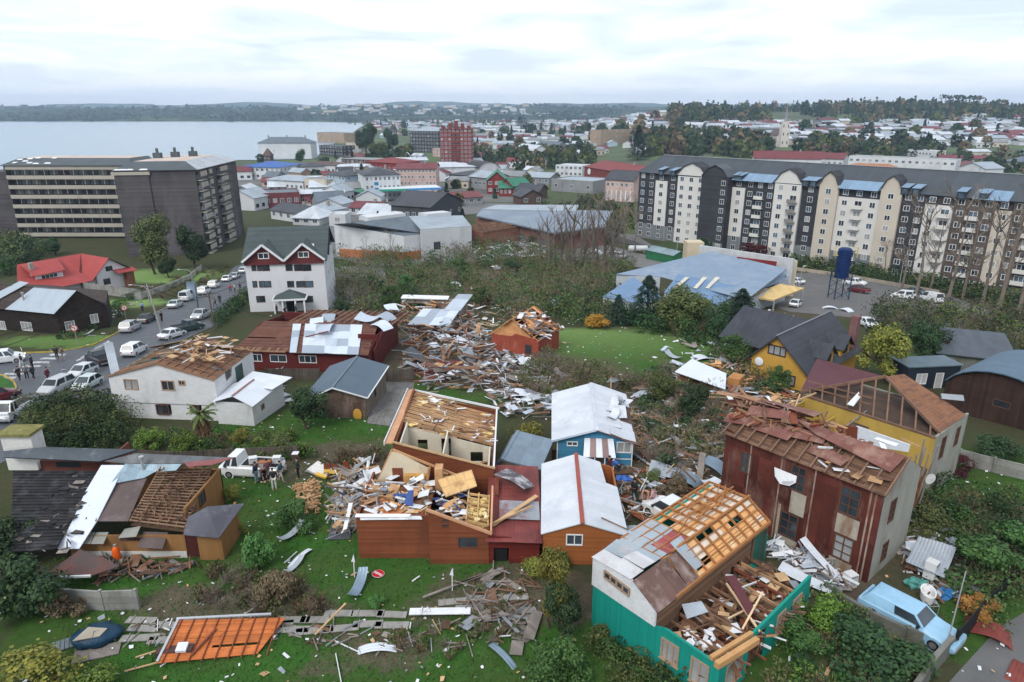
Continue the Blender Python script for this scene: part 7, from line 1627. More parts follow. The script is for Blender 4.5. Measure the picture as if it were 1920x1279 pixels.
for a in [('roundyel', 1040,1180,4.6, 'narrow yellow tipped tree at the white gable of the teal house', 'tree', .62),('rounddark', 1052,1205,3.9, 'dark bushy tree under the yellow tipped one by the teal house', 'tree', .7),('bush', 1040,1285,2.6, 'round olive green shrub on the lawn below the narrow yellow tipped tree', 'shrub', 1.),
 ('bushfern', 1050,1058,1.6, 'bright green tree ferns below the window of the orange cabin', 'fern', 1.2),('bushyel', 1005,1085,1.7, 'small yellow green shrub behind the narrow yellow tipped tree', 'shrub', .9),('bush', 1840,1092,3.4, 'large round green bush above the orange shrub on the right', 'shrub', 1.15),
 ('bush', 1897,1050,3.0, 'green bush at the right edge behind the large round one', 'shrub', 1.),('bushrust', 1832,1160,1.6, 'rusty orange shrub beside the blue station wagon', 'shrub', 1.2),('bushbright', 1530,1175,2.2, 'bright green shrub against the windows of the teal house', 'shrub', .9),
 ('bush', 1500,1225,2.0, 'mid green shrub in the garden right of the teal house', 'shrub', 1.),('bushdark', 1660,1262,2.8, 'large dark shrub inside the corner of the concrete wall', 'shrub', 1.5),('bushdark', 1600,1215,1.9, 'dark shrub under the concrete wall beside the blue station wagon', 'shrub', 1.3),
 ('busholive', 1735,1000,2.0, 'olive shrub behind the rusty clad house', 'shrub', 1.3),('bushdark', 40,1160,4.2, 'huge dark bush at the left edge beside the dark roof', 'shrub', .95),('bushdark', 20,1060,3.5, 'dark bush at the left edge above the huge dark one', 'shrub', 1.),('bushyel', 70,1310,2.3, 'yellow green feathery bush in the bottom left corner', 'shrub', 1.7),('bushbright', 165,1330,1.7, 'light green bush beside the feathery corner bush', 'shrub', 1.5),
 ('bushfern', 483,1070,3.0, 'pale green feathery shrub right of the tan house', 'shrub', .62),('bushbrown', 520,1128,2.3, 'tall dry brown shrub beside the pale green feathery one', 'shrub', .95),('bushbrown', 590,1150,1.3, 'small dry brown shrub on the lawn edge', 'shrub', .9),('bushbrown', 120,1150,1.6, 'dry brown climbing bush over the concrete wall', 'shrub', 1.2),
 ('bush', 548,992,2.3, 'bushy green shrub beside the heap of firewood', 'shrub', 1.),('bushyel', 436,940,1.5, 'yellow flowering bush at the corner of the tan house', 'shrub', .8),('bushyel', 456,1000,.9, 'small yellow flowering bush beside the tan side room', 'shrub', .8),('bushfern', 705,1140,.9, 'small light green shrub on the lawn near the stop sign', 'shrub', 1.),
 ('rounddark', 583,806,4.6, 'dense round dark green tree left of the weathered barn', 'tree', 1.),('bushbright', 285,842,2.2, 'bright yellow green bush in front of the shingled house', 'shrub', 1.),('bushbright', 345,850,1.9, 'bright green bush left of the palm', 'shrub', .9),('palm', 385,832,4.0, 'palm with shaggy brown trunk in front of the shingled house', 'palm', 1.),('bushyel', 450,832,1.6, 'yellowish shrub right of the palm', 'shrub', 1.1),
 ('busholive', 520,858,2.0, 'olive shrub behind the white pickup truck', 'shrub', 1.2),('bushyel', 985,838,2.5, 'yellow green bush behind the small grey shed', 'shrub', 1.1),('roundolive', 298,515,13.5, 'tall autumn tinted tree in front of the dark tower', 'tree', .78),('rounddark', 366,510,12, 'dark evergreen tree beside the autumn tinted one', 'tree', .75),('rounddark', 320,520,5, 'low dark tree between the two tower trees', 'tree', 1.),
 ('conifer', 1212,608,7.5, 'tall windswept dark conifer in front of the blue roofed workshop', 'tree', 1.3),('conifer', 1158,608,4.6, 'small dark conifer beside the lower blue roof', 'tree', 1.2),('round', 760,560,4.5, 'green tree on the valley side of the metal corner roof', 'tree', 1.1),('round', 865,520,4.2, 'green bushy tree in the wild valley below the wreckage', 'tree', 1.3),('rounddark', 960,520,4.5, 'dark tree in the wild valley left of the snapped poplars', 'tree', 1.3),('round', 905,575,3.6, 'green bush at the valley edge above the brick house', 'shrub', 1.3),('bushgold', 1115,615,2.4, 'golden yellow shrub above the green field', 'shrub', 1.5),('roundolive', 1285,625,6.5, 'large yellowish thicket tree at the field edge', 'tree', 1.25),('roundolive', 1255,618,5, 'yellowish bush beside the windswept conifer', 'shrub', 1.25),
 ('rounddark', 1340,645,6, 'tall dark tree at the right end of the green field', 'tree', .8),('conifer', 1385,625,6.5, 'dark conifer left of the yellow house', 'tree', 1.4),('round', 1372,690,4, 'bright green bush left of the yellow house', 'shrub', 1.1),('round', 1425,672,3.6, 'green bush touching the slate roof of the yellow house', 'shrub', 1.),('round', 1460,735,2.8, 'green shrub in front of the yellow house', 'shrub', 1.2),
 ('roundyel', 1643,716,6.2, 'big round yellow green tree behind the roofless wing', 'tree', .95),('rounddark', 1722,690,6., 'dense dark green tree behind the navy shed', 'tree', .8),('rounddark', 1745,680,5.4, 'dark green tree right of the navy shed', 'tree', .8),('busholive', 1665,640,3, 'thin olive bush beyond the big yellow green tree', 'shrub', 1.),('rounddark', 60,505,5, 'dark tree left of the red roofed villa', 'tree', 1.),('round', 18,515,4, 'green tree at the left edge behind the dark house', 'tree', 1.),('rounddark', 100,478,5, 'dark tree behind the red roofed villa', 'tree', 1.2),
 ('round', 735,590,4.8, 'green tree behind the rear part of the red hall', 'tree', 1.1),('rounddark', 705,560,4.6, 'dark tree beside the flattened grey roof', 'tree', 1.),('rounddark', 775,590,4.4, 'dark green tree right of the pale metal corner roof', 'tree', 1.2),('rounddark', 640,600,3.6, 'dark shrub at the foot of the white hotel', 'shrub', .8),('roundolive', 790,540,4, 'olive tree in the middle of the wild valley', 'tree', 1.2),
 ('bushred', 1402,478,3.8, 'dark red shrub left in front of the apartment block', 'shrub', 1.1),('bushred', 1428,484,3.8, 'dark red shrub right beside its twin before the apartment block', 'shrub', 1.1),('rounddark', 1318,478,5, 'dark tree on the sloping lawn below the apartment block', 'tree', 1.),('bushdark', 1730,985,1.6, 'low dark shrub in the rubble behind the rusty house', 'shrub', 1.2),('bushdark', 1862,860,2.2, 'dark shrub behind the grey concrete garden wall', 'shrub', 1.6),('bushred', 1800,888,1.6, 'dark reddish shrub in front of the grey garden wall', 'shrub', 1.2),
 ('bushbrown', 1262,930,1.8, 'dry brownish bush beside the bent ribbed sheets', 'shrub', 1.),('busholive', 1220,905,1.2, 'low olive shrub near people behind the teal house', 'shrub', 1.2),('rounddark', 1300,790,4, 'dark standing tree among fallen branches', 'tree', .9),('roundolive', 1240,760,3.5, 'olive shrub tree right of the blue bungalow roof', 'tree', 1.),('rounddark', 1020,650,3.2, 'dark bush right of the brick house', 'shrub', .9),
 ('rounddark', 692,290,30, 'big dark evergreen by the lake shore', 'tree', .85),('rounddark', 732,284,24, 'second big dark evergreen right of the one by the shore', 'tree', .8),('roundolive', 710,300,14, 'olive tree mass below the two big evergreens', 'tree', 1.5),('rounddark', 565,308,12, 'round dark tree in front of the blank white hotel', 'tree', .9),('rounddark', 1440,290,16, 'dark tree left of the church', 'tree', .9),('rounddark', 1510,288,12, 'dark tree right of the church', 'tree', 1.4),
 ('conifer', 975,240,26, 'tall dark conifer on the hazy centre skyline', 'tree', 1.4),('conifer', 1195,300,26, 'tall thin dark conifer beside the condominium', 'tree', .9),('rounddark', 1745,320,10, 'dark tree left of the white school block windows', 'tree', .9),('rounddark', 1725,322,9, 'dark tree in front of the white school block', 'tree', 1.),('rounddark', 1855,325,12, 'dark leafy tree behind the right end of the apartment roof', 'tree', 1.2),('round', 1490,305,5, 'small green tree in front of the school wing', 'tree', 1.)]:
 plant(*a)
for i, (px, py, h, k) in enumerate([(1030,512,17,1),(1052,500,15,2),(1075,508,18,3),(1098,498,15,1),(1110,510,18,2),(1135,500,16,3),(1150,505,17,1),(1012,485,12,2)]):
 plant('stump%d' % k, px, py, h, 'snapped bare poplar with torn limbs among the broken row', 'bare tree', 1.0, 'snapped bare poplars in the valley')
BARE = [(1690,545,14,1),(1715,560,17,2),(1745,545,14,3),(1775,570,18,4),(1805,560,15,1),(1840,575,17,2),(1870,590,20,3),(1905,600,19,4),(1935,600,18,1),(1655,520,8,2),(1168,490,15,3),(1120,495,16,4),(1060,495,15,1),(1190,475,11,2),(1145,500,16,2),(1088,505,16,3),(1040,500,13,4),(705,480,8,3),(735,500,8,4),(690,500,7,1),(1095,530,7,2),(1060,540,7,3),(1130,540,7,1)]
for px, py, h, k in BARE: plant('bare%d' % k, px, py, h, 'leafless grey brown tree with fine upright twigs', 'bare tree', 1.15, 'leafless trees in the valley')
# thickets and hedges nobody could count
def thicket(name, poly, n, h, kinds, seed=1, leaf=.13, q=70, off=0.):
 r = random.Random(seed); ar = area_poly(poly); mats = []; m = MB()
 for k in kinds:
  if k not in mats: mats.append(k)
 for i in range(n):
  x, y = ar(r); s = r.uniform(.55,1.3)*h; z = g(x, y)+off; mi = mats.index(r.choice(kinds)); tw = mats[mi] in (twig, lf_brown)
  for j in range(q):
   a = r.uniform(0,6.283); zz = r.random(); k = math.sqrt(max(.02,1-(zz*1.6-.6)**2)) if not tw else .25+zz*.75; rr = (.5+.5*r.random()**.5)*s*.62*k*(1+.3*math.sin(a*3+i))
   p = V((x+math.cos(a)*rr, y+math.sin(a)*rr, z+zz*s))
   if tw: d = V((math.cos(a)*.5+r.uniform(-.5,.5), math.sin(a)*.5+r.uniform(-.5,.5), r.uniform(.1,1))).normalized(); l = leaf*r.uniform(2,5)*(1 if mats[mi] is twig else .55); w = leaf*(.10 if mats[mi] is twig else .28)
   else: d = V((r.uniform(-1,1), r.uniform(-1,1), r.uniform(-.6,.9))).normalized(); l = leaf*r.uniform(.6,1.5); w = l*.6
   sv = d.cross(V((r.uniform(-1,1), r.uniform(-1,1), r.uniform(-1,1)))).normalized()*w
   m.add([p-d*l, p-sv, p+d*l, p+sv], [(0,1,2,3)], mi)
 o = m.build(name, mats); tag(o, kind='stuff'); return o
thicket('undergrowth', [(600,560),(640,480),(760,480),(1000,455),(1190,500),(1160,560),(1020,610),(880,580),(760,620)], 760,3.4, [lf_olive, lf_brown, lf_mid, twig, lf_brown, twig, lf_olive, lf_mid], 1,.18,110)
thicket('undergrowth', [(1000,555),(1170,550),(1400,590),(1440,640),(1330,650),(1180,615),(1030,605)], 230,2.8, [lf_dark, lf_olive, lf_dark, lf_brown, lf_mid], 2,.15,150)
thicket('undergrowth', [(1010,655),(1060,690),(1200,716),(1250,728),(1180,740),(1040,765),(960,730),(1000,690)], 120,1.5, [lf_brown, twig, lf_olive, twig, lf_olive], 3,.11,130)
thicket('fallen_branches', [(1190,720),(1260,690),(1360,740),(1350,880),(1260,900),(1190,860),(1200,760)], 190,1.3, [twig, twig, twig, lf_brown, lf_olive, lf_dark], 4,.13,120)
thicket('undergrowth', [(1330,650),(1420,640),(1480,720),(1440,760),(1360,720)], 60,1.9, [lf_olive, lf_mid, lf_dark, lf_brown], 5,.11,150)
thicket('undergrowth', [(1640,580),(1920,600),(1990,700),(1900,690),(1760,640),(1640,640)], 200,2.8, [lf_olive, lf_brown, lf_dark, lf_dark, twig, lf_bright], 6,.15,110)
thicket('hedge', [(1480,490),(1500,488),(1700,520),(1930,570),(1930,590),(1700,535),(1480,503)], 200,2.2, [lf_dark, lf_dark, lf_olive], 7,.2,70)
thicket('garden_shrubs', [(1740,900),(1800,940),(1920,930),(1960,1100),(1850,1180),(1760,1010),(1720,960)], 95,1.5, [lf_dark, lf_dark, lf_mid, lf_olive, lf_brown], 8,.08,200)
thicket('hedge', [(60,815),(45,782),(120,768),(196,752),(232,790),(238,850),(90,860)], 90,2.1, [lf_dark, lf_olive, lf_dark, lf_mid], 9,.085,460)
thicket('hedge', [(408,618),(402,600),(466,548),(476,556)], 60,1.6, [lf_dark, lf_dark, lf_olive], 10,.12,110)
thicket('garden_shrubs', [(240,850),(250,820),(560,820),(620,870),(440,860)], 55,1.0, [lf_mid, lf_olive, lf_bright, lf_brown], 11,.09,140)
thicket('garden_shrubs', [(1480,1110),(1560,1130),(1760,1270),(1560,1300),(1440,1300),(1470,1200)], 70,.95, [lf_mid, lf_dark, lf_olive, lf_brown, lf_bright], 12,.07,170)
thicket('garden_shrubs', [(1130,1190),(1200,1230),(1330,1300),(1150,1300),(1100,1210)], 40,.8, [lf_dark, lf_mid, lf_olive], 13,.07,150)
thicket('dry_weeds', [(390,1060),(560,1090),(620,1140),(520,1160),(360,1140)], 60,.7, [twig, lf_brown, lf_olive, twig], 14,.08,120)
thicket('undergrowth', [(0,430),(90,470),(50,510),(0,520)], 40,4, [lf_dark, lf_olive], 15,.3,110)
thicket('verge_plants', [(130,640),(215,610),(260,560),(230,560),(160,600),(110,635)], 45,1.1, [lf_olive, lf_dark, lf_mid], 16,.11,110)
thicket('verge_plants', [(265,570),(330,520),(400,500),(430,500),(330,560)], 50,1.1, [lf_olive, lf_brown, twig], 17,.13,90)
thicket('undergrowth', [(640,850),(720,850),(700,905),(600,880)], 30,.8, [twig, lf_brown, lf_olive], 18,.09,110)
thicket('dry_weeds', [(700,1190),(770,1240),(880,1240),(990,1190),(985,1080),(900,1110)], 36,.5, [twig, lf_brown, lf_olive], 19,.08,90)
# trees in and beyond the town
def far_woods():
 r = random.Random(31)
 def blob(m, x, y, z, h, w, mi, q, con):
  for j in range(q):
   a = r.uniform(0,6.283); zz = r.random(); k = (1-zz)*.9+.08 if con else math.sqrt(max(.03,1-(zz*1.7-.75)**2)); rr = w*k*(.45+.55*r.random()); p = V((x+math.cos(a)*rr, y+math.sin(a)*rr, z+zz*h)); l = w*r.uniform(.18,.42)
   d = V((r.uniform(-1,1), r.uniform(-.6,.6), r.uniform(-.6,.6))).normalized(); s = d.cross(V((r.uniform(-.4,.4),1, r.uniform(-.4,.4)))).normalized()*l*.8; m.add([p-d*l, p-s, p+d*l, p+s], [(0,1,2,3)], mi)
 mats = [lf_far, lf_dark, lf_con, lf_olive, lf_brown]
 m = MB()
 for i in range(1500):
  y = r.uniform(950,1500); x = y*r.uniform(.22,.95)
  if noise.noise(V((x*.004, y*.006,2))) < -.12: continue
  con = r.random() < .4; h = r.uniform(9,19)*(1.25 if con else 1); blob(m, x, y, g(x, y)-1, h, h*(.28 if con else .5), r.choice((0,0,1,2,2,3,4)),26, con)
 for i in range(16): y = 1300; x = y*(.595+.0035*i+r.uniform(-.002,.002)); z = g(x, y); m.beam((x, y, z),(x, y, z+22),.7,.7,4); blob(m, x, y, z+20,6,5,2,20, False)
 tag(m.build('ridge_woods', mats), kind='stuff')
 m = MB()
 for i in range(2600):
  y = r.uniform(2600,4200); x = r.uniform(-1.0,.36)*y
  if noise.noise(V((x*.0016, y*.0022,7))) < -.02: continue
  z = HF1(x, y, (y-2590)/1710); h = r.uniform(10,22); blob(m, x, y, z-1, h, h*.9, r.choice((0,0,1,2)),9, False)
 tag(m.build('far_shore_woods', mats), kind='stuff')
 m = MB()
 for poly, n, h in [([(940,285),(1110,285),(1115,318),(980,322),(945,310)], 130,9),([(1185,262),(1440,262),(1445,298),(1210,296)], 260,11),([(1500,272),(1740,276),(1760,296),(1500,292)], 150,9),([(850,290),(895,288),(960,300),(930,312),(860,305)], 60,8),([(1760,300),(1990,292),(1990,330),(1860,330)], 50,8),([(1255,215),(1440,222),(1440,238),(1250,240)], 200,12),([(700,296),(770,292),(770,306),(700,306)], 30,9),([(640,214),(960,216),(960,240),(660,236)], 150,12),([(1000,400),(1130,372),(1190,400),(1180,440),(1090,440)], 60,4)]:
  ar = area_poly(poly)
  for i in range(n): x, y = ar(r); hh = h*r.uniform(.6,1.3); blob(m, x, y, g(x, y)-.5, hh, hh*.5, r.choice((0,0,1,1,3,4)),34, r.random() < .15)
 tag(m.build('tree_belt', mats), kind='stuff')
 PT = []
 for k in range(6):
  m = MB(); con = k in (2,5); blob(m, 0,0,0,1,.28 if con else .48,0,150, con); m.beam((0,0,-.1),(0,0,.4),.05,.05,1); PT.append(m.build('far_tree', [(lf_far, lf_dark, lf_con, lf_olive, lf_brown, lf_con)[k], bark]))
 names = ['dark green bushy', 'deep green round', 'narrow dark evergreen', 'olive green', 'brownish bare', 'slim evergreen']; used = set()
 for (xa, xb),(ya, yb), n, h, where in [((690,1000),(212,262),40,13, 'beyond the red brick tower'),((940,1230),(226,262),40,14, 'in the hazy far valley'),((1480,1920),(238,292),46,12, 'below the wooded ridge'),((880,1110),(245,292),30,10, 'among the villas above the hedge'),((480,700),(296,345),10,8, 'in the lake side streets'),((600,900),(395,430),5,4, 'behind the white warehouse'),((820,1000),(330,400),12,6, 'around the cottages in the town')]:
  for k in range(n):
   p = G(r.uniform(xa, xb), r.uniform(ya, yb)); i = r.randrange(6); o = PT[i]
   if i in used: o = o.copy(); COL.objects.link(o)
   used.add(i); o.location = p; s = h*r.uniform(.6,1.3); o.scale = (s, s, s); o.rotation_euler = (0,0, r.uniform(0,6)); tag(o, names[i]+' tree standing '+where, 'tree', 'trees '+where)
far_woods()
# near grass
def grass():
 r = random.Random(77); m = MB()
 for i in range(52000):
  y = 24+42*r.random()**1.3; x = r.uniform(-.82,.82)*y
  px, py = 0,0
  inside = False
  for cx, cy, rx, ry in GRASS[:18]:
   if ((x-cx)/rx)**2+((y-cy)/ry)**2 < 1.15: inside = True; break
  if not inside: continue
  z = g(x, y); a = r.uniform(0,6.28); h = r.uniform(.05,.16)*(1 if r.random() > .08 else 2.2); w = r.uniform(.02,.05); l = r.uniform(-.08,.08)
  m.add([(x-math.cos(a)*w, y-math.sin(a)*w, z),(x+math.cos(a)*w, y+math.sin(a)*w, z),(x+l, y+r.uniform(-.08,.08), z+h)], [(0,1,2)])
 tag(m.build('grass', leafm((.012,.055,.008),(.05,.15,.025))), kind='stuff')
grass()
# vehicles
tyre = surf((.02,.02,.022),.85, var=.1); rimm = surf((.32,.33,.35),.35,.6, var=.05); lampw = emit((1., .9,.7),1.6); lampr = surf((.30,.01,.01),.3)
CARS = {'hatch': (3.9,.86,.88,1.45,(-1.75,-1.15,.35,1.15)), 'sedan': (4.4,.88,.90,1.42,(-1.5,-.9,.55,1.25)), 'suv': (4.4,.92,1.05,1.68,(-2.05,-1.75,.55,1.2)), 'van': (4.9,.95,1.15,2.0,(-2.4,-2.3,1.2,1.9)), 'pickup': (5.0,.93,1.08,1.72,(-.55,-.4,.75,1.35)), 'wagon': (5.3,.95,.98,1.5,(-2.4,-2.05,.45,1.05)), 'truck': (5.2,.95,1.1,1.95,(.75,.85,1.6,2.1))}
CP = {}
def car_proto(kind):
 if kind in CP: return CP[kind]
 L, w, zb, zr, (x0, x1, x2, x3) = CARS[kind]; t = bpy.data.objects.new('car', None); col = paint((.5,.5,.5)); h = L/2
 nose = zb-.08 if kind != 'van' else zb-.1; tail = zb-(.02 if kind in ('suv', 'hatch', 'van', 'wagon') else .04)
 st = [(-h, w*.86,.42, tail-.22),(-h+.12, w*.96,.26, tail),(-h+.7, w, .24, zb),(x3, w, .24, zb),(x3+.35, w*.99,.24, nose),(h-.35, w*.93,.26, nose-.12),(h-.05, w*.82,.36, nose-.28),(h, w*.74,.45, nose-.4)]
 if kind == 'wagon': st[-2] = (h-.04, w*.94,.36, nose-.1); st[-1] = (h, w*.92,.45, nose-.18)
 m = MB(); b = len(m.v)
 for x, ww, z0, z1 in st:
  for y, z in ((-ww*.94, z0),(-ww, z0+.15),(-ww, z1-.14),(-ww+.10, z1),(ww-.10, z1),(ww, z1-.14),(ww, z0+.15),(ww*.94, z0)): m.v.append((x, y, z))
 for i in range(len(st)-1):
  for k in range(8): k2 = (k+1) % 8; m.f.append((i*8+k2, i*8+k, (i+1)*8+k, (i+1)*8+k2)); m.m.append(0)
 m.f.append(tuple(range(8))); m.m.append(0); m.f.append(tuple(reversed(range(len(st)*8-8, len(st)*8)))); m.m.append(0)
 wt = w*.76
 def fr_(x_, s, z): return (x_, s, z)
 A = [(x0, -w*.95, zb-.02),(x3, -w*.95, zb-.02),(x3, w*.95, zb-.02),(x0, w*.95, zb-.02)]; B = [(x1, -wt, zr-.03),(x2, -wt, zr-.03),(x2, wt, zr-.03),(x1, wt, zr-.03)]; Ct = [(x1+.15, -wt+.12, zr),(x2-.15, -wt+.12, zr),(x2-.15, wt-.12, zr),(x1+.15, wt-.12, zr)]
 m.add(A+B+Ct, [(0,1,5,4),(1,2,6,5),(2,3,7,6),(3,0,4,7),(4,5,9,8),(5,6,10,9),(6,7,11,10),(7,4,8,11),(8,9,10,11)])
 if kind in ('pickup', 'truck'):
  m.box((-h+.15, -w+.1, zb-.02),(x0-.08, -w+.16, zb+(.10 if kind == 'truck' else .03))); m.box((-h+.15, w-.16, zb-.02),(x0-.08, w-.1, zb+(.10 if kind == 'truck' else .03)))
 for sx in (-1,1):
  for sy in (-1,1): m.tube([(sx*L*.31, sy*(w+.005),.36),(sx*L*.31, sy*(w-.02),.36)], .43,14)
 bo = m.build('body', col, t)
 bo.material_slots[0].link = 'OBJECT'
 if kind in ('pickup', 'truck'): m = MB(); m.box((-h+.22, -w+.18, zb-.01),(x0-.12, w-.18, zb+.012)); m.build('load_bed', m_black, t)
 def pane(P, nm):
  P = [V(p) for p in P]; c = sum(P, V())/len(P); n = (P[1]-P[0]).cross(P[2]-P[0]).normalized(); n = n if n.dot(c-V((c.x*.7,0,.8))) > 0 else -n
  Q = [c+(p-c)*.86+n*.012 for p in P]; Q = Q if (Q[1]-Q[0]).cross(Q[2]-Q[0]).dot(n) > 0 else Q[::-1]; m = MB(); m.slab(Q, .01); m.build(nm, gl_dark, t)
 pane([A[1], A[2], B[2], B[1]], 'windscreen'); pane([A[0], A[3], B[3], B[0]], 'rear_window')
 xm, xt = (x0+x3)/2,(x1+x2)/2
 for s, i, j in ((-1,0,1),(1,3,2)):
  if kind != 'van' and kind != 'wagon': pane([A[i], (xm-.04, s*w*.95, zb-.02),(xt-.04, s*wt, zr-.03), B[i]], 'side_window')
  pane([(xm+.04+(.35 if kind in ('van',) else 0), s*w*.95, zb-.02), A[j], B[j], (xt+.04+(.35 if kind in ('van',) else 0), s*wt, zr-.03)], 'side_window')
 for sx in (-1,1):
  for sy in (-1,1):
   m = MB(); m.tube([(0,-.11,0),(0,-.09,0),(0,.09,0),(0,.11,0)], [.28,.33,.33,.28], 16); wv = m.build('wheel', tyre, t); wv.location = (sx*L*.31, sy*(w-.09),.33); m = MB(); m.tube([(0,-.125,0),(0,.125,0)], .19,12); m.build('rim', rimm, wv)
 for sy in (-1,1):
  m = MB(); m.box((h-.2, sy*w*.62-.13, nose-.38),(h+.005-(0 if kind == 'wagon' else .03), sy*w*.62+.13, nose-.24)); m.build('headlight', surf((.6,.6,.6),.15), t)
  m = MB(); m.box((-h-.005, sy*w*.74-.1, tail-.42),(-h+.2, sy*w*.74+.1, tail-.2)); m.build('taillight', lampr, t)
  m = MB(); m.box((x3-.35, sy*w*1.0, zb-.02),(x3-.2, sy*w*1.0+sy*.16, zb+.1)) if sy > 0 else m.box((x3-.35, -w-.16, zb-.02),(x3-.2, -w, zb+.1)); m.build('mirror', m_black, t)
 m = MB(); m.box((-h-.03, -w*.8,.32),(-h+.1, w*.8,.5)); m.box((h-.12, -w*.75,.32),(h+.02, w*.75,.48)); m.build('bumper', surf((.25,.26,.27),.4,.2), t)
 CP[kind] = t; return t
CC = dict(w=(.66,.68,.70), s=(.38,.40,.42), k=(.02,.02,.025), g=(.03,.06,.06), r=(.13,.015,.02), m=(.45,.52,.52), b=(.25,.45,.62), l=(.5,.53,.55))
def car(kind, rear, front, c, label, cat='car', lit=False, group=None):
 t = car_proto(kind); a, b = G(*rear), G(*front); o = t.copy(); o.name = {'pickup': 'pickup_truck', 'truck': 'flatbed_truck', 'van': 'van', 'wagon': 'station_wagon'}.get(kind, 'car'); COL.objects.link(o)
 for ch in KIDS[t.name]:
  if ch.name.split('.')[0] == 'body': d = ch.copy(); COL.objects.link(d); d.parent = o; d.material_slots[0].link = 'OBJECT'; d.material_slots[0].material = paint(CC[c], .32)
  else:
   d = dup(ch); d.parent = o
   if lit and d.name.startswith('headlight'): d.material_slots[0].link = 'OBJECT'; d.material_slots[0].material = lampw
 c_ = (a+b)/2; sl = math.atan2(g(b.x, b.y)-g(a.x, a.y),(b-a).xy.length); o.location = (c_.x, c_.y, g(c_.x, c_.y)+.02); o.rotation_euler = (0, -sl, math.atan2(b.y-a.y, b.x-a.x)); s = .92; o.scale = (s, s, s)
 return tag(o, label, cat, group)
car('wagon', (1637,1140),(1772,1212), 'b', 'long old pale blue station wagon parked along the concrete garden wall', 'station wagon')
for a in [('pickup', (-30,684),(40,676), 'w', 'white pickup waiting at the zebra crossing with headlights on', 'pickup', True),('suv', (228,629),(262,612), 's', 'silver suv parked last at the kerb behind the black sedan', 'car'),('sedan', (258,612),(292,596), 'k', 'black sedan parked between silver suv and street pole', 'car'),('sedan', (313,584),(345,569), 'm', 'pale greenish sedan parked behind the white van', 'car'),
 ('van', (336,571),(364,556), 'w', 'white van parked beside the bent grey metal sheet', 'van'),('suv', (369,558),(397,545), 'w', 'white suv parked just ahead of the white van', 'car'),('suv', (389,546),(414,533), 'w', 'white suv parked second ahead of the white van', 'car'),('sedan', (414,533),(437,520), 'w', 'white sedan parked beyond the suvs on the narrow street', 'car'),('sedan', (430,527),(452,514), 's', 'grey sedan driving beside the parked white sedan', 'car'),('hatch', (448,517),(467,504), 'l', 'small pale car farthest up the left street', 'car'),
 ('pickup', (399,589),(356,606), 's', 'silver pickup coming down the street with headlights on', 'pickup', True),('pickup', (322,626),(382,614), 'g', 'dark green pickup parked on the verge behind the shingled house', 'pickup'),('sedan', (300,640),(346,626), 'w', 'white sedan half hidden behind the stripped roof', 'car'),('suv', (234,674),(272,654), 'w', 'white suv with black rear window beside the hanging metal strip', 'car'),('pickup', (208,689),(166,672), 'k', 'black pickup turning at the crossing', 'pickup'),
 ('hatch', (178,695),(133,714), 'l', 'silver hatchback heading the queue below the black pickup', 'car'),('hatch', (186,716),(143,738), 'm', 'mint grey hatchback half under the hedge', 'car'),('suv', (136,722),(78,748), 's', 'silver suv with dark roof parked near the grass island', 'car'),('truck', (66,760),(-6,800), 'w', 'white flatbed truck with rails at the left edge', 'truck'),('pickup', (-48,764),(18,746), 'r', 'maroon pickup tail beside the round grass island', 'pickup'),
 ('truck', (527,892),(424,886), 'w', 'white flatbed truck loaded with furniture beside the tan house', 'truck'),('pickup', (1582,533),(1624,537), 'w', 'white pickup parked behind the blue tank tower', 'pickup'),('pickup', (1630,552),(1590,545), 'r', 'maroon pickup parked in front of the white one', 'pickup'),('suv', (1709,561),(1677,558), 'w', 'white suv in the right car park beside the dark car', 'car'),('sedan', (1698,549),(1733,553), 'g', 'dark green car behind the white suv', 'car'),('van', (1765,571),(1728,562), 'w', 'white van at the right end of the car park', 'van'),('sedan', (1505,534),(1480,530), 'w', 'white sedan at the corner of the workshop parapet', 'car'),
 ('pickup', (1728,728),(1764,704), 's', 'silver pickup with open bed beside the navy shed', 'pickup'),('sedan', (1608,606),(1642,618), 'w', 'white sedan beyond the yellow house chimney', 'car'),('hatch', (1482,580),(1500,570), 'w', 'white hatchback under the yellow canopy', 'car'),('suv', (1275,985),(1240,965), 'w', 'white crushed car with rails behind the teal house rafters', 'car'),('sedan', (690,372),(668,369), 'w', 'white car on the town street left of the price sign', 'car'),('sedan', (707,383),(730,380), 'w', 'white car passing below the price sign', 'car'),('hatch', (650,370),(666,374), 'l', 'pale hatchback on the town street beside the brick shops', 'car'),('suv', (1150,482),(1172,486), 's', 'silver car parked near the gas tank', 'car'),('sedan', (955,470),(975,466), 'k', 'dark car among wreckage in front of the mall', 'car')]:
 car(*a[:6], **({'lit': True} if len(a) > 6 else {}))
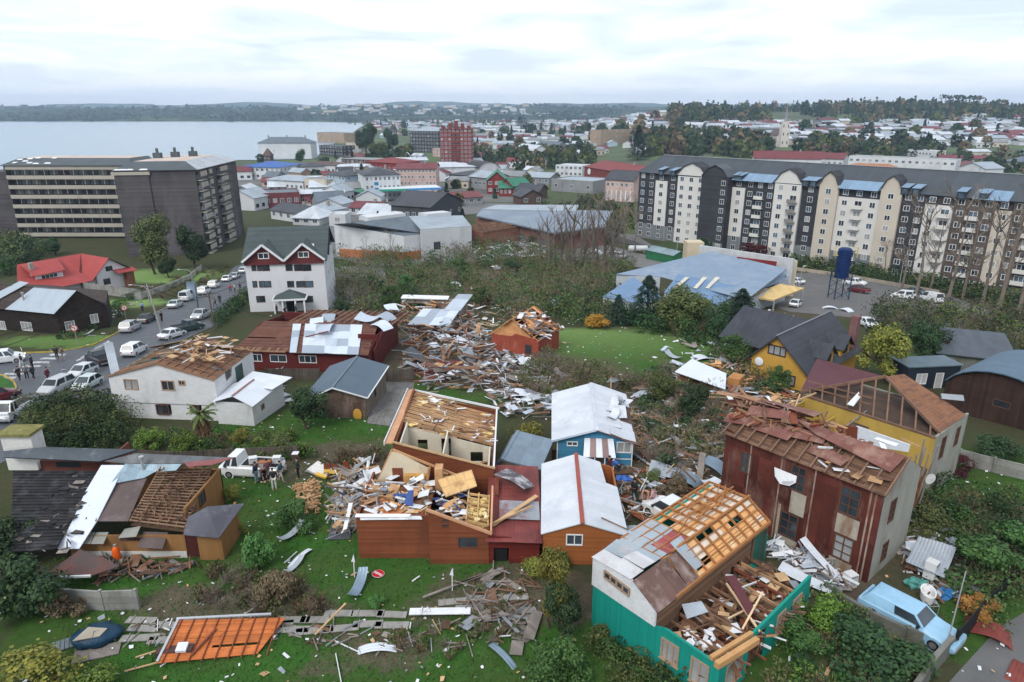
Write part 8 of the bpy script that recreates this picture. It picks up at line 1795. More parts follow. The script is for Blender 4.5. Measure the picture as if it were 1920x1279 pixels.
# people
def person_meshes(pose):
 def J(d): return {k: V(v) for k, v in d.items()}
 P = dict(pel=(0,0,.95), ch=(0,.0,1.28), nk=(0,0,1.48), hd=(0,-.01,1.60), tp=(0,-.01,1.72), ns=(0,-.11,1.61), sl=(-.19,0,1.42), sr=(.19,0,1.42), el=(-.25,0,1.15), er=(.25,0,1.15), hl=(-.27,-.06,.9), hr=(.27,-.06,.9), kl=(-.11,-.01,.5), kr=(.11,-.01,.5), al=(-.12,.02,.08), ar=(.12,.02,.08), fl=(-.13,-.16,.03), fr=(.13,-.16,.03), pl=(-.1,0,.9), pr=(.1,0,.9))
 if pose == 'walk': P.update(kl=(-.11,-.16,.52), al=(-.11,-.22,.09), fl=(-.11,-.4,.05), kr=(.11,.05,.5), ar=(.11,.28,.13), fr=(.11,.16,.03), hl=(-.27,.14,.93), hr=(.25,-.24,1.0))
 if pose == 'bend': P.update(ch=(0,-.28,1.18), nk=(0,-.45,1.25), hd=(0,-.58,1.24), tp=(0,-.68,1.29), ns=(0,-.63,1.14), sl=(-.19,-.4,1.2), sr=(.19,-.4,1.2), el=(-.22,-.5,.95), er=(.22,-.5,.95), hl=(-.15,-.6,.72), hr=(.15,-.6,.72), kl=(-.12,-.1,.5), kr=(.12,-.1,.5))
 if pose == 'reach': P.update(el=(-.34,-.12,1.5), hl=(-.3,-.32,1.7), er=(.32,-.2,1.25), hr=(.2,-.42,1.3), kl=(-.14,-.08,.5), al=(-.18,.02,.08), fl=(-.2,-.16,.03))
 P = J(P)
 def skin(edges, rad, pts, nm, sub=1):
  nl = sorted({a for e_ in edges for a in e_}, key=lambda k: (k != edges[0][0], k)); me = bpy.data.meshes.new(nm); me.from_pydata([pts[k] for k in nl], [(nl.index(a), nl.index(b)) for a, b in edges], [])
  o = bpy.data.objects.new(nm, me); COL.objects.link(o); s = o.modifiers.new('s', 'SKIN'); s.use_smooth_shade = True
  for i, k in enumerate(nl): r = rad.get(k, .05); me.skin_vertices[0].data[i].radius = (r, r) if not isinstance(r, tuple) else r
  me.skin_vertices[0].data[0].use_root = True; su = o.modifiers.new('u', 'SUBSURF'); su.levels = su.render_levels = sub
  dg = bpy.context.evaluated_depsgraph_get(); out_ = bpy.data.meshes.new_from_object(o.evaluated_get(dg)); bpy.data.objects.remove(o); return out_
 body = [('pel', 'ch'),('ch', 'nk'),('nk', 'hd'),('hd', 'tp'),('hd', 'ns'),('ch', 'sl'),('ch', 'sr'),('sl', 'el'),('sr', 'er'),('el', 'hl'),('er', 'hr'),('pel', 'pl'),('pel', 'pr'),('pl', 'kl'),('pr', 'kr'),('kl', 'al'),('kr', 'ar'),('al', 'fl'),('ar', 'fr')]
 rad = dict(pel=.12, ch=.14, nk=.05, hd=.085, tp=.075, ns=.018, sl=.055, sr=.055, el=.04, er=.04, hl=.03, hr=.03, pl=.085, pr=.085, kl=.055, kr=.055, al=.04, ar=.04, fl=.035, fr=.035)
 pts = dict(P); eb = list(body)
 for s, h, e_ in (('l', 'hl', 'el'),('r', 'hr', 'er')):
  d = (P[h]-P[e_]).normalized(); sd_ = d.cross(V((0,1,0))).normalized(); pm = 'pm'+s; pts[pm] = P[h]+d*.07; rad[pm] = .026; eb.append((h, pm))
  for k in range(4): a, b = 'f%d%s' % (k, s), 'g%d%s' % (k, s); off = sd_*(k-1.5)*.02; pts[a] = pts[pm]+d*.045+off; pts[b] = pts[a]+(d*.04+V((0,-.015,0)))*(.8+.1*(k % 3)); rad[a] = rad[b] = .008; eb += [(pm, a),(a, b)]
  pts['t'+s] = P[h]+d*.06+sd_*(-.05); rad['t'+s] = .01; eb.append((h, 't'+s))
 mb = skin(eb, rad, pts, 'body')
 ms = skin([('ch', 'pel'),('ch', 'nk'),('ch', 'sl'),('ch', 'sr'),('sl', 'el'),('sr', 'er'),('el', 'wl'),('er', 'wr')], dict(ch=.175, pel=.15, nk=.075, sl=.08, sr=.08, el=.06, er=.06, wl=.048, wr=.048), dict(P, wl=P['el'].lerp(P['hl'], .85), wr=P['er'].lerp(P['hr'], .85)), 'jacket')
 mt = skin([('pel', 'pl'),('pel', 'pr'),('pl', 'kl'),('pr', 'kr'),('kl', 'al'),('kr', 'ar')], dict(pel=.14, pl=.105, pr=.105, kl=.075, kr=.075, al=.06, ar=.06), P, 'trousers')
 h = MB(); c = P['hd'].lerp(P['tp'], .6); dr = (P['hd']-P['nk']).normalized(); h.ell(c+dr*.02+V((0,.02,.0)),(.092,.10,.085),12,8); hm = h.build('hair', m_black); hme = hm.data; bpy.data.objects.remove(hm)
 return [('body', mb),('jacket', ms),('trousers', mt),('hair', hme)]
PM = {}
def person(px, py, pose, jc, tc, label, face=0., loc=None, hair=(.02,.015,.012), s=1.):
 if pose not in PM: PM[pose] = person_meshes(pose)
 p = loc or G(px, py); t = thing('person', label, 'person', p, face); t.scale = (s, s, s)
 for nm, me in PM[pose]:
  o = bpy.data.objects.new(nm, me); COL.objects.link(o); par(o, t)
  if not me.materials: me.materials.append(m_black)
  o.material_slots[0].link = 'OBJECT'; o.material_slots[0].material = surf({'body': (.45,.27,.19), 'jacket': jc, 'trousers': tc, 'hair': hair}[nm], .8, var=.12, vs=6.)
K, N_, B_, G_, W_, R_ = (.025,.025,.03),(.03,.04,.07),(.04,.12,.38),(.14,.14,.15),(.6,.6,.6),(.42,.05,.03)
for a in [(38,715, 'walk', K, K, 'person in black walking left of the pair beyond the grass island'),(52,712, 'stand', G_, N_, 'person in grey jacket among the group by the grass island'),(64,712, 'walk', N_, K, 'person in dark blue on the right of the island group'),(108,674, 'stand', K, K, 'person in black at the top end of the zebra crossing'),(119,675, 'walk', (.2,.16,.12),(.25,.22,.2), 'person in light brown walking beside the one in black at the crossing'),(92,717, 'walk', (.12,.03,.05),(.1,.03,.04), 'person in dark maroon clothes alone in the middle of the junction'),
 (43,690, 'walk', K, W_, 'person in black jacket and white trousers on the zebra stripes'),(62,692, 'stand', N_, K, 'person in dark clothes on the right end of the zebra stripes'),(31,755, 'bend', K, K, 'person in black bending down beside the maroon pickup'),(268,585, 'stand', (.25,.35,.6), N_, 'person in light blue top under the bank beyond the traffic sign'),(304,604, 'stand', K, K, 'person in black beside the leaning street pole'),(404,575, 'walk', G_, N_, 'person in grey between two poles on the street'),(413,570, 'stand', K, K, 'person in black near the right verge of the street'),(433,549, 'walk', R_, N_, 'person in red top walking up the street'),(441,548, 'stand', W_, N_, 'person in white top beside the one in red'),(451,546, 'walk', K, G_, 'person in black near the hedge at the street top'),
 (520,590, 'stand', K, K, 'person in black left of the hotel entrance'),(534,590, 'bend', K, N_, 'person bending at the hotel entrance'),(556,590, 'stand', K, K, 'person in black right of the hotel entrance'),(482,905, 'stand', N_, (.18,.3,.35), 'person in navy and pale jeans left at the truck side'),(494,903, 'bend', (.16,.07,.08), K, 'person in dark red lifting at the truck side'),(515,918, 'stand', K, W_, 'person in black top and white trousers nearest the camera by the truck'),(504,900, 'stand', (.12,.06,.07), K, 'person in brownish red in the middle of the truck group'),(528,903, 'walk', (.04,.09,.1),(.45,.42,.38), 'person in teal jacket and beige trousers right of the truck group'),(560,897, 'stand', (.03,.05,.05), K, 'person in dark green coat beside the white sofa'),
 (1141,893, 'stand', (.1,.02,.03), K, 'person in dark red on the path below the blue bungalow steps'),(1160,893, 'bend', B_, N_, 'person with bright blue bag right of the bungalow steps'),(1188,938, 'stand', K, K, 'person in black standing behind the orange cabin'),(1211,945, 'bend', (.5,.25,.15),(.5,.3,.28), 'person in orange top bending over rubble'),(1222,955, 'walk', (.55,.33,.32),(.3,.2,.2), 'person in pink clothes beside the dry brown bush')]:
 person(*a, face=rnd.uniform(0,6.28))
person(0,0, 'bend', (.035,.015,.015), K, 'person in dark hooded clothes crouching on the roof ridge of the teal house', R(100), TF.z(1300,1046,5.2))
person(0,0, 'reach', B_, R_, 'person in blue top and red overalls reaching up inside the roofless teal house', R(-30), TF.z(1341,1189,1.35),(.03,.08,.3),1.05)
# street furniture, walls and fences
def wallrun(name, pts, h, t_, mat, label, cat='wall', post=0, pm=None, top=None):
 P = [G(*p) for p in pts]; o = thing(name, label, cat, P[0]); m = MB(); mp = MB()
 for a, b in zip(P, P[1:]):
  L = (b-a).length; n = max(1, int(L/2));
  for i in range(n):
   p, q = a.lerp(b, i/n)-P[0], a.lerp(b, (i+1)/n-.004)-P[0]; jt = rnd.uniform(-.03,.03); p.z = g(p.x+P[0].x, p.y+P[0].y)-P[0].z; q.z = g(q.x+P[0].x, q.y+P[0].y)-P[0].z
   m.beam(p+V((0,0, h/2-.1)), q+V((0, jt, h/2-.1)), t_, h+.2)
   if post and i % post == 0: mp.beam(p-V((0,0,.2)), p+V((0,0, h+.08)), t_+.07)
 m.build('panel', mat, o)
 if post: mp.beam(P[-1]-P[0]-V((0,0,.2)), P[-1]-P[0]+V((0,0, h+.08)), t_+.07); mp.build('post', pm or mat, o)
 return o
m_slabw = surf((.27,.27,.255),.9, pat='lines', ax='z', pitch=.42, var=.2, stain=(.12,.12,.10), sa=.42, ss=.7, bump=.6); m_fence = surf((.10,.085,.07),.9, pat='lines', ax='x', pitch=.14, var=.35, bump=.6)
wallrun('concrete_fence', [(145,545),(200,553),(266,562)], 1.9,.1, m_slabw, 'tall grey concrete slab fence between villa and dark house', 'fence', 1)
wallrun('garden_wall', [(266,560),(322,540),(378,505)], 1.1,.2, surf((.40,.39,.36),.85, stain=(.2,.2,.19)), 'pale low boundary wall running down to the parked white cars', 'wall', 9)
wallrun('concrete_fence', [(72,1136),(195,1144),(260,1142)], 1.25,.1, m_slabw, 'grey concrete slab wall in front of the patched house', 'fence', 2)
wallrun('garden_wall', [(1548,1118),(1625,1165),(1700,1200),(1780,1222)], .75,.22, m_concd, 'grey concrete wall along the pale blue station wagon', 'wall', 4)
wallrun('garden_wall', [(1780,1222),(1745,1262),(1705,1320)], 1.0,.25, m_concd, 'concrete wall running to the bottom edge beside the lane', 'wall')
wallrun('metal_fence', [(1788,1222),(1850,1150),(1935,1070)], 1.3,.06, surf((.015,.017,.02),.7, pat='lines', ax='x', pitch=.2), 'black sheet fence between overgrown garden and lane', 'fence', 2)
wallrun('concrete_fence', [(1795,868),(1860,885),(1945,905)], 1.2,.12, m_slabw, 'grey block garden wall on the right behind the rusty house', 'fence', 2)
wallrun('board_fence', [(225,868),(330,874),(440,868),(560,862)], 1.25,.05, m_fence, 'dark weathered board fence behind the patched house', 'fence', 2)
wallrun('board_fence', [(724,716),(776,717)], 1.5,.05, m_fence, 'short board fence beside the weathered barn and driveway', 'fence', 1)
wallrun('board_fence', [(500,712),(600,712)], 1.3,.05, m_fence, 'board fence in front of the dark red hall', 'fence', 2)
wallrun('board_fence', [(1012,862),(1045,868)], 1.1,.05, m_fence, 'broken board fence between grey shed and blue bungalow', 'fence', 1)
wallrun('retaining_wall', [(1482,506),(1600,522),(1760,552)], .8,.3, surf((.36,.31,.25),.9), 'low tan retaining wall below the hedge of the apartment block', 'wall')
wallrun('retaining_wall', [(630,480),(900,470)], .6,.3, m_conc, 'pale low wall along the street by the white warehouse', 'wall')
def pole(px, py, h, label, lean=(0,0), arms=True, mat=None):
 o = thing('utility_pole', label, 'pole', G(px, py)); m = MB(); t = V((lean[0], lean[1], h)); m.tube([(0,0,-.3), t*.5, t], [.04,.035,.03] if h < 5 and not arms and px > 1000 else [.13,.11,.09], 8); m.build('mast', mat or surf((.10,.085,.075),.9, var=.2), o)
 if arms: m = MB(); m.beam(t+V((-.9,0,-.4)), t+V((.9,0,-.4)),.1); m.beam(t+V((-.6,0,-1.1)), t+V((.6,0,-1.1)),.08); [m.tube([t+V((x, 0,-.35)), t+V((x, 0,-.15))], .05,6) for x in (-.8,-.3,.3,.8)]; m.build('crossarm', m_lumg, o)
 return t+o.location
tops = [pole(307,636,7.6, 'leaning concrete utility pole beside the silver suv and black sedan', (-1.3,.5), mat=m_conc), pole(404,622,5.6, 'dark wooden pole at the hedge near the silver pickup', (-.3,.2)), pole(372,582,4.6, 'dark stub pole beside the bent grey sheet', (0,.2), False), pole(1772,1222,4.4, 'thin grey pole at the nose of the station wagon', (.5,.6), False, m_galv), pole(1790,735,3.2, 'thin white pole in front of the arched brown barn', (.2,0), False, m_galv)]
m = MB()
for k in (-.8,.3):
 for a, b in ((tops[0], tops[1]),(tops[0], V((-62,62,17))),(tops[0], V((-62,66,14.5))),(tops[1], V((-45,150,12))),(tops[1], tops[1]+V((16,-14,1)))): pts = [a.lerp(b, i/8)+V((k*.3,0,-.4-1.2*math.sin(math.pi*i/8)*.7)) for i in range(9)]; m.tube(pts, .02,4)
tag(m.build('overhead_wires', m_black), 'thin black overhead wires sagging from the leaning street pole', 'wires')
def lamp(px, py, h, dx_, label, lit=False):
 o = thing('street_lamp', label, 'street lamp', G(px, py)); m = MB(); m.tube([(0,0,0),(0,0, h*.8),(dx_*.3,0, h*.97),(dx_, 0, h)], [.09,.07,.05,.04], 7); m.build('pole', m_galv, o); m = MB(); m.ell((dx_*1.15,0, h),(.4,.14,.08),10,5); m.build('lamp_head', surf((.6,.62,.64),.4), o)
lamp(281,572,3.6,-2.4, 'grey street lamp leaning over the concrete slab fence'); lamp(362,535,3.4,-2.2, 'grey street lamp behind the pale boundary wall'); lamp(1685,540,7,.8, 'tall street lamp in front of the apartment block'); lamp(1268,485,6,1.6, 'street lamp beside the green hut'); lamp(1498,545,5,.4, 'lamp post at the workshop corner')
def sign(px, py, label):
 o = thing('traffic_sign', label, 'traffic sign', G(px, py), R(20)); m = MB(); m.tube([(0,0,0),(0,0,2.1)], .04,7); m.build('post', m_galv, o); m = MB(); m.tube([(0,-.06,2.4),(0,-.02,2.4)], .42,20); d = m.build('face', surf((.65,.65,.65),.5), o)
 m = MB(); n = 20; P = [(math.cos(6.2832*k/n), math.sin(6.2832*k/n)) for k in range(n)]; m.add([(c*.42,-.066,2.4+s*.42) for c, s in P]+[(c*.32,-.066,2.4+s*.32) for c, s in P], [(k, (k+1) % n, n+(k+1) % n, n+k) for k in range(n)]); m.beam((-.25,-.07,2.65),(.25,-.07,2.15),.08,.01); m.build('red_ring', surf((.5,.02,.02),.5), d)
 m = MB(); m.box((.02,-.068,2.2),(.09,-.062,2.5)); m.box((-.14,-.068,2.46),(.09,-.062,2.53)); m.add([(-.14,-.068,2.4),(-.14,-.068,2.6),(-.25,-.068,2.5)], [(0,2,1)]); m.build('turn_arrow', m_black, d)
sign(146,648, 'no left turn sign nearest the zebra crossing'); sign(238,606, 'no left turn sign farther up beside the silver suv')
# PARE stop sign lying on the lawn
o = thing('stop_sign', 'red round stop sign reading PARE lying flat on the lawn', 'stop sign', G(709,1076,.12),0); o.rotation_euler = (R(4), R(-3), R(150))
m = MB(); m.tube([(0,0,0),(0,0,.02)], .37,24); m.build('rim', surf((.62,.6,.6),.5), o); m = MB(); m.tube([(0,0,.02),(0,0,.03)], .345,24); fc = m.build('face', surf((.50,.015,.03),.4, var=.05), o)
tcv = bpy.data.curves.new('lettering', 'FONT'); tcv.body = 'PARE'; tcv.size = .26; tcv.align_x = 'CENTER'; tcv.align_y = 'CENTER'; tcv.extrude = .004; tcv.offset = .006; to = bpy.data.objects.new('q', tcv); COL.objects.link(to); me = bpy.data.meshes.new_from_object(to.evaluated_get(bpy.context.evaluated_depsgraph_get())); bpy.data.objects.remove(to); to = bpy.data.objects.new('lettering', me); COL.objects.link(to); to.location = (0,0,.036); me.materials.clear(); me.materials.append(fr_white); par(to, fc)
# wreckage on the ground
DM = [m_lum, m_lumd, m_lumg, pale_wood, white_bit, osb, grey_bit, dirtbrown, red_brown, surf((.50,.56,.64),.5,.1, var=.15)]
def field(poly, n, mis, L=(.4,2.2), h=.5, flat=.5, plates=.3, seed=1, w=.1):
 r = random.Random(seed); m = MB(); ar = area_poly(poly); junk(m, n, lambda: ar(r), g, L, mis, r, flat, plates, h, w); return tag(m.build('rubble', DM), kind='stuff')
field([(760,600),(880,600),(930,640),(930,735),(800,735),(755,700)], 620,(0,1,1,2,2,7,1,6,7,8,9,2),(.6,3.4),1.7,.7,.3,1,.16)
field([(900,650),(1010,650),(1060,700),(1030,790),(940,790),(900,720)], 400,(4,9,2,2,1,6,7,2),(.4,2.2),.7,.6,.45,2)
field([(1190,740),(1260,700),(1350,740),(1370,860),(1290,920),(1190,860)], 520,(1,2,2,7,1,6,3,4),(.4,2.4),.6,.6,.15,3,.08)
field([(1180,770),(1250,790),(1245,850),(1185,860)], 260,(3,0,2,0),(.5,1.3),.7,.6,.05,4,.07)
field([(1330,690),(1420,680),(1480,730),(1500,790),(1380,800),(1340,760)], 330,(0,1,3,4,5,6,2,8),(.6,2.8),1.1,.5,.3,5,.13)
field([(615,975),(640,905),(712,890),(712,990),(650,1010)], 260,(4,2,0,4,6,2,3),(.4,2.6),1.3,.8,.3,6)
field([(250,1170),(480,1160),(760,1180),(980,1140),(1000,1220),(740,1230),(480,1200),(240,1215)], 120,(2,2,1,7,6,4,2),(.2,1.1),.12,.2,.15,7,.06)
field([(870,1110),(930,1075),(1000,1080),(1000,1180),(880,1180)], 75,(2,1,1,6,2),(.6,2.4),.3,.3,.1,8,.07)
field([(1440,1030),(1520,1040),(1600,1110),(1560,1110),(1470,1070)], 150,(4,6,1,2,9,4),(.3,1.4),.6,.7,.4,9)
field([(1660,980),(1740,950),(1810,1060),(1850,1130),(1740,1130),(1680,1040)], 240,(4,6,7,2,9,1),(.2,1.2),.5,.6,.4,10)
field([(860,455),(1010,452),(1040,480),(900,490)], 380,(4,9,4,6,2,4),(1., 4.2),1.2,.5,.5,11,.3)
field([(740,470),(900,462),(900,485),(760,500)], 120,(4,9,6,2),(.8,3),.8,.5,.5,12,.2)
field([(1150,870),(1240,860),(1330,900),(1300,960),(1200,990),(1160,950)], 210,(1,2,4,7,6,0,8),(.3,1.8),.4,.5,.25,13)
field([(495,700),(545,690),(540,760),(500,760)], 60,(4,9,6),(.4,1.4),.5,.6,.6,14)
field([(550,915),(600,910),(600,965),(570,970)], 200,(3,0,0),(.25,.6),.5,.4,.1,15,.09)
field([(870,560),(1000,570),(990,620),(880,610)], 120,(2,3,4,1),(.6,2.4),.6,.5,.3,16)
field([(1240,640),(1420,640),(1420,700),(1250,690)], 60,(4,9,2),(.5,1.8),.4,.5,.6,17)
field([(170,1050),(380,1060),(280,1090),(180,1085)], 100,(1,2,6,7,1),(.4,1.8),.5,.5,.2,18)
field([(140,600),(260,560),(200,630),(130,640)], 50,(2,1,6,4),(.4,1.6),.3,.5,.3,19)
r = random.Random(50); m = MB()
for poly, n in [([(0,1100),(1050,1060),(1100,1300),(0,1300)], 230),([(450,780),(720,760),(680,1100),(450,1100)], 200),([(1100,860),(1900,860),(1900,1280),(1350,1280)], 260),([(780,600),(1480,600),(1480,880),(780,880)], 420),([(480,560),(1500,440),(1500,600),(480,600)], 300),([(0,600),(250,560),(400,700),(0,800)], 60)]:
 ar = area_poly(poly)
 for i in range(n): x, y = ar(r); s = r.uniform(.03,.11)*(1 if r.random() < .9 else 2.2)*(1+max(0, y-50)*.012); z = g(x, y)+.03+r.random()*.12; a = r.uniform(0,6.3); u = V((math.cos(a), math.sin(a), r.uniform(-.3,.3)))*s; w = V((-math.sin(a), math.cos(a), r.uniform(-.3,.3)))*s*r.uniform(.3,1); c = V((x, y, z)); m.slab([c-u-w, c+u-w*.7, c+u*.8+w, c-u+w], .02, r.choice((0,0,0,1,2)))
tag(m.build('litter', [white_bit, grey_bit, pale_wood]), kind='stuff')
AUTO2 = []
SHM = {'white': surf((.60,.64,.70),.5,.1, var=.1, vs=1.5, bump=.2), 'pale grey': surf((.38,.42,.47),.45,.25, var=.12, vs=1.5, bump=.2), 'blue-grey': surf((.20,.27,.34),.45,.25, var=.15, vs=1.5, bump=.2), 'rusty red': surf((.20,.05,.04),.6,.1, var=.2, vs=1.5, bump=.3), 'dark grey': surf((.09,.095,.11),.5,.2, var=.2, vs=1.5)}
SP = {}
def sheet(px, py, w, l, rot, col, tilt=.0, h=.25, bend=.5, desc='bent ribbed roofing sheet', label=None, roll=0.):
 k = round(bend*4)/4; key = (w, l, k)
 if key not in SP: SP[key] = curl_mb(w, l, bend=k, twist=k*.4, seed=int(w*7+l*13+k*40), crumple=.1+k*.15)
 o = SP[key].build('roofing_sheet', SHM[col]); o.location = G(px, py, h); o.rotation_euler = (tilt, roll, rot); tag(o, label or '', 'roofing sheet', 'torn roofing sheets on the ground')
 if not label: AUTO2.append((o, col+' '+desc))
for a in [(833,632,1.8,3.4,.6, 'white', .2,.9),(848,618,1.4,2.6,1.9, 'pale grey', .3,1.),(872,640,1.8,3.6,1.4, 'white', .2,.8),(812,645,1.4,2.6,.2, 'white', .1,1.1),(845,680,1.8,3.6,2.2, 'rusty red', .2,.7),(785,668,1.8,3.6,1.2, 'dark grey', .4,.9),(800,690,2.4,3.6,.7, 'rusty red', .2,.5),(858,695,.9,3., 2.7, 'white', .4,.9),(880,665,1.4,2.6,.9, 'pale grey', 1., 1.1),(828,705,1.4,2.6,1.8, 'white', .1,.4),
 (965,665,1.8,3.4,2.5, 'white', .1,.4),(985,682,.9,2.2,.6, 'white', .2,.4),(1030,685,.9,3., 2.2, 'blue-grey', .3,.5),(1055,702,.9,2.2,1.2, 'pale grey', .2,.5),(975,735,1.8,3.4,1.5, 'white', .05,.6),(1003,742,1.8,3.4,1.6, 'white', -.05,.5),(960,760,1.4,2.6,.5, 'white', .1,.4),(1160,712,.9,3., 2.4, 'blue-grey', .5,.8),(1215,735,.9,3., 2.0, 'pale grey', .2,1.),
 (1257,815,.5,3.2,.65, 'pale grey', .1,.5),(1260,885,1.8,3.6,1.25, 'pale grey', .1,.5),(1300,900,1.4,2.6,1.0, 'blue-grey', .3,.5),(1350,875,1.4,2.6,.9, 'blue-grey', .5,.9),(1325,905,.9,2.2,2.0, 'white', .3,.5),(1400,668,1.4,2.6,.6, 'white', .7,.8),(1375,680,1.8,3.4,1.1, 'pale grey', .5,.8),(1318,668,1.4,2.6,1.8, 'white', .1,.4),(1262,668,.9,2.2,.8, 'pale grey', .2,.3),(1430,700,.9,3., .4, 'dark grey', .5,.6),(1390,715,1.8,3.4,2.1, 'dark grey', .3,.5),
 (547,1000,.5,2.2,-.5, 'pale grey', .1,.25),(560,1045,.35,2.2,-.4, 'white', .1,.2),(553,1060,.35,1.6,-.4, 'pale grey', .1,.2),(520,745,1.4,2.6,-.6, 'pale grey', .3,.5),(360,545,1.8,3.6,.2, 'blue-grey', 1.2,1.6,.75),(212,680,.9,5.0,.6, 'pale grey', .9,1.2,.5),(212,520,.9,2.2,.5, 'blue-grey', .4,.6),(930,500,1.8,3.4,.5, 'white', .2,.5),(855,530,1.4,2.6,1.5, 'white', .3,1.6),(1120,470,1.8,3.4,.9, 'white', .2,.8),(1004,568,.9,3., 1.2, 'white', .1,1.4),(1040,565,1.4,2.6,.3, 'white', .3,1.6),
 (1700,498,.9,2.2,1., 'white', .2,.5),(1560,575,.9,3., 1.2, 'white', .1,.4),(1590,580,1.4,2.6,.4, 'white', .2,.4),(1460,660,.9,2.2,.5, 'white', .2,.6),(1120,900,.9,2.2,.5, 'dark grey', .2,.4),(1200,1000,1.4,2.6,1.2, 'pale grey', .1,.6),(1170,1035,1.8,3.4,1.3, 'pale grey', .15,.9)]:
 sheet(*a)
sheet(672,1098,.6,2.2,-.15, 'blue-grey', .15,.25,.5, label='blue-grey ribbed sheet twisted like a ribbon on the lawn'); sheet(711,1212,.55,3.2,1.67, 'white', .05,.2,.5, label='long white curved gutter piece lying across the front lawn'); sheet(640,988,1.4,2.6,.1, 'dark grey', .0,.15,.25, label='dark ribbed sheet lying flat left of the boarded house')
sheet(1745,1045,2.0,2.6,-.75, 'pale grey', .25,1.0,.25, label='tilted pale tin roof leaning over rubble behind the station wagon'); sheet(1862,1180,1.4,2.6,.9, 'rusty red', .1,.35,.75, label='rusty red sheet crumpled on the lane'); sheet(1540,1050,.5,3.2,.55, 'white', .4,.9,.25, label='white gutter leaning against the rusty clad house'); sheet(1912,1262,.9,2.2,-.8, 'rusty red', .05,.15,.25, label='flat rusty red sheet in the bottom right corner of the lane'); sheet(1510,1085,.9,3., .9, 'white', .1,.7,.25, label='white board sheet between teal house and rusty house'); sheet(945,1228,.35,2.2,.7, 'blue-grey', .1,.2,.25, label='narrow blue-grey metal strip on the lawn near the olive shrub')
sheet(655,520,5.0,9.0,1.45, 'dark grey', .15,.8,.25, label='large flattened grey roof lying beside the white hotel')
def plank(px, py, l, w, rot, mat, desc, h=.1, tilt=0., label=None):
 m = MB(); m.beam((-l/2,0,0),(l/2,0,0), w, .05); m.beam((-l*.3, w*.6,.06),(-l*.3, -w*.6,.06),.05,.04) if w > .3 else None
 o = m.build('plank', mat); o.location = G(px, py, h); o.rotation_euler = (0, -tilt, rot); tag(o, label or '', 'plank', 'loose planks on the ground')
 if not label: AUTO2.append((o, desc))
gp = surf((.30,.29,.27),.85, pat='lines', ax='x', pitch=.3, var=.15, stain=(.15,.15,.13), sa=.4, ss=1.5)
for i, (px, py, rot) in enumerate([(265,1163,.0),(268,1178,-.03),(320,1172,.0),(262,1196,.1),(550,1162,-.02),(590,1162,-.03),(548,1180,.05),(590,1182,.12),(635,1150,-.04),(690,1150,0),(735,1152,0),(640,1178,.1),(690,1170,.12),(735,1172,.03),(850,1128,.1),(905,1122,0),(960,1120,.05),(975,1145,.02),(930,1150,-.05),(880,1140,.08),(520,1172,.2),(310,1200,.1)]): plank(px, py, rnd.uniform(1.5,2.0),.48, rot+rnd.uniform(-.06,.06), gp, 'flat grey concrete fence slab fallen', .08)
for a in [(620,1160,2.2,.09,.95, pale_wood, 'pale timber', .5,.25),(300,1218,2.2,.08,.5, pale_wood, 'pale timber'),(285,1245,2.4,.08,.4, pale_wood, 'pale timber'),(318,1238,1., .05,1.0, white_bit, 'thin white strip'),(635,1255,2.2,.04,-1.2, white_bit, 'thin white strip'),(650,1212,1.8,.04,-.5, white_bit, 'thin white strip'),(768,1195,1.4,.04,-1.2, white_bit, 'thin white strip'),(880,1210,1.6,.06,-1.3, m_lumg, 'grey timber'),(818,1175,1.2,.05,-1.1, pale_wood, 'pale timber'),(1560,1245,1.9,.16,.85, pale_wood, 'pale timber'),(1580,1240,1., .3,-.4, pale_wood, 'broad pale board'),(850,1098,3.8,.14,.55, m_lumg, 'grey timber', .3),(900,1080,3.0,.12,.5, m_lumg, 'grey timber', .3),(780,1085,.6,.08,.9, white_bit, 'short white batten'),
 (440,1165,3.2,.1,1.0, m_lumg, 'grey timber', .2),(545,1045,1.2,.05,1.2, white_bit, 'thin white strip'),(1500,1255,.5,.1,.3, white_bit, 'short white batten'),(1480,1240,.8,.1,1.2, white_bit, 'short white batten'),(1150,985,1.6,.1,-.7, pale_wood, 'pale timber', .4),(880,720,3,.14,.3, m_lumg, 'grey timber', .3),(960,720,2.6,.12,-.4, pale_wood, 'pale timber', .3),(1145,735,3.0,.12,1.5, pale_wood, 'pale timber', .9,1.4),(1275,775,3.6,.22,1.4, m_lumd, 'brown timber', 1., 1.2),(1365,745,3.5,.25,.8, m_lumd, 'brown timber', .8,.6),(790,735,3.6,.2,0, m_lumg, 'grey timber'),(1160,720,2.6,.1,.5, m_lumg, 'grey timber'),(40,655,1.8,.1,-.9, m_galv, 'grey metal strip')]: plank(*a)
plank(825,1146,3.3,.5,.02, white_bit, '', .3, label='long white board lying on the fallen fence slabs'); plank(1650,1130,1,.1,0, m_lumg, '', label='short grey stick on the bare soil beside the station wagon')
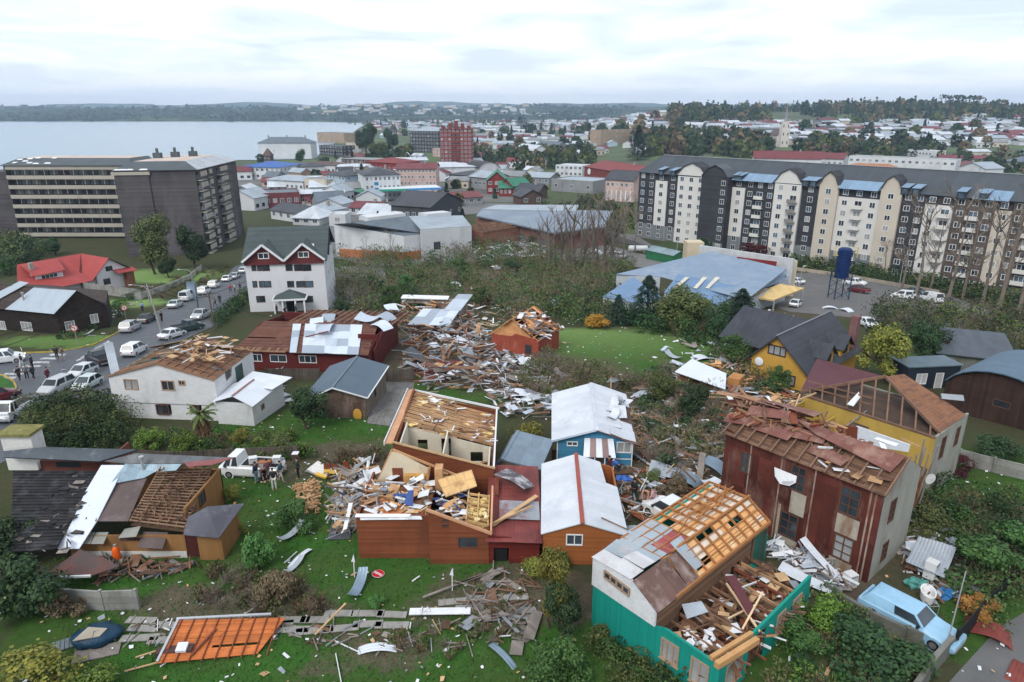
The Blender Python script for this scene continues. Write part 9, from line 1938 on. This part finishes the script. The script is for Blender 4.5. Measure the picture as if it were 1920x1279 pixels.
# things on the lawns
def T_(name, label, cat, px, py, rz=0., h=0., loc=None): return thing(name, label, cat, loc or G(px, py, h), rz)
t = T_('roof_panel', 'big orange boarded roof panel lying on the front lawn', 'roof panel', 415,1200, R(6),.35); t.rotation_euler = (R(12), R(2), R(6))
m = MB(); ob = surf((.50,.15,.045),.75, pat='lines', ax='y', pitch=.14, var=.25, stain=(.30,.09,.03), sa=.4, ss=1., bump=.3); boards(m, [V((-2.8,-1.15,0)), V((2.0,-.9,0)), V((3., 1.2,0)), V((-2.5,1.3,0))], 15,.05,.02,.03, seg=2); m.build('boarding', ob, t)
m = MB(); [m.beam((-2.5+k*.62,-1.3+.03*k, .06),(-2.3+k*.62,1.3,.06),.05,.06) for k in range(9)]; m.beam((-1.2,-.9,.1),(-.4,.6,.12),.1,.06); m.build('rafter', red_brown, t); m = MB(); m.beam((-2.6,1.36,.05),(2.2,1.4,.05),.12,.1); m.beam((-2.75,-1.1,.05),(-2.5,1.3,.05),.12,.1); m.build('edge_flashing', surf((.45,.47,.50),.4,.3), t); m = MB(); m.box((-2., -.7,.1),(-1.5,-.2,.25)); m.build('white_tray', white_bit, t)
t = T_('fallen_gutter_box', 'dark brown eaves box beside the orange roof panel', 'eaves box', 328,1222, R(5),.2); m = MB(); m.beam((-.9,0,0),(.9,0,.1),.45,.3); m.build('box', surf((.08,.045,.04),.7), t)
t = T_('covered_pool', 'round inflatable pool wrapped in blue tarpaulin on the lawn', 'pool', 183,1200, R(20)); tp = surf((.012,.045,.085),.35, var=.3, vs=2., bump=1.2)
m = MB(); m.ell((0,0,.3),(1.15,.85,.45),20,10,0,.22); m.build('tarpaulin', tp, t, True); m = MB(); m.slab([(-.9,-.6,.72),(.3,-.6,.66),(.6,-.2,.74),(-.3,.1,.84)], .05); m.build('beige_lid', surf((.35,.31,.25),.7), t); m = MB(); m.box((-.9,-1.5,.02),(1.2,-.6,.08)); m.build('base_board', m_lumg, t)
t = T_('crate_lid', 'small grey-blue slatted lid left of the blue tarpaulin', 'lid', 118,1210, R(30),.05); m = MB(); [m.box((-.5+.2*k, -.4,0),(-.33+.2*k, .4,.06)) for k in range(5)]; m.build('slat_panel', surf((.14,.17,.19),.7), t)
t = T_('gas_cylinder', 'bright orange gas cylinder at the tan wall of the patched house', 'gas cylinder', 222,1056); m = MB(); m.tube([(0,0,0),(0,0,.1),(0,0,.95),(0,0,1.15),(0,0,1.2)], [.17,.22,.22,.12,.05], 14); m.build('tank', surf((.70,.11,.01),.4, var=.08), t, True); m = MB(); m.tube([(0,0,1.18),(0,0,1.32)], .08,8); m.build('valve', m_galv, t)
t = T_('sofa', 'white mattress sofa tipped on the grass beside yellow chairs', 'sofa', 605,888, R(-25),.1); m = MB(); m.slab([(-1.1,-.5,.35),(.6,-.6,.2),(.8,.4,.35),(-.9,.6,.6)], .22); m.build('mattress', surf((.62,.60,.58),.9, var=.15, vs=3), t); m = MB(); m.slab([(-.1,-.75,.3),(.9,-.75,.25),(.9,-.5,.3),(-.1,-.5,.4)], .2); m.build('yellow_seat', surf((.6,.38,.08),.8), t)
for i, (px, py) in enumerate([(614,893),(626,895),(640,897),(648,889),(652,900)]):
 o = T_('chair', '', 'chair', px, py, rnd.uniform(-.6,.6)); o['group'] = 'dining chairs on the grass'; AUTO2.append((o, 'dark wooden chair with yellow seat on the grass'))
 m = MB(); m.box((-.24,-.24,.42),(.24,.24,.5)); m.build('seat', surf((.6,.38,.08),.8), o); m = MB(); m.box((-.24,.2,.5),(.24,.25,.95)); m.build('backrest', red_brown, o)
 for x in (-.2,.2):
  for y in (-.2,.2): m = MB(); m.box((x-.025, y-.025,0),(x+.025, y+.025,.42)); m.build('leg', red_brown, o)
def table(px, py, w, d, h, c, label, name='table', cat='table', loc=None):
 o = T_(name, label, cat, px, py, R(rnd.uniform(-20,20)), loc=loc); m = MB(); m.box((-w/2, -d/2, h-.05),(w/2, d/2, h)); m.build('top', c, o)
 for x in (-w/2+.05, w/2-.05):
  for y in (-d/2+.05, d/2-.05): m = MB(); m.box((x-.025, y-.025,0),(x+.025, y+.025, h-.05)); m.build('leg', m_lumd, o)
table(683,876,1.1,.5,.7, white_bit, 'white topped table left of the boarded house'); table(556,868,.5,.5,.9, white_bit, 'small white topped stand behind the person in dark green')
def appliance(px, py, s, label, name, z=0., rot=20, c=None, loc=None):
 o = T_(name, label, name.replace('_', ' '), px, py, R(rot), z, loc); m = MB(); m.box((-s[0]/2, -s[1]/2,0),(s[0]/2, s[1]/2, s[2])); m.build('casing', c or surf((.62,.63,.64),.4, var=.06), o); m = MB(); m.box((-s[0]*.38, -s[1]/2-.02, s[2]*.15),(s[0]*.38, -s[1]/2-.004, s[2]*.75)); m.build('door', surf((.50,.52,.54),.4), o); m = MB(); m.box((-s[0]*.4, -s[1]/2-.02, s[2]*.82),(s[0]*.4, -s[1]/2-.004, s[2]*.94)); m.build('control_strip', grey_bit, o)
appliance(1592,1098,(.6,.55,.85), 'white washing machine at the corner of the rusty clad house', 'washing_machine'); appliance(1743,1082,(.6,.6,1.1), 'white refrigerator leaning under the tilted tin roof', 'refrigerator', .2,40); appliance(475,868,(.6,.5,.5), 'white washing tub box loaded on the flatbed truck', 'storage_box', 1.0)
appliance(497,873,(.9,.5,.35), 'orange brown cabinet being lifted onto the flatbed truck', 'cabinet', 1.05,5, surf((.35,.13,.05),.7)); appliance(520,868,(.6,.5,.55), 'white box at the tail end of the flatbed truck', 'storage_box', 1.0,5)
t = T_('bathtub', 'white bathtub standing behind the pale blue station wagon', 'bathtub', 1738,1122, R(65),.35); m = MB()
for i in range(16): a, b = 6.2832*i/16,6.2832*(i+1)/16; P = lambda q, k, z: (math.cos(q)*.62*k, math.sin(q)*.36*k, z); m.add([P(a, 1.1,.5), P(b, 1.1,.5), P(b, .9,.48), P(a, .9,.48), P(a, .7,.1), P(b, .7,.1), P(a, .95,0), P(b, .95,0)], [(0,1,3-1,3),(3,2,5,4),(1,0,6,7)])
m.add([(math.cos(6.2832*i/16)*.62*.7, math.sin(6.2832*i/16)*.36*.7,.1) for i in range(16)], [tuple(range(16))]); m.build('basin', surf((.68,.68,.68),.25, var=.03), t); m = MB(); m.tube([(.5,0,.5),(.5,0,.68),(.38,0,.68)], .025,6); m.build('tap', m_galv, t)
for px, py, c, lab in [(1715,1098,(.10,.32,.28), 'green and white tarpaulin heap below the tilted tin roof'),(1770,1118,(.03,.16,.38), 'blue tarpaulin crumpled beside the white bathtub'),(1570,1100,(.02,.03,.07), 'dark blue plastic sacks beside the washing machine'),(1165,902,(.05,.15,.5), 'bright blue bag on the grass by the bungalow steps'),(1800,1110,(.5,.5,.48), 'grey white rags on the rubble near the orange shrub')]:
 o = T_('tarpaulin', lab, 'tarpaulin', px, py); m = MB(); m.ell((0,0,.15),(.5,.38,.28),14,8,0,.7); m.ell((.5,.1,.1),(.35,.3,.2),12,6,0,.8); m.build('folds', surf(c, .5, var=.3, vs=3, bump=1.), o)
for px, py, lab in [(665,1082, 'white post with pennant standing left on the front lawn'),(848,1108, 'white cross topped post standing right on the front lawn')]:
 o = T_('marker_post', lab, 'post', px, py); m = MB(); m.beam((0,0,0),(.03,0,1.45),.05); m.build('stake', white_bit, o); m = MB(); m.slab([(-.12,-.03,1.1),(.1,-.03,1.05),(.06,-.03,1.6)], .03); m.build('pennant', white_bit, o)
t = T_('stool_frame', 'light metal stool frame beside the station wagon and bathtub', 'stool', 1745,1148); m = MB(); [m.beam((x, y, 0),(x, y, .55),.03) for x in (-.25,.25) for y in (-.2,.2)]; m.beam((-.25,-.2,.55),(.25,-.2,.55),.03); m.beam((-.25,.2,.55),(.25,.2,.55),.03); m.beam((-.25,-.2,.55),(-.25,.2,.55),.03); m.beam((.25,-.2,.55),(.25,.2,.55),.03); m.build('tube_frame', m_galv, t)
# descriptions that single out repeats
LMK = [('the boarded brown house', 790,930),('the teal house', 1270,1120),('the rusty clad house', 1520,950),('the roofless yellow wing', 1650,760),('the orange cabin', 1095,950),('the blue bungalow', 1115,810),('the small grey shed', 972,860),('the tan patched house', 290,960),('the white shingled house', 320,730),('the weathered barn', 660,730),('the dark red hall', 600,640),('the brick house', 965,610),('the yellow house', 1500,650),('the white hotel', 535,520),('the red roofed villa', 160,490),('the dark corner house', 80,590),('the blue roofed workshop', 1310,520),('the shopping mall', 1020,420),('the right apartment block', 1650,430),('the white warehouses', 750,440),('the green field', 1150,650),('the crooked white sheet roof', 1310,700),('the arched brown barn', 1860,720),('the station wagon', 1700,1160),('the orange roof panel', 415,1200),('the round pool', 183,1200),('the stop sign', 709,1076),('the blue tank tower', 1573,500),('the flatbed truck', 475,890),('the left street', 280,650),('the narrow yellow tipped tree', 1046,1150),('the tilted tin roof', 1745,1045)]
for q in [x[0] for x in PROTO.values()]+list(CP.values()):
 def rm(o):
  for c in [x for x in bpy.data.objects if x.parent == o]: rm(c)
  bpy.data.objects.remove(o)
 rm(q)
def where(o, k=0):
 x, y = proj(o.location); L = sorted(LMK, key=lambda q: (q[1]-x)**2+(q[2]-y)**2); n, a, b = L[k]; dx_, dy_ = x-a, y-b
 return ('left of ' if dx_ < 0 else 'right of ')+n if abs(dx_) > abs(dy_)*1.2 else ('beyond ' if dy_ < 0 else 'in front of ')+n
ORD = 'first second third fourth fifth sixth seventh eighth ninth tenth eleventh twelfth'.split()
for o in list(SC.objects):
 lb = o.get('label')
 if lb in ('leafless grey brown tree with fine upright twigs', 'snapped bare poplar with torn limbs among the broken row'): AUTO2.append((o, 'leafless tree with fine twigs' if 'leafless' in lb else 'snapped bare poplar with torn limbs'))
 if o.get('group', '').startswith(('trees ', 'distant houses ')): AUTO2.append((o, None))
by = {}
for o, d in AUTO2:
 lab = o['label'] if d is None else d+' '+where(o)
 by.setdefault(lab, []).append(o)
for lab, L in by.items():
 if len(L) == 1: L[0]['label'] = lab; continue
 L.sort(key=lambda o: proj(o.location)[0])
 for i, o in enumerate(L):
  w = lab.split(); p = ORD[i] if i < 12 else str(i+1)+'th'; s = 'leftmost' if i == 0 else 'rightmost' if i == len(L)-1 else p+' from the left'
  o['label'] = ' '.join((w if len(w) <= 11 else w[:11])+[', '+s]).replace(' ,', ',')
